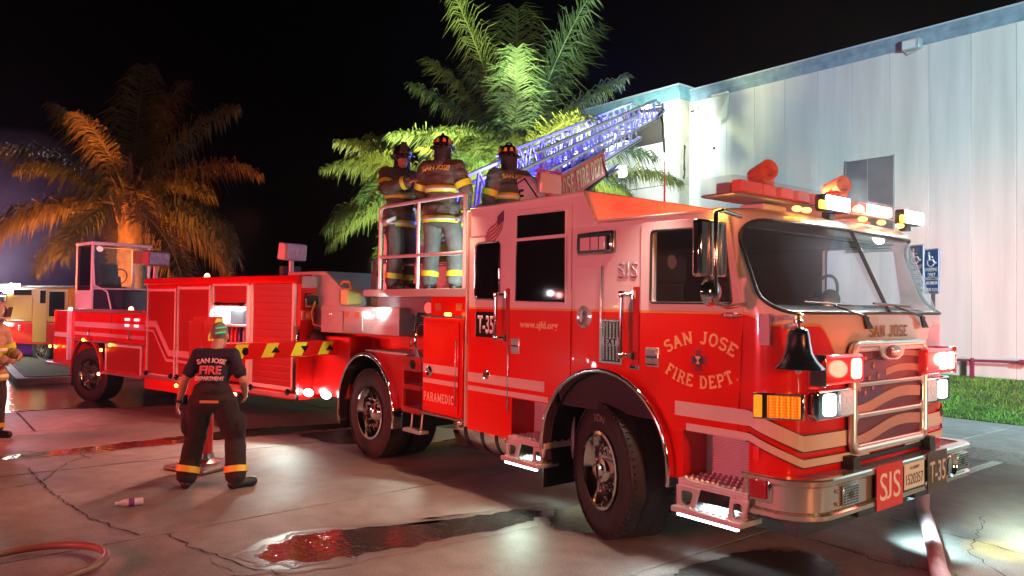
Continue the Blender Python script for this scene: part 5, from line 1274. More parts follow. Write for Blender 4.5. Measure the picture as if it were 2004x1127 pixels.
# ================================================================ SETTING
def concrete(name, col, bumps=.25, rough=.62, red=0.):
    m = bpy.data.materials.new(name); m.use_nodes = True
    n = m.node_tree.nodes; L = m.node_tree.links; b = n['Principled BSDF']
    tc = n.new('ShaderNodeTexCoord')
    def nz(scale, det=6):
        q = n.new('ShaderNodeTexNoise'); q.inputs['Scale'].default_value = scale; q.inputs['Detail'].default_value = det
        L.new(geo.outputs['Position'], q.inputs['Vector']); return q.outputs[0]
    geo = n.new('ShaderNodeNewGeometry')
    a, c, f = nz(.7), nz(5, 8), nz(90, 3)
    mr = n.new('ShaderNodeMapRange'); mr.inputs[1].default_value = .3; mr.inputs[2].default_value = .7; mr.inputs[3].default_value = .72; mr.inputs[4].default_value = 1.2; L.new(a, mr.inputs[0])
    mr2 = n.new('ShaderNodeMapRange'); mr2.inputs[1].default_value = .3; mr2.inputs[2].default_value = .7; mr2.inputs[3].default_value = .8; mr2.inputs[4].default_value = 1.15; L.new(c, mr2.inputs[0])
    mr3 = n.new('ShaderNodeMapRange'); mr3.inputs[1].default_value = .3; mr3.inputs[2].default_value = .7; mr3.inputs[3].default_value = .62; mr3.inputs[4].default_value = 1.38; L.new(f, mr3.inputs[0])
    m1 = n.new('ShaderNodeMath'); m1.operation = 'MULTIPLY'; L.new(mr.outputs[0], m1.inputs[0]); L.new(mr2.outputs[0], m1.inputs[1])
    m2 = n.new('ShaderNodeMath'); m2.operation = 'MULTIPLY'; L.new(m1.outputs[0], m2.inputs[0]); L.new(mr3.outputs[0], m2.inputs[1])
    vm = n.new('ShaderNodeVectorMath'); vm.operation = 'SCALE'; vm.inputs[0].default_value = col; L.new(m2.outputs[0], vm.inputs['Scale']); L.new(vm.outputs[0], b.inputs['Base Color'])
    rr = n.new('ShaderNodeMapRange'); rr.inputs[1].default_value = .3; rr.inputs[2].default_value = .7; rr.inputs[3].default_value = rough - .14; rr.inputs[4].default_value = rough + .12; L.new(a, rr.inputs[0]); L.new(rr.outputs[0], b.inputs['Roughness'])
    bp = n.new('ShaderNodeBump'); bp.inputs['Strength'].default_value = bumps; bp.inputs['Distance'].default_value = .01
    L.new(f, bp.inputs['Height']); L.new(bp.outputs[0], b.inputs['Normal'])
    return m
pave = concrete('pavement_concrete', (.22, .205, .19))
joint = mat('joint_dirt', (.035, .03, .028), .9)
crackm = mat('crack_dark', (.025, .02, .018), .95)
g = MB().add([(-60, -50, -.02), (40, -50, -.02), (40, 50, -.02), (-60, 50, -.02)], [(0, 1, 2, 3)]).build('ground', joint)
tag(g, kind='structure')
# concrete slabs of the lot: each one a slab with open joints
xs = [-34, -28, -22, -16.5, -10.7, -7.85, -4.95, -2.06, .87, 3.78, 6.7, 9.6, 20]
ys = [-30, -22, -15, -8.6, -4.1, .12, 4.86]
rs = random.Random(3)
sk = empty('pavement'); tag(sk, kind='structure')
skew = lambda x, y: x + (y + 2) * -.055 if abs(x + 2.06) < .2 else x
for i in range(len(xs) - 1):
    big = xs[i] < -8 or xs[i] > 7
    for j in range(len(ys) - 1):
        if j == 3 and not big and xs[i] != -99:      # two cells joined here, split by cracks only
            continue
        y0 = ys[j] if not (j == 4 and not big) else ys[3]
        gp = .013; dz = rs.uniform(-.0012, .0012)
        x0, x1 = xs[i] + gp, xs[i + 1] - gp
        sa, sb_ = skew(xs[i], y0) - xs[i], skew(xs[i], ys[j + 1]) - xs[i]
        ta, tb_ = skew(xs[i + 1], y0) - xs[i + 1], skew(xs[i + 1], ys[j + 1]) - xs[i + 1]
        b_ = [(x0 + sa, y0 + gp, -.12), (x1 + ta, y0 + gp, -.12), (x1 + tb_, ys[j + 1] - gp, -.12), (x0 + sb_, ys[j + 1] - gp, -.12)]
        MB().hexa(b_, [(p[0], p[1], dz) for p in b_]).build('concrete_slab', pave, sk, bevel=.004, seg=1)
fg = MB().box(-60, -34.01, -50, 50, -.1, 0).box(20.01, 40, -50, 50, -.1, 0).box(-34, 20, -50, -30.01, -.1, 0).box(-34, -14.0, 4.87, 50, -.1, 0).build('far_pavement', pave); tag(fg, kind='structure')
def crack(pts, w, seed):
    rr = random.Random(seed); P = []
    for (a, b) in zip(pts[:-1], pts[1:]):
        a = Vector(a); b = Vector(b); n_ = max(2, int((b - a).length / .06))
        for k in range(n_): P.append(a + (b - a) * k / n_ + Vector((rr.gauss(0, .014), rr.gauss(0, .014))))
    P.append(Vector(pts[-1]))
    vs = []; fs = []
    for i, p in enumerate(P):
        d = (P[min(i + 1, len(P) - 1)] - P[max(i - 1, 0)]).normalized(); nn = Vector((-d.y, d.x)); ww = w * rr.uniform(.35, 1.3)
        vs += [(p.x + nn.x * ww, p.y + nn.y * ww, .0045), (p.x - nn.x * ww, p.y - nn.y * ww, .0045)]
    for i in range(len(P) - 1): fs.append((2 * i, 2 * i + 1, 2 * i + 3, 2 * i + 2))
    return MB().add(vs, fs).build('crack', crackm, sk)
crack([(-5.25, -4.46), (-4.4, -4.45), (-3.4, -4.37), (-2.7, -4.28), (-2.02, -4.08)], .009, 1)
crack([(-1.96, -3.9), (-1.32, -3.8), (-.9, -3.68), (-.54, -3.53), (.3, -3.45)], .007, 2)
crack([(-4.27, -5.1), (-4.30, -4.8), (-4.42, -4.43), (-5.3, -4.1), (-5.8, -3.6)], .008, 4)
crack([(-8.0, -2.6), (-6.5, -1.72), (-4.8, -.86)], .006, 5); crack([(-6.3, -4.4), (-5.9, -3.9), (-5.4, -3.85)], .008, 6)
crack([(1.25, .12), (1.8, .03), (2.1, .10), (2.6, .05)], .009, 7); crack([(1.3, 1.2), (1.88, 1.15), (2.38, 1.08), (3.2, 1.0)], .006, 8)
crack([(3.0, -.2), (2.1, .8), (1.8, 2.0)], .004, 12)
# painted parking line
MB().add([(.90, 3.6, .005), (1.02, 3.6, .005), (1.02, 4.84, .005), (.90, 4.84, .005)], [(0, 1, 2, 3)]).build('parking_line', mat('line_paint', (.62, .62, .60), .6, var=.35, vscale=25), sk)
# water and dark patches on the pavement
def watermat(name='standing_water', wetcol=(.05, .043, .04), wetrough=.04, bump=.45):
    m = pave.copy(); m.name = name
    n = m.node_tree.nodes; L = m.node_tree.links; b = n['Principled BSDF']
    at = n.new('ShaderNodeAttribute'); at.attribute_name = 'wet'
    geo = n.new('ShaderNodeNewGeometry')
    nz = n.new('ShaderNodeTexNoise'); nz.inputs['Scale'].default_value = 7; nz.inputs['Detail'].default_value = 6; L.new(geo.outputs['Position'], nz.inputs[0])
    ad = n.new('ShaderNodeMath'); ad.operation = 'MULTIPLY_ADD'; ad.inputs[1].default_value = .9; L.new(nz.outputs[0], ad.inputs[0]); L.new(at.outputs['Fac'], ad.inputs[2])
    w = n.new('ShaderNodeMapRange'); w.interpolation_type = 'SMOOTHSTEP'; w.inputs[1].default_value = .5; w.inputs[2].default_value = 1.05; L.new(ad.outputs[0], w.inputs[0])
    mx = n.new('ShaderNodeMix'); mx.data_type = 'RGBA'; mx.inputs[7].default_value = (*wetcol, 1)
    L.new(b.inputs['Base Color'].links[0].from_socket, mx.inputs[6]); L.new(w.outputs[0], mx.inputs[0]); L.new(mx.outputs[2], b.inputs['Base Color'])
    rs_ = b.inputs['Roughness'].links[0].from_socket
    mr = n.new('ShaderNodeMix'); L.new(w.outputs[0], mr.inputs[0]); L.new(rs_, mr.inputs[2]); mr.inputs[3].default_value = wetrough; L.new(mr.outputs[0], b.inputs['Roughness'])
    q = n.new('ShaderNodeTexNoise'); q.inputs['Scale'].default_value = 11; q.inputs['Detail'].default_value = 4; L.new(geo.outputs['Position'], q.inputs[0])
    bp = n.new('ShaderNodeBump'); bp.inputs['Strength'].default_value = bump; bp.inputs['Distance'].default_value = .012; L.new(q.outputs[0], bp.inputs['Height'])
    b.inputs['Coat IOR'].default_value = 1.6; b.inputs['Coat Roughness'].default_value = wetrough; b.inputs['Specular IOR Level'].default_value = .5; w3 = n.new('ShaderNodeMath'); w3.operation = 'POWER'; w3.inputs[1].default_value = 4; L.new(w.outputs[0], w3.inputs[0]); L.new(w3.outputs[0], b.inputs['Coat Weight']); L.new(bp.outputs[0], b.inputs['Coat Normal'])
    on = b.inputs['Normal'].links[0].from_socket
    mv = n.new('ShaderNodeMix'); mv.data_type = 'VECTOR'; L.new(w.outputs[0], mv.inputs[0]); L.new(on, mv.inputs[4]); L.new(bp.outputs[0], mv.inputs[5]); L.new(mv.outputs[1], b.inputs['Normal'])
    return m
water = watermat()
def puddle(pts, seed, z=.005, rough=.05, fade=None):
    rr = random.Random(seed); P = []
    N = len(pts)
    for i in range(N):
        a = Vector(pts[i]); b = Vector(pts[(i + 1) % N]); k_ = max(2, int((b - a).length / .09))
        nn = Vector((-(b - a).y, (b - a).x)).normalized()
        for k in range(k_): P.append(a + (b - a) * k / k_ + nn * rr.gauss(0, rough * .6))
    M_ = len(P); ar = sum(P[k].x * P[(k + 1) % M_].y - P[(k + 1) % M_].x * P[k].y for k in range(M_))
    if ar < 0: P.reverse()
    Q = []
    for k in range(M_):
        q_ = sum((P[(k + e) % M_] for e in range(-7, 8)), Vector((0, 0))) / 15; d = P[(k + 3) % M_] - P[k - 3]; nn = Vector((-d.y, d.x)).normalized(); tip = (q_ - P[k]).length; Q.append(q_ + nn * max(0, (fade if fade else .12) - tip * 1.5) * .8)
    vs = [(p.x, p.y, z) for p in P] + [(p.x, p.y, z) for p in Q]
    fs = [(k, (k + 1) % M_, M_ + (k + 1) % M_, M_ + k) for k in range(M_)] + [tuple(range(M_, 2 * M_))]
    me = bpy.data.meshes.new('puddle'); me.from_pydata(vs, [], fs)
    o = put('puddle', me, water); tag(o, kind='structure')
    bm = bmesh.new(); bm.from_mesh(me); bmesh.ops.triangulate(bm, faces=[f for f in bm.faces if len(f.verts) > 4]); bm.to_mesh(me); bm.free()
    at = me.attributes.new('wet', 'FLOAT', 'POINT')
    for k in range(len(me.vertices)): at.data[k].value = 0. if k < M_ else .75
    return o
damp_dark = watermat('damp_dark_patch', (.055, .047, .043), .22, .12)
puddle([(-1.07, -3.66), (-1.34, -3.05), (-1.12, -2.5), (-.98, -2.1), (-.92, -1.6), (-.86, -1.2), (-.78, -1.0), (-.66, -.92), (-.55, -1.0), (-.48, -1.25), (-.46, -1.7), (-.50, -2.3), (-.52, -2.9), (-.58, -3.3), (-.76, -3.6)], 3, fade=.06)
puddle([(-6.15, -4.75), (-6.22, -3.5), (-6.5, -1.8), (-6.1, -.1), (-5.6, -.2), (-5.75, -1.2), (-5.78, -2.2), (-5.75, -3.5), (-5.86, -4.7)], 4, rough=.06)
puddle([(-10.05, -4.6), (-10.1, -3.3), (-9.55, -2.6), (-9.5, -1.4), (-11.0, .8), (-14.5, -.6), (-16.5, -2.2), (-16.8, -3.6), (-14, -4.8)], 5, rough=.10)
puddle([(.95, -1.5), (1.0, -.6), (1.15, -.2), (1.45, -.08), (1.70, -.25), (1.86, -.55), (1.85, -.9), (1.6, -1.3), (1.5, -1.9)], 6, rough=.012, z=.0035).data.materials[0] = damp_dark  # dark, smoother ground patch beside the front step
puddle([(-.22 + .5 * math.cos(R(a)), -.72 + .72 * math.sin(R(a))) for a in range(0, 360, 20)], 9, z=.0035, rough=.02, fade=.10).data.materials[0] = damp_dark
puddle([(-5.7, -1.4), (-5.5, .6), (-4.2, .9), (-3.9, -.3), (-4.6, -1.2)], 10, z=.0035, rough=.03).data.materials[0] = damp_dark
dampe = watermat('damp_edge', (.13, .115, .10), .40, .1)
puddle([(-1.16, -3.80), (-1.48, -3.05), (-1.22, -2.45), (-1.06, -2.0), (-.98, -1.4), (-.9, -.9), (-.6, -.5), (-.30, -.8), (-.36, -1.7), (-.40, -2.3), (-.42, -2.9), (-.48, -3.4), (-.72, -3.78)], 13, z=.0028, rough=.03, fade=.08).data.materials[0] = dampe
# kerb, sidewalk, lawn
curbm = concrete('kerb_concrete', (.36, .37, .38), .5)
walk = empty('sidewalk'); tag(walk, kind='structure')
edges = [-14, -11.5, -9, -6.6, -4.2, -1.9, .35, 2.6, 4.9, 7.4, 10, 14]
for a, b in zip(edges[:-1], edges[1:]):
    MB().box(a + .006, b - .006, 4.88, 5.06, -.1, .135).build('kerb_stone', curbm, walk, bevel=.02)
    for y0, y1 in ((5.07, 6.3), (6.31, 7.5)):
        MB().box(a + .006, b - .006, y0 + .005, y1 - .005, -.1, .125 + rs.uniform(-.003, .003)).build('paving_slab', curbm, walk, bevel=.006, seg=1)
def lawn_z(y): return .13 + .28 * smooth01(7.5, 12.4, y)
lm = MB(); nx, ny = 20, 10
for i in range(nx + 1):
    for j in range(ny + 1):
        y = 7.5 + 5.1 * j / ny; lm.v.append((-14 + 28 * i / nx, y, lawn_z(y) + .01 * noise.noise((i * .9, j * .9, 0))))
for i in range(nx):
    for j in range(ny):
        a = i * (ny + 1) + j; lm.f.append((a, a + ny + 1, a + ny + 2, a + 1))
lo = lm.build('lawn', mat('lawn_soil', (.045, .06, .02), .9, var=.3)); tag(lo, kind='structure')
gr_ = MB(); rg_ = random.Random(11)
for i in range(42000):
    x = rg_.uniform(-6.5, 3.2); y = 7.48 + 4.9 * rg_.random() ** 1.1; z = lawn_z(y) - .005
    a = rg_.uniform(0, 2 * PI); h = rg_.uniform(.025, .065); w = rg_.uniform(.004, .009); dx, dy = math.cos(a), math.sin(a); lean = rg_.uniform(.0, .05); b = rg_.uniform(0, 2 * PI)
    o = len(gr_.v)
    gr_.v += [(x - dx * w, y - dy * w, z), (x + dx * w, y + dy * w, z), (x + math.cos(b) * lean, y + math.sin(b) * lean, z + h)]
    gr_.f.append((o, o + 1, o + 2))
me = bpy.data.meshes.new('grass'); me.from_pydata(gr_.v, [], gr_.f)
grass = put('grass', me, mat('grass_blade', (.13, .28, .03), .6, var=.45, vscale=1.5)); tag(grass, 'short green lawn grass along the foot of the building', 'grass', kind='stuff')
wm = MB(); rg_ = random.Random(5)
for i in range(60):
    t = rg_.random(); x = 1.95 + t * .5 + rg_.gauss(0, .05); y = .12 - .05 * t + rg_.gauss(0, .03)
    a = rg_.uniform(0, 2 * PI); o = len(wm.v); h = rg_.uniform(.01, .04)
    wm.v += [(x, y, .002), (x + .012 * math.sin(a), y + .012, .002), (x + .04 * math.cos(a), y + .04 * math.sin(a), h)]; wm.f.append((o, o + 1, o + 2))
me = bpy.data.meshes.new('weeds'); me.from_pydata(wm.v, [], wm.f)
tag(put('weeds', me, mat('grass_blade')), 'thin green weeds growing from a pavement joint', 'weeds', kind='stuff')

# ---------------------------------------------------------------- warehouse
bd_ = empty('warehouse', (0, 0, 0), 0, 'long pale panel-clad warehouse with a blue-grey cornice behind the truck', 'building')
wallm = mat('wall_panel', (.55, .565, .545), .55, bump=.12, bscale=14, var=.10, vscale=1.2, vstretch=(2.5, 1, .22))
wallm2 = mat('wall_panel_warm', (.57, .565, .53), .55, bump=.12, bscale=14, var=.14, vscale=1.1, vstretch=(2.8, 1, .25))
corn = mat('cornice_bluegrey', (.20, .28, .34), .5, var=.22, vscale=5)
WYY = 12.5
MB().box(-9.75, 16, WYY + .04, WYY + .35, .2, 8.2).build('wall', mat('wall_backing', (.34, .34, .33), .8), bd_)
px = [-9.70, -9.30, -8.39, -7.49, -6.57, -5.66, -4.75, -3.84, -2.96, -2.09, -1.23, -.33, .58, 1.49, 2.4, 3.3, 4.2, 5.1, 6, 7, 8, 9, 10, 11, 12, 13, 14, 15, 16]
for a, b in zip(px[:-1], px[1:]):
    MB().box(a + .0015, b - .0015, WYY + rs.uniform(-.002, .002), WYY + .04, .22, 7.92).build('wall_panel', rs.choice((wallm, wallm, wallm2)), bd_, bevel=.008, seg=1)
co = MB().prism([(WYY + .3, 7.90), (WYY - .03, 7.90), (WYY - .03, 8.06), (WYY - .07, 8.09), (WYY - .07, 8.24), (WYY + .3, 8.24)], 'x', -9.74, 16).build('cornice', corn, bd_)
MB().box(-9.74, 16, WYY - .09, WYY + .3, 8.241, 8.275).build('cornice_cap', mat('cap_pale', (.42, .46, .50), .5), co)
MB().box(-9.70, 16, WYY - .04, WYY - .002, .2, .36).build('plinth', mat('plinth', (.32, .30, .28), .8, var=.2), bd_)
# louvre panel, flood lights, pipe, loose panel, hole
MB().box(-4.86, -3.73, WYY - .05, WYY - .003, 3.2, 5.46).build('dark_panel', mat('slate_panel', (.12, .115, .13), .6, var=.1), bd_, bevel=.01)
MB().box(-4.34, -4.325, WYY - .053, WYY - .0505, 3.2, 5.46).box(-4.88, -4.86, WYY - .055, WYY - .003, 3.2, 5.48).box(-3.73, -3.71, WYY - .055, WYY - .003, 3.2, 5.48).build('panel_seam', mat('seam', (.3, .3, .3), .6), bd_)
fl = MB().box(-3.48, -3.08, WYY - .22, WYY - .02, 7.82, 8.06).build('wall_light', mat('fixture_grey', (.55, .55, .58), .35, metal=.4), bd_, bevel=.02)
MB().hexa([(-3.45, WYY - .225, 7.84), (-3.16, WYY - .225, 7.84), (-3.16, WYY - .215, 7.84), (-3.45, WYY - .215, 7.84)], [(-3.45, WYY - .235, 8.02), (-3.16, WYY - .235, 8.02), (-3.16, WYY - .225, 8.02), (-3.45, WYY - .225, 8.02)]).build('light_glass', mat('fixture_glass', (.6, .62, .6), .1), fl)
MB().tube([(-3.52, WYY - .02, 8.2), (-3.54, WYY - .03, 7.9), (-3.40, WYY - .05, 7.75), (-3.2, WYY - .04, 7.80)], .012, 6).build('conduit', mat('fixture_grey'), fl, smooth=60)
MB().hexa([(-8.62, WYY - .25, 7.05), (-8.32, WYY - .12, 7.2), (-8.30, WYY - .115, 7.2), (-8.60, WYY - .24, 7.05)], [(-8.70, WYY - .08, 7.86), (-8.25, WYY - .08, 7.86), (-8.25, WYY - .07, 7.86), (-8.70, WYY - .07, 7.86)]).build('loose_panel', mat('loose_sheet', (.62, .60, .50), .6, var=.15), bd_)
MB().box(-8.78, -8.22, WYY - .20, WYY - .1, 7.86, 7.92).build('flap_bracket', mat('hood_cream', (.70, .66, .55), .5), bd_, bevel=.02)
MB().box(-9.60, -9.32, WYY - .14, WYY - .0, 7.40, 7.72).build('light_hood', mat('hood_cream'), bd_, bevel=.02)
MB().box(-9.55, -9.40, WYY - .145, WYY - .14, 7.55, 7.62).build('hood_slot', black, bd_)
MB().lathe([(.045, 0), (.045, .01)], (-8.80, WYY - .003, 6.41), (0, -1, 0), 14).build('wall_hole', black, bd_)
pp = MB().cyl((-2.9, WYY - .25, .74), (-1.10, WYY - .25, .79), .030, n=10).cyl((-1.10, WYY - .25, .79), (-.9, WYY - .25, .79), .055, n=10).cyl((-2.0, WYY - .25, .765), (-1.95, WYY - .25, .766), .06, n=10).box(-2.02, -1.94, WYY - .28, WYY - .22, .2, .77).build('fire_pipe', mat('pipe_maroon', (.20, .03, .07), .4), bd_, smooth=40)
# pilaster block in front of the ladder tip
W2 = 12.0
an = MB().box(-24, -9.70, W2 + .05, W2 + .9, .0, 7.95).build('corner_block', mat('wall_backing'), bd_)
qx = [-24, -21, -18.5, -16, -13.8, -11.75, -9.68]
for a, b in zip(qx[:-1], qx[1:]):
    for z0, z1 in ((.2, 5.44), (5.46, 7.95)):
        MB().box(a + .004, b - .004, W2, W2 + .05, z0, z1).build('wall_panel', wallm2, bd_, bevel=.006, seg=1)
MB().box(-9.72, -9.67, W2 + .052, W2 + .50, .2, 5.44).box(-9.72, -9.67, W2 + .052, W2 + .50, 5.46, 7.95).build('corner_return', mat('return_tan', (.40, .36, .28), .6, var=.2, vscale=3), bd_, bevel=.006)
co2 = MB().prism([(W2 + .9, 7.96), (W2 - .03, 7.96), (W2 - .03, 8.12), (W2 - .09, 8.16), (W2 - .09, 8.32), (W2 + .9, 8.32)], 'x', -24, -9.62).build('cornice', mat('cornice_teal', (.16, .33, .36), .5, var=.2, vscale=5), bd_)
MB().box(-24, -9.59, W2 - .12, W2 + .9, 8.321, 8.36).build('cornice_cap', mat('cap_pale'), co2)
MB().box(-11.85, -10.25, W2 - .015, W2 - .002, 6.75, 7.92).build('burnt_opening', mat('soot', (.035, .03, .028), .9), bd_)
MB().box(-11.9, -11.62, W2 - .03, W2 - .016, 7.2, 7.92).build('opening_board', mat('board_brown', (.30, .14, .05), .7), bd_)
# dirt and smoke streaks down the panels
sm_ = mat('soot_streak', (.25, .24, .20), .8)
rk = random.Random(2)
for x, z0, z1, w, y in ((-9.71, 5.6, 6.6, .04, W2 + .3), (-10.2, 5.9, 6.9, .03, W2 - .003), (-9.2, 6.2, 7.3, .012, WYY - .004), (-8.95, 5.8, 7.4, .010, WYY - .004)):
    pts = []
    n_ = 14
    L_ = [(x - w * rk.uniform(.2, 1), z0 + (z1 - z0) * k / n_) for k in range(n_ + 1)]; R_ = [(x + w * rk.uniform(.2, 1), z0 + (z1 - z0) * k / n_) for k in range(n_, -1, -1)]
    if y == W2 + .3: MB().prism([(W2 + .25 + (a - x) * 1.5, b) for a, b in L_ + R_], 'x', -9.668, -9.664).build('smoke_stain', mat('soot'), bd_)
    else: MB().prism(L_ + R_, 'y', y - .002, y).build('smoke_stain', sm_, bd_)

# ---------------------------------------------------------------- parking signs
blue = mat('sign_blue', (.02, .16, .62), .4); sw = mat('sign_print_white', (.8, .82, .85), .4)
def parking_sign(name, loc, rz, label, k=1.):
    t = empty(name, loc, rz, label, 'sign', 'blue parking signs by the wall'); 
    MB().box(-.025, .025, .01, .05, -.1, 2.80).build('post', steel, t)
    for nm, z0, z1 in (('sign_plate', 2.355, 2.84), ('fine_plate', 2.10, 2.345)):
        p = MB().prism(rrect(-.17, .17, z0, z1, .03), 'y', 0, .006).build(nm, blue, t)
        MB().tube([(a, -.001, b) for a, b in rrect(-.158, .158, z0 + .012, z1 - .012, .022)], .005, 4, closed=True).build('border', sw, p)
        if nm == 'sign_plate':
            MB().ell((-.055, -.004, 2.765), (.026, .004, .026), 14, 6).tube([(-.05, -.004, 2.735), (-.035, -.004, 2.655), (.045, -.004, 2.65), (.075, -.004, 2.595), (.105, -.004, 2.605)], .011, 6).tube([(-.045, -.004, 2.70), (.03, -.004, 2.70)], .009, 6).tube([(-.012 + .072 * math.cos(R(a)), -.004, 2.615 + .066 * math.sin(R(a))) for a in range(130, 345, 12)], .010, 6).build('wheelchair_symbol', sw, p)
            text('sign_lettering', 'PARKING', sw, p, (0, -.001, 2.465), (1, 0, 0), (0, 0, 1), .062, .27, bold=.02)
            text('sign_lettering', 'ONLY', sw, p, (0, -.001, 2.38), (1, 0, 0), (0, 0, 1), .062, .17, bold=.02)
        else:
            text('fine_lettering', 'MINIMUM', sw, p, (0, -.001, 2.25), (1, 0, 0), (0, 0, 1), .055, .25, bold=.02)
            text('fine_lettering', 'FINE $250', sw, p, (0, -.001, 2.14), (1, 0, 0), (0, 0, 1), .055, .28, bold=.02)
    return t
parking_sign('parking_sign', (-.885, 7.52, 0), R(-28), 'blue wheelchair parking sign half hidden by the edge of the windscreen')
parking_sign('parking_sign', (-.74, 6.6, 0), R(-28), 'blue wheelchair parking sign seen only through the windscreen glass')

# ---------------------------------------------------------------- palms
def palm(name, loc, H, r0, fronds, leafm, trunkm, label, spread, seed, droop=1., L0=3.0, shaft=True):
    rr = random.Random(seed)
    t = empty(name, loc, 0, label, 'palm tree', None)
    mb = MB(); pts = []; rad = []
    for k in range(25):
        z = H * k / 24; pts.append((.06 * math.sin(z * .7 + seed), .05 * math.sin(z * .5), z)); rad.append(r0 * (1.25 - .35 * k / 24) * (1 + .05 * (k % 2)))
    mb.tube(pts, rad, 14).build('trunk', trunkm, t, smooth=60)
    if shaft:
        boot = MB()
        for k in range(14):
            a = 2.399 * k; z = H - .5 + .075 * k; d = Vector((math.cos(a), math.sin(a), 0))
            base = Vector((0, 0, z)) + d * r0 * .8; ti = base + d * rr.uniform(.1, .3) + Vector((0, 0, rr.uniform(.5, .9)))
            sd = Vector((-d.y, d.x, 0))
            boot.hexa([base - sd * .10, base + sd * .10, base + sd * .09 - d * .06, base - sd * .09 - d * .06], [ti - sd * .02, ti + sd * .02, ti + sd * .02 - d * .02, ti - sd * .02 - d * .02])
        boot.build('leaf_base', trunkm, t)
    for i in range(fronds):
        az = 2 * PI * (i * .381966) + rr.uniform(-.15, .15)
        if spread[2] is not None and i < len(spread[2]): az = R(spread[2][i][0]); el = R(spread[2][i][1]); L_ = spread[2][i][2] if len(spread[2][i]) > 2 else L0
        else:
            el = R(spread[0] + (spread[1] - spread[0]) * ((i + .5) / fronds)); L_ = L0 * rr.uniform(.85, 1.1)
        d = Vector((math.cos(az) * math.cos(el), math.sin(az) * math.cos(el), math.sin(el)))
        p = Vector((0, 0, H + .1)); N = 34; seg = L_ / N; spine = [p.copy()]
        g_ = .0085 * droop * (1.2 + .8 * math.cos(el))
        for k in range(N):
            d = (d + Vector((0, 0, -g_ * (.5 + 2.4 * k / N)))).normalized(); p = p + d * seg; spine.append(p.copy())
        fm = MB()
        fm.tube(spine[::3] + [spine[-1]], [.028 * (1 - .9 * k / 12) + .004 for k in range(len(spine[::3]) + 1)], 5)
        start = 5
        for k in range(start, N + 1):
            for rep in range(5):
                t_ = (k + rep / 5) / N
                if t_ > 1: continue
                q = spine[min(k, N)] + ((spine[min(k + 1, N)] - spine[min(k, N)]) * rep / 5)
                dd = (spine[min(k + 1, N)] - spine[max(k - 1, 0)]).normalized()
                side = dd.cross(Vector((0, 0, 1)))
                if side.length < .05: side = Vector((1, 0, 0))
                side.normalize(); upv = side.cross(dd)
                ll = L_ * .29 * (math.sin(PI * min(1, .12 + t_ * .80)) ** .7) * rr.uniform(.6, 1.2)
                for s in (-1, 1):
                    a1 = (side * s * rr.uniform(.6, 1.0) + dd * rr.uniform(.35, .8) + upv * rr.uniform(-.15, .45) + Vector((0, 0, -rr.uniform(.0, .5) * (droop - .4)))).normalized()
                    m1 = q + a1 * ll * .5; a2 = (a1 + Vector((0, 0, -rr.uniform(.7, 2.0) * droop))).normalized(); e1 = m1 + a2 * ll * .55
                    w = dd * .014
                    o = len(fm.v)
                    fm.v += [tuple(q - w * .6), tuple(q + w * .6), tuple(m1 + w), tuple(m1 - w), tuple(e1)]
                    fm.f += [(o, o + 1, o + 2, o + 3), (o + 3, o + 2, o + 4)]
        me = bpy.data.meshes.new('frond'); me.from_pydata(fm.v, [], fm.f); put('frond', me, leafm[i % len(leafm)], t)
    return t
def leaf(name, col):
    m = mat(name, col, .55, var=.25, vscale=2)
    return m
gl = [leaf('frond_green', (.085, .13, .035)), leaf('frond_deep_green', (.05, .10, .035)), leaf('frond_yellow_green', (.12, .15, .03))]
dryl = [leaf('frond_olive', (.10, .10, .03)), leaf('frond_dry', (.14, .10, .04))]
trk = mat('palm_trunk', (.20, .15, .09), .9, bump=.6, bscale=12, var=.4, vscale=6)
trk2 = mat('palm_shaft', (.26, .30, .16), .7, bump=.3, bscale=10, var=.3, vscale=5)
VR = math.degrees(math.atan2(_r.y, _r.x))     # heading that reads as "to the right" from the street
palm('palm_tree', (-9.5, 5.7, 0), 5.0, .17, 26, gl, trk2, 'tall green palm with long arching fronds, behind the ladder', (75, -15,
     [(VR + 5, 50, 3.5), (VR + 178, 48, 3.2), (VR + 160, 58, 3.6), (VR + 30, 65, 4.4), (VR - 20, 70, 4.4), (VR + 90, 75, 4.6), (VR + 200, 72, 4.4), (VR - 90, 55, 3.0), (VR - 60, 25, 3.2), (VR + 240, 20, 3.0), (VR - 40, 15, 2.6), (VR + 220, 18, 2.6), (VR + 120, 60, 3.8), (VR + 60, 45, 3.6)]), 2, .72, 3.3)
palm('palm_tree', (-10.95, 4.2, 0), 4.35, .18, 18, gl, trk, 'shorter palm with drooping fronds behind the men on the platform', (60, -20,
     [(VR + 180, 34, 2.7), (VR + 172, 4, 2.8), (VR + 200, 45, 2.5), (VR + 150, 55, 2.5), (VR + 10, 25, 3.0), (VR - 20, 45, 2.8), (VR + 30, 5, 3.0), (VR - 60, 30, 2.8), (VR - 120, 30, 2.8)]), 5, 1.1, 3.0)
palm('palm_tree', (-8.5, 7.1, 0), 4.55, .2, 16, [gl[2], gl[0]], trk, 'bushy palm crossed by the ladder, in front of the pale wall', (40, -35,
     [(VR + 5, 28, 2.4), (VR + 15, 12, 1.3), (VR - 2, -16, 1.9), (VR - 50, 10, 1.5), (VR + 180, 40, 2.2), (VR + 200, 15, 2.2), (VR + 100, 40, 2.0), (VR + 40, 20, 1.4)]), 9, 1.2, 1.5, False)
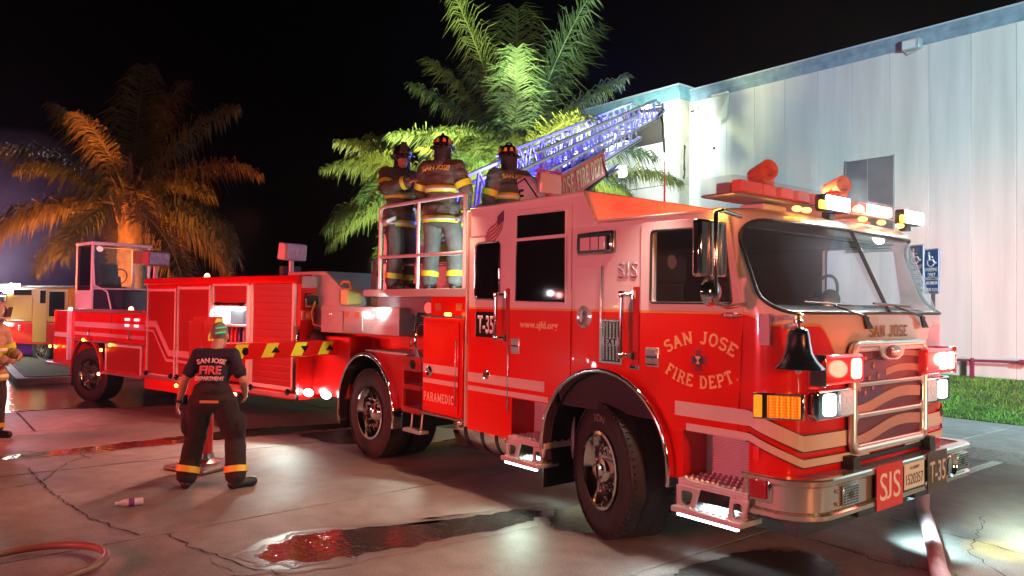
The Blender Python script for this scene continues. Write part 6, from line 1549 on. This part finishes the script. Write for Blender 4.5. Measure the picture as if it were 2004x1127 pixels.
palm('palm_tree', (-15.4, -1.4, 0), 4.0, .30, 22, dryl, mat('palm_trunk_boots', (.22, .14, .08), .9, bump=.7, bscale=9, var=.4, vscale=5), 'olive palm with drooping fronds and shaggy trunk behind the tiller cab', (70, -20,
     [(VR + 178, 42, 3.9), (VR + 190, 8, 3.9), (VR + 165, 62, 3.5), (VR + 2, 40, 3.3), (VR - 8, 12, 2.9), (VR + 20, 62, 3.6), (VR + 100, 80, 3.8), (VR - 100, 60, 2.6), (VR - 160, 40, 2.6), (VR + 150, 25, 3.4), (VR - 30, 28, 3.0), (VR + 60, 75, 3.6)]), 7, 1.35, 3.2)

# ================================================================ PEOPLE
def organic(name, mb, m, parent, voxel=.013, it=6, disp=0., dscale=.12, seed=0):
    o = temp(mb)
    md = o.modifiers.new('r', 'REMESH'); md.mode = 'VOXEL'; md.voxel_size = voxel; md.use_smooth_shade = True
    s = o.modifiers.new('s', 'SMOOTH'); s.factor = .5; s.iterations = it
    me = evald(o); kill(o)
    if disp:
        bm = bmesh.new(); bm.from_mesh(me); bm.normal_update()
        for v in bm.verts:
            p = v.co; q = Vector((p.x / dscale + seed * 7.3, p.y / dscale, p.z / dscale * 1.9))
            v.co = p + v.normal * disp * (noise.noise(q) + .5 * noise.noise(q * 2.3))
        bm.to_mesh(me); bm.free()
    r = put(name, me, m, parent)
    for p in me.polygons: p.use_smooth = True
    return r
def chain(mb, pts, rad, n=12):
    mb.tube(pts, rad, n)
    for p, r_ in zip(pts, rad): mb.ell(p, (r_ * .99,) * 3, 12, 8)
def lerp(a, b, t): return Vector(a) * (1 - t) + Vector(b) * t
def hand(mb, wrist, dirv, palm_n, side, curl=.5):
    d = Vector(dirv).normalized(); nrm = Vector(palm_n); nrm = (nrm - d * nrm.dot(d)).normalized(); w = d.cross(nrm) * side
    wr_ = Vector(wrist)
    pc = wr_ + d * .05
    rot = Matrix((w, nrm, d)).transposed()
    mb.ell(pc, (.042, .018, .055), 12, 8, rot)
    for k, (off, L_) in enumerate(((-.030, .070), (-.010, .080), (.011, .076), (.030, .060))):
        b = wr_ + d * .088 + w * off; p1 = b + (d * math.cos(curl * .6) + nrm * math.sin(curl * .6)) * L_ * .5
        p2 = p1 + (d * math.cos(curl * 1.7) + nrm * math.sin(curl * 1.7)) * L_ * .5
        chain(mb, [wr_ + d * .06 + w * off * .8, b, p1, p2], [.0115, .0105, .0095, .008], 8)
    b = wr_ + d * .025 - w * .035; p1 = b + (d * .7 - w * .7 + nrm * .3).normalized() * .045; p2 = p1 + (d * .95 - w * .15 + nrm * .4).normalized() * .035
    chain(mb, [wr_ + d * .02 - w * .01, b, p1, p2], [.016, .014, .012, .010], 8)
skin = mat('skin', (.50, .27, .19), .5, var=.06, vscale=20)
def person(loc, rz, label, J, outfit, group=None, scale=1., headturn=0., headtilt=0.):
    t = empty('person', loc, rz, label, 'person', group); t.scale = (scale,) * 3
    H = Vector(J['head']); hr = Matrix.Rotation(headturn, 3, 'Z') @ Matrix.Rotation(headtilt, 3, 'X')
    hk = J.get('hk', 1.)
    def hp(x, y, z): return H + hr @ (Vector((x, y, z)) * hk)
    b = MB()
    b.ell(hp(0, .0, .025), (.076, .096, .10), 18, 12, hr); b.ell(hp(0, .030, -.055), (.058, .066, .068), 16, 10, hr); b.ell(hp(0, .062, -.095), (.028, .022, .02), 10, 6, hr)
    chain(b, [hp(0, .085, .02), hp(0, .108, -.022), hp(0, .098, -.035)], [.009, .016, .012], 8)
    for s in (-1, 1):
        b.ell(hp(s * .078, -.008, -.005), (.012, .026, .036), 10, 8, hr); b.ell(hp(s * .045, .062, -.022), (.025, .02, .02), 10, 6, hr); b.ell(hp(s * .032, .088, .022), (.022, .012, .009), 10, 6, hr)
    b.ell(hp(0, .092, -.062), (.026, .012, .009), 10, 6, hr)
    chain(b, [J['neck'], lerp(J['neck'], H, .45), hp(0, -.02, -.05)], [.062, .056, .055])
    ch, pv = Vector(J['chest']), Vector(J['pelvis'])
    rotT = (Vector(J['shR']) - Vector(J['shL'])); tz = math.atan2(rotT.y, rotT.x); RT = Matrix.Rotation(tz, 3, 'Z')
    def trunk(mb, k):
        for i in range(9):
            f_ = i / 8; c = lerp(pv, ch, f_); wx = .155 - .03 * math.sin(PI * f_ * .9) + .02 * f_; wy = .105 + .012 * math.sin(PI * f_)
            mb.ell(c, (wx + k, wy + k, .095), 18, 10, RT)
        chain(mb, [J['shL'], ch + Vector((0, 0, .10)), J['shR']], [.070 + k, .085 + k, .070 + k])
    trunk(b, 0)
    for s in 'LR':
        sh, el, wr = J['sh' + s], J['el' + s], J['wr' + s]
        chain(b, [sh, lerp(sh, el, .5), el, lerp(el, wr, .35), wr], [.055, .050, .042, .043, .028])
        d = Vector(wr) - Vector(el); sg = 1 if s == 'R' else -1
        hand(b, wr, J.get('hd' + s, d), J.get('pn' + s, (-sg, .2, 0)), sg, J.get('curl' + s, .5))
        hp_, kn, an = J['hip' + s], J['kn' + s], J['an' + s]
        chain(b, [hp_, lerp(hp_, kn, .5), kn, lerp(kn, an, .35), an], [.090, .075, .056, .056, .040])
        td = Vector(J['toe' + s]) - Vector(an)
        chain(b, [Vector(an) + Vector((0, 0, -.03)), lerp(an, J['toe' + s], .6) + Vector((0, 0, -.02)), J['toe' + s]], [.045, .042, .032])
    organic('body', b, skin, t, .011, 4)
    for s in (-1, 1):
        e = MB().ell(hp(s * .031, .0895, .006), (.013, .008, .008), 10, 6, hr).build('eye', mat('eye_white', (.7, .68, .65), .2), t, smooth=60)
        MB().ell(hp(s * .031, .0955, .006), (.006, .004, .006), 8, 6, hr).build('iris', blacksatin, e, smooth=60)
    # trousers
    tr = MB()
    for s in 'LR':
        hp_, kn, an = J['hip' + s], J['kn' + s], J['an' + s]
        k = outfit['trouser_k']
        chain(tr, [hp_, lerp(hp_, kn, .5), kn, lerp(kn, an, .5), lerp(kn, an, .93)], [.098 + k, .090 + k, .076 + k, .072 + k, .074 + k])
        if outfit.get('pocket'):
            c = lerp(hp_, kn, .62); sg = 1 if s == 'R' else -1
            tr.ell(c + Vector((sg * (.07 + k), -.0, 0)), (.055, .10, .13), 12, 8)
    tr.ell(pv + Vector((0, 0, -.02)), (.165 + outfit['trouser_k'], .125 + outfit['trouser_k'], .13), 18, 10, RT)
    tr.ell(pv + Vector((0, 0, .08)), (.160 + outfit['trouser_k'], .122 + outfit['trouser_k'], .09), 18, 10, RT)
    organic('trousers', tr, outfit['trousers'], t, .014, 6, .008, .12, 3)
    # boots
    for s in 'LR':
        bo = MB()
        an, toe = Vector(J['an' + s]), Vector(J['toe' + s])
        dd = (toe - an); dd.z = 0; dd.normalize()
        chain(bo, [an + Vector((0, 0, .10)), an + Vector((0, 0, -.02))], [.062, .06])
        hl = Vector((an.x, an.y, .045)) - dd * .035; tt = Vector((toe.x, toe.y, .045))
        chain(bo, [hl, lerp(hl, tt, .5) + Vector((0, 0, .008)), tt], [.05, .054, .05])
        organic('boot', bo, black, t, .012, 4)
    # coat or shirt
    co_ = MB(); k = outfit['top_k']
    if outfit['coat']:
        trunk(co_, k)
        for i in range(5):
            f_ = i / 4; c = lerp(pv, pv + Vector((0, 0, -.17)), f_); co_.ell(c, (.165 + k + .02 * f_, .125 + k + .015 * f_, .08), 18, 10, RT)
        co_.tube([Vector(J['neck']) + Vector((0, 0, -.04)), Vector(J['neck']) + Vector((0, -.005, .055))], [.10, .092], 16)
        for s in 'LR':
            sh, el, wr = J['sh' + s], J['el' + s], J['wr' + s]
            chain(co_, [sh, lerp(sh, el, .5), el, lerp(el, wr, .5), lerp(el, wr, .96)], [.078 + k * .6, .072 + k * .6, .064 + k * .6, .058 + k * .5, .052 + k * .5])
        organic('coat', co_, outfit['top'], t, .014, 5, .012, .10, 1)
        def wrap(name, c, wx, wy, z0, h, m, rot=RT):
            n_ = 28; vs = []; fs = []
            for kk in range(n_):
                a = 2 * PI * kk / n_; e = rot @ Vector((math.cos(a) * wx, math.sin(a) * wy, 0)); jt = .004 * noise.noise((math.cos(a) * 3, math.sin(a) * 3, c.z * 5))
                vs += [c + e * (1 + jt) + Vector((0, 0, -h / 2 + jt)), c + e * (1 + jt) + Vector((0, 0, h / 2 + jt))]
            for kk in range(n_):
                i = kk * 2; j = ((kk + 1) % n_) * 2; fs.append((i, j, j + 1, i + 1))
            o = MB().add(vs, fs).build(name, m, t, smooth=60)
            md = o.modifiers.new('sol', 'SOLIDIFY'); md.thickness = .008; md.offset = 1
            sv_ = MB()
            return o
        for f_, dx in ((.62, .0), (-.42, .02)):
            c = lerp(pv, ch, f_) if f_ > 0 else pv + Vector((0, 0, f_ * .36))
            wx = .155 - .03 * math.sin(PI * max(0, f_) * .9) + .02 * max(0, f_) + k + .014 + (.012 if f_ < 0 else 0); wy = .117 + k + .016 + (.02 if f_ < 0 else 0)
            wrap('reflective_band', c, wx, wy, 0, .075, lime); wrap('silver_band', c, wx + .006, wy + .006, 0, .026, silver_tape)
        for s in 'LR':
            sh, el, wr = J['sh' + s], J['el' + s], J['wr' + s]
            for a, b2, r_ in ((lerp(sh, el, .62), lerp(sh, el, .88), .070 + k * .6 + .012), (lerp(el, wr, .76), lerp(el, wr, .92), .058 + k * .5 + .008)):
                q = MB().tube([a, b2], [r_, r_ - .002], 18, caps=False).build('sleeve_band', lime, t, smooth=60)
        # lettering on the back of the coat
        if outfit.get('lettering'):
            cb = ch + RT @ Vector((0, -(.117 + k + .026), .085)); xd = RT @ Vector((1, 0, 0)); 
            text('coat_lettering', 'SAN JOSE', mat('coat_gold', (.70, .45, .10), .5), t, cb, xd, (0, .35, 1), .062, .32, bold=.02, thick=.012, arc=.9)
    else:
        trunk(co_, k)
        co_.ell(lerp(pv, ch, .1), (.165 + k, .118 + k, .10), 18, 10, RT)
        co_.tube([Vector(J['neck']) + Vector((0, 0, -.05)), Vector(J['neck']) + Vector((0, 0, .0))], [.085, .07], 16)
        for s in 'LR':
            sh, el = J['sh' + s], J['el' + s]
            chain(co_, [sh, lerp(sh, el, .40), lerp(sh, el, .66)], [.062 + k * .6, .062 + k * .6, .064 + k * .6])
        organic('t_shirt', co_, outfit['top'], t, .013, 5, .008, .12, 2)
        cb = lerp(pv, ch, .9); xd = RT @ Vector((1, 0, 0)); yo = -(.118 + k + .014)
        wm_ = mat('shirt_print', (.75, .62, .62), .6); pm_ = mat('shirt_print_pink', (.70, .16, .20), .6)
        lean = J.get('lean', 0)
        for s_, z, h, w, m_, arc in (('SAN JOSE', .055, .050, .27, wm_, .55), ('FIRE', -.055, .085, .21, pm_, None), ('DEPARTMENT', -.115, .040, .28, wm_, None)):
            text('shirt_lettering', s_, m_, t, ch + RT @ Vector((0, yo + lean * z, z)), xd, (0, lean, 1), h, w, bold=.03, thick=.012, arc=arc)
    # ankle bands
    for s in 'LR':
        kn, an = J['kn' + s], J['an' + s]; kk = outfit['trouser_k']
        MB().tube([lerp(kn, an, .70), lerp(kn, an, .86)], [.074 + kk + .010, .075 + kk + .010], 18, caps=False).build('ankle_band', outfit['ankle'], t, smooth=60)
    if outfit.get('helmet'):
        he = MB()
        he.ell(hp(0, -.01, .075), (.112, .135, .115), 22, 12, hr)
        ob = organic('helmet', he, outfit['helmet'], t, .012, 2)
        br = MB(); n_ = 32; vs = []; fs = []
        for kk in range(n_):
            a = 2 * PI * kk / n_; ca, sa = math.cos(a), math.sin(a)
            bk = max(0, -sa) ** 2
            vs += [hp(ca * .108, -.01 + sa * .130, .065), hp(ca * (.150 + .0 * bk), -.015 + sa * (.165 + .07 * bk), .045 - .035 * bk), hp(ca * .150, -.015 + sa * (.165 + .07 * bk), .035 - .035 * bk), hp(ca * .105, -.01 + sa * .127, .045)]
        for kk in range(n_):
            i = kk * 4; j = ((kk + 1) % n_) * 4
            fs += [(i + q, j + q, j + (q + 1) % 4, i + (q + 1) % 4) for q in range(4)]
        br.add(vs, fs).build('brim', outfit['helmet'], ob, smooth=50)
        rb_ = MB()
        for a in range(0, 180, 30): pass
        MB().tube([hp(0, .115 * math.cos(R(a)) - .01, .085 + .122 * math.sin(R(a))) for a in range(5, 176, 10)], .010, 6).build('crest', outfit['helmet'], ob, smooth=60)
        MB().hexa([hp(-.05, .125, .08), hp(.05, .125, .08), hp(.05, .140, .07), hp(-.05, .140, .07)], [hp(-.035, .115, .19), hp(.035, .115, .19), hp(.035, .128, .20), hp(-.035, .128, .20)]).build('helmet_shield', outfit.get('shield', darkgrey), ob)
        for a in (-90 + 55, -90 - 55, -90 + 20, -90 - 20, 5, 175):
            c_, s_ = math.cos(R(a)), math.sin(R(a)); tx, ty = -s_, c_
            o_ = hp(c_ * .113, -.01 + s_ * .136, .085); e = hr @ Vector((tx, ty, 0)); u_ = hr @ Vector((-c_ * .25, -s_ * .25, 1)).normalized(); nn = hr @ Vector((c_, s_, .1)).normalized()
            MB().hexa([o_ - e * .022, o_ + e * .022, o_ + e * .022 + nn * .008, o_ - e * .022 + nn * .008], [o_ - e * .012 + u_ * .045, o_ + e * .012 + u_ * .045, o_ + e * .012 + u_ * .045 + nn * .006, o_ - e * .012 + u_ * .045 + nn * .006]).build('helmet_sticker', outfit['sticker'], ob)
        if outfit.get('flap'):
            MB().tube([hp(0, -.035, .03), hp(0, -.035, -.09), hp(0, -.03, -.13)], [.098, .098, .105], 20, caps=False).build('neck_flap', outfit['flap'], ob, smooth=60)
    else:
        hc = MB(); hc.ell(hp(0, -.012, .035), (.086, .105, .105), 20, 12, hr)
        hm = MB(); hm.ell(hp(0, -.022, .045), (.083, .097, .098), 20, 12, hr)
        ob = organic('cap', hm, outfit['hair'], t, .011, 3, .003, .03)  # close cap shape standing for the cropped grey hair
        for z in (.075, .03):
            MB().tube([hp(.04 * 2 * (q / 6) - .0, -.020 - .098 * math.cos((q / 6) * .95) * (1 - .10 * (z > .05)), z + .002 * q) for q in range(7)], .010, 6).build('head_glint', mat('green_glint', (.08, .75, .40), .3, emit=(.05, .9, .45), es=.25), ob, smooth=60)  # green light reflections on the head, painted as glowing stripes
    return t
def pose(**k):
    J = dict(head=(0, .02, 1.61), neck=(0, -.01, 1.46), chest=(0, 0, 1.27), pelvis=(0, 0, .96), shL=(-.19, -.01, 1.40), shR=(.19, -.01, 1.40),
             elL=(-.25, -.04, 1.13), elR=(.25, -.04, 1.13), wrL=(-.24, .06, .90), wrR=(.24, .06, .90), hipL=(-.10, 0, .92), hipR=(.10, 0, .92),
             knL=(-.12, .03, .50), knR=(.12, .03, .50), anL=(-.13, -.02, .10), anR=(.13, -.02, .10), toeL=(-.16, .15, .045), toeR=(.16, .15, .045))
    J.update(k); return J
coatm = mat('turnout_coat', (.085, .074, .062), .8, bump=.3, bscale=60, var=.25, vscale=5)
troum = mat('turnout_trousers', (.13, .145, .14), .8, bump=.3, bscale=60, var=.25, vscale=5)
helm = mat('helmet_black', (.012, .011, .011), .25, coat=.5)
stick = mat('helmet_sticker_amber', (.75, .50, .12), .4)
flap = mat('neck_flap_black', (.02, .016, .018), .8)
FF = dict(coat=True, top=coatm, top_k=.032, trousers=troum, trouser_k=.022, helmet=helm, sticker=stick, ankle=lime, flap=flap)
DZ = 1.98
# man seen from the side, reaching to the other's back
dirx = lambda dx, dy: math.atan2(dy, dx) - PI / 2
person((-3.60, -.88, DZ), dirx(1, .10), 'firefighter reaching out a bare hand to the back of his colleague', pose(
    head=(.0, .045, 1.60), elR=(.29, .12, 1.20), wrR=(.18, .42, 1.27), hdR=(-.05, 1, .05), pnR=(-.4, .1, -.6), curlR=.15, elL=(-.24, .02, 1.12), wrL=(-.16, .24, 1.02),
    knL=(-.10, .06, .50), knR=(.11, .10, .50), anR=(.12, .05, .10), toeR=(.13, .22, .045)), dict(FF, sticker=mat('helmet_sticker_lime', (.65, .65, .10), .4)), 'firefighters in turnout coats on the turntable', 1.0, headturn=R(-30), headtilt=R(-4))
# man with his back to the camera
person((-2.80, -.80, DZ), dirx(-.55, .84), 'firefighter with his back turned, standing at the middle of the white railing', pose(
    head=(0, .03, 1.60), elR=(.30, .00, 1.14), wrR=(.22, .14, .90), elL=(-.27, .05, 1.14), wrL=(-.16, .22, 1.0), knR=(.15, .06, .50), anR=(.18, .0, .10), toeR=(.22, .16, .045)),
    dict(FF, lettering=True), 'firefighters in turnout coats on the turntable', 1.0, headturn=R(12))
# third man beyond the cab roof
person((-2.72, .12, DZ), dirx(-1, .25), 'firefighter standing beyond the cab roof, looking left, before the ladder', pose(
    head=(-.01, .03, 1.61), elL=(-.26, .02, 1.12), wrL=(-.2, .2, 1.0)), dict(FF, lettering=True, top=mat('turnout_coat_grey', (.11, .115, .125), .8, bump=.3, bscale=60, var=.2, vscale=5)), 'firefighters in turnout coats on the turntable', 1.0, headturn=R(10))
# man in the T-shirt
shirt = mat('navy_shirt', (.012, .012, .035), .8, bump=.2, bscale=90, var=.2, vscale=8)
dark = mat('dark_trousers', (.020, .012, .014), .85, bump=.3, bscale=60, var=.3, vscale=6)
pj = pose(head=(-.02, .22, 1.50), neck=(-.01, .10, 1.36), chest=(0, .07, 1.19), pelvis=(0, -.02, .90), shL=(-.165, .06, 1.31), shR=(.165, .06, 1.31),
          elL=(-.29, .03, 1.07), wrL=(-.38, .12, .84), elR=(.28, .06, 1.06), wrR=(.23, .28, .90), hk=1.12, hipL=(-.11, -.01, .86), hipR=(.11, -.01, .86),
          knL=(-.20, .09, .47), knR=(.20, .09, .47), anL=(-.24, -.02, .10), anR=(.25, -.02, .10), toeL=(-.29, .14, .045), toeR=(.38, .10, .045), lean=.22)
p_ = person((-3.24, -3.16, 0), dirx(-.80, .60), 'man in navy T-shirt and dark trousers standing on the pavement, back turned', pj,
            dict(coat=False, top=shirt, top_k=.012, trousers=dark, trouser_k=.030, pocket=True, ankle=mat('amber_tape', (.75, .50, .03), .4), hair=mat('cropped_grey_hair', (.20, .19, .17), .8)), None, .985)
MB().tube([lerp(pj['elL'], pj['wrL'], .90), lerp(pj['elL'], pj['wrL'], .99)], [.036, .036], 14).build('wrist_strap', black, p_, smooth=60)
MB().box(-.06, .12, -.19, -.182, .865, .89).build('waist_label', mat('label_orange', (.55, .30, .10), .5), p_)
# man at the left edge
tan = mat('tan_coat', (.42, .28, .16), .8, bump=.3, bscale=60, var=.15, vscale=5)
person((-7.45, -4.665, 0), dirx(.70, .75), 'firefighter in tan coat and pale helmet cut off by the left edge', pose(
    head=(0, .07, 1.58), elR=(.28, .05, 1.12), wrR=(.16, .30, 1.05), elL=(-.26, .05, 1.12), wrL=(-.08, .30, 1.08), pnR=(-1, .2, 0), curlR=1.0),
    dict(FF, top=tan, trousers=mat('dark_red_trousers', (.05, .03, .03), .8), helmet=mat('helmet_pale', (.62, .50, .40), .35), sticker=stick, ankle=mat('amber_tape'), flap=tan), None, 1.0, headtilt=R(-22))

# ================================================================ SECOND ENGINE far behind
eng = empty('fire_engine', (-22.15, -2.55, 0), R(25), 'distant fire engine with a yellow-lit cab at the left edge, behind the trailer tail', 'fire engine')
ey = mat('engine_yellow_white', (.52, .28, .07), .35, coat=.4)
MB().box(.30, 3.2, -1.0, 1.0, .55, 1.16).build('lower_cab', trail_red, eng, bevel=.02)
MB().box(.30, 3.2, -1.0, 1.0, 1.16, 2.14).build('upper_cab', ey, eng, bevel=.06)
for x0, x1, z0, z1 in ((.75, 1.55, 1.92, 2.06), (1.95, 2.2, 1.70, 2.05), (2.35, 3.0, 1.35, 2.02)):
    MB().box(x0, x1, -1.012, -1.0, z0, z1).build('cab_window', darkglass, eng)
MB().box(.72, 1.60, -1.01, -1.0, 1.25, 1.88).box(1.64, 2.26, -1.01, -1.0, .62, 2.1).build('cab_door', ey, eng, bevel=.006)
MB().tube([(.48, -1.05, .75), (.48, -1.05, 2.0)], .02, 8).build('hand_rail', chrome, eng, smooth=60)
text('engine_lettering', 'E', mat('letter_cream'), eng, (1.05, -1.013, .92), (1, 0, 0), (0, 0, 1), .16, bold=.03)
MB().box(-.55, .30, -.98, .98, .5, 1.9).build('pump_panel', mat('pump_panel_steel', (.55, .55, .56), .3, metal=.8), eng, bevel=.02)
MB().box(-.50, .25, -1.0, -.985, 1.05, 1.85).build('panel_recess', mat('panel_dark', (.08, .08, .12), .5), eng)
for i in range(3):
    for j in range(2): MB().lathe([(.07, 0), (.075, .02), (.06, .025)], (-.35 + i * .24, -1.0, 1.35 + j * .25), (0, -1, 0), 14).build('gauge', cream, eng)
MB().box(-3.5, -.55, -1.0, 1.0, .55, 1.62).build('rear_body', trail_red, eng, bevel=.02)
MB().box(-3.52, -.5, -1.02, -.99, 1.6, 1.66).box(-.58, -.52, -1.02, -.99, .55, 1.66).build('body_trim', trim, eng)
MB().box(-.55, .25, -1.03, -.98, .52, .60).build('running_board', plate, eng)
ew = make_wheel((2.0, -.86, .42), 0, tyreR, eng); ew.scale = (.8, .8, .8)
ew = make_wheel((-2.2, -.86, .42), 0, tyreR, eng); ew.scale = (.8, .8, .8)
MB().box(.40, .50, -1.15, -1.0, 1.02, 1.14).build('side_lamp', whitelit, eng, bevel=.02)
mast = MB().cyl((-.05, -.7, 1.9), (-.05, -.7, 2.05), .04, n=10).box(-.25, .25, -.85, -.55, 2.02, 2.26).build('flood_mast', darkgrey, eng)
MB().hexa([(-.24, -.87, 2.03), (.14, -.87, 2.03), (.14, -.86, 2.03), (-.24, -.86, 2.03)], [(-.24, -.87, 2.19), (.14, -.87, 2.19), (.14, -.86, 2.19), (-.24, -.86, 2.19)]).box(.251, .26, -.84, -.56, 2.03, 2.25).box(.30, .62, -1.04, -1.03, 1.98, 2.2).build('flood_lens', burst, mast)  # extra glowing panels enlarge the flood lamp to imitate its glare
MB().box(.1, .32, -1.05, -1.0, .55, .66).box(.42, .62, -1.05, -1.0, .60, .70).build('ground_lamp', whitelit, eng)
MB().box(-.3, 3.0, -.4, .4, 2.14, 2.2).build('roof_rack', darkgrey, eng)
for k, (a, b) in enumerate(((-.35, -1.0), (-.05, -1.0))):
    h_ = MB().tube([(-22.0 + k * .25, -3.9 + k * .2, .95), (-21.4 + k * .2, -4.05 + k * .2, .70), (-20.6 + k * .2, -3.9 + k * .25, .30), (-19.6 + k * .1, -3.6 + k * .25, .07), (-18.2, -3.2 + k * .3, .06), (-16.5, -2.6 + k * .3, .06)], .055, 8).build('fire_hose', mat('hose_yellow', (.62, .55, .06), .6), None, smooth=60)
    tag(h_, ('upper', 'lower')[k] + ' yellow hose running down from the pump of the distant engine', 'hose', 'yellow hoses from the distant engine')
kb = MB()
bed = empty('planting_bed', (-17.2, -2.2, 0), 0, 'low kerbed planting bed behind the trailer tail', 'planting bed')
MB().prism(rpoly([(-4.0, -1.3), (2.9, -1.5), (2.9, 1.6), (-4, 1.6)], .3), 'z', .0, .15).build('kerb', mat('bed_kerb', (.42, .30, .27), .7, var=.2), bed, bevel=.02)
MB().prism(rpoly([(-3.85, -1.12), (2.72, -1.32), (2.72, 1.45), (-3.85, 1.45)], .3), 'z', .151, .17).build('bed_soil', mat('bed_soil', (.09, .07, .03), .9, var=.4, vscale=6, bump=.8, bscale=14), bed)

# ================================================================ LOOSE THINGS
hz = MB().tube([(1.02, 2.2, .46), (1.08, 2.45, .30), (1.10, 2.45, .10), (1.25, 2.05, .06), (1.45, 1.55, .06), (1.68, 1.1, .06), (1.95, .55, .06), (2.20, .0, .06), (2.6, -.7, .06), (3.4, -1.5, .06)], .058, 14)
hs = hz.build('supply_hose', mat('hose_rose', (.50, .33, .36), .6, bump=.5, bscale=70, var=.15, vscale=12), None, smooth=60)
tag(hs, 'thick rose-coloured hose running from under the front bumper to the lower right', 'hose')
HLC = (-1.53, -4.86, .45)
lp_ = []
for k in range(72):
    a = 2 * PI * k / 72
    lp_.append((HLC[0] + HLC[2] * math.cos(a), HLC[1] + HLC[2] * math.sin(a), .05 + .012 * (1 + math.sin(a + 1.2))))
hl_ = MB().tube(lp_, .027, 12, closed=True).build('hose_loop', mat('hose_brown', (.24, .12, .08), .4, var=.15), None, smooth=60)
tag(hl_, 'brown hose loop lying on the pavement at the lower left corner', 'hose')
bot = empty('water_bottle', (-2.97, -3.94, .034), R(262), 'clear plastic water bottle lying on the pavement', 'bottle')
MB().lathe([(.02, -.105), (.032, -.10), (.034, -.07), (.031, -.06), (.034, -.05), (.034, .04), (.030, .06), (.013, .095), (.013, .11)], (0, 0, 0), (1, 0, 0), 18).build('bottle_body', mat('clear_pet', (.75, .68, .70), .12, alpha=.5, spec=.8), bot, smooth=40)
MB().lathe([(.0352, -.03), (.0352, .015)], (0, 0, 0), (1, 0, 0), 18).build('bottle_label', mat('label_violet', (.25, .05, .30), .4), bot, smooth=40)
MB().lathe([(.015, .105), (.015, .122)], (0, 0, 0), (1, 0, 0), 14).build('bottle_cap', cw, bot, smooth=40)
sl_ = empty('street_lamp', (-26.5, 11.8, 0), 0, 'far street lamp glowing among the lower palm fronds', 'street lamp')
MB().cyl((0, 0, 0), (0, 0, 7.4), .09, .05, n=10).cyl((0, 0, 7.4), (.6, -.5, 7.55), .04, n=8).build('lamp_pole', darkgrey, sl_, smooth=40)
MB().ell((.75, -.62, 7.5), (.30, .16, .07), 14, 8).build('lamp_head', mat('street_lamp_lit', (.9, .9, .8), .3, emit=(1, .92, .72), es=8), sl_, smooth=60)

# ================================================================ SMOKE in the air
hb_ = MB().box(-62, 42, -52, 52, -1.3, 17)
hz_ = hb_.build('haze', None)
hm_ = bpy.data.materials.new('smoke_haze'); hm_.use_nodes = True
n = hm_.node_tree.nodes; n.remove(n['Principled BSDF'])
pv_ = n.new('ShaderNodeVolumePrincipled'); pv_.inputs['Color'].default_value = (.8, .8, .82, 1); pv_.inputs['Density'].default_value = HAZE; pv_.inputs['Anisotropy'].default_value = .8
hm_.node_tree.links.new(pv_.outputs[0], n['Material Output'].inputs['Volume'])
hz_.data.materials.append(hm_)
tag(hz_, 'thin smoke haze hanging over the whole lot', 'haze', kind='stuff')

def smoke(c, r_, dens, label, seed):
    mb = MB().ell(c, r_, 24, 14)
    rr = random.Random(seed)
    mb.v = [tuple(Vector(c) + (Vector(v) - Vector(c)) * (1 + .35 * noise.noise(Vector(v) * .35 + Vector((seed, 0, 0))))) for v in mb.v]
    o = mb.build('smoke_cloud', None)
    m = bpy.data.materials.new('smoke'); m.use_nodes = True; n = m.node_tree.nodes; n.remove(n['Principled BSDF'])
    p = n.new('ShaderNodeVolumePrincipled'); p.inputs['Color'].default_value = (.8, .8, .82, 1); p.inputs['Density'].default_value = dens
    m.node_tree.links.new(p.outputs[0], n['Material Output'].inputs['Volume']); o.data.materials.append(m)
    tag(o, label, 'smoke', kind='stuff'); return o
smoke((-27, -4.2, 4.0), (6.5, 6, 3.2), .022, 'purple lit smoke drifting behind the distant engine', 1)
smoke((3.0, 17.5, 11.5), (7, 3.5, 4.0), .03, 'magenta lit smoke rising beyond the warehouse roof', 2)
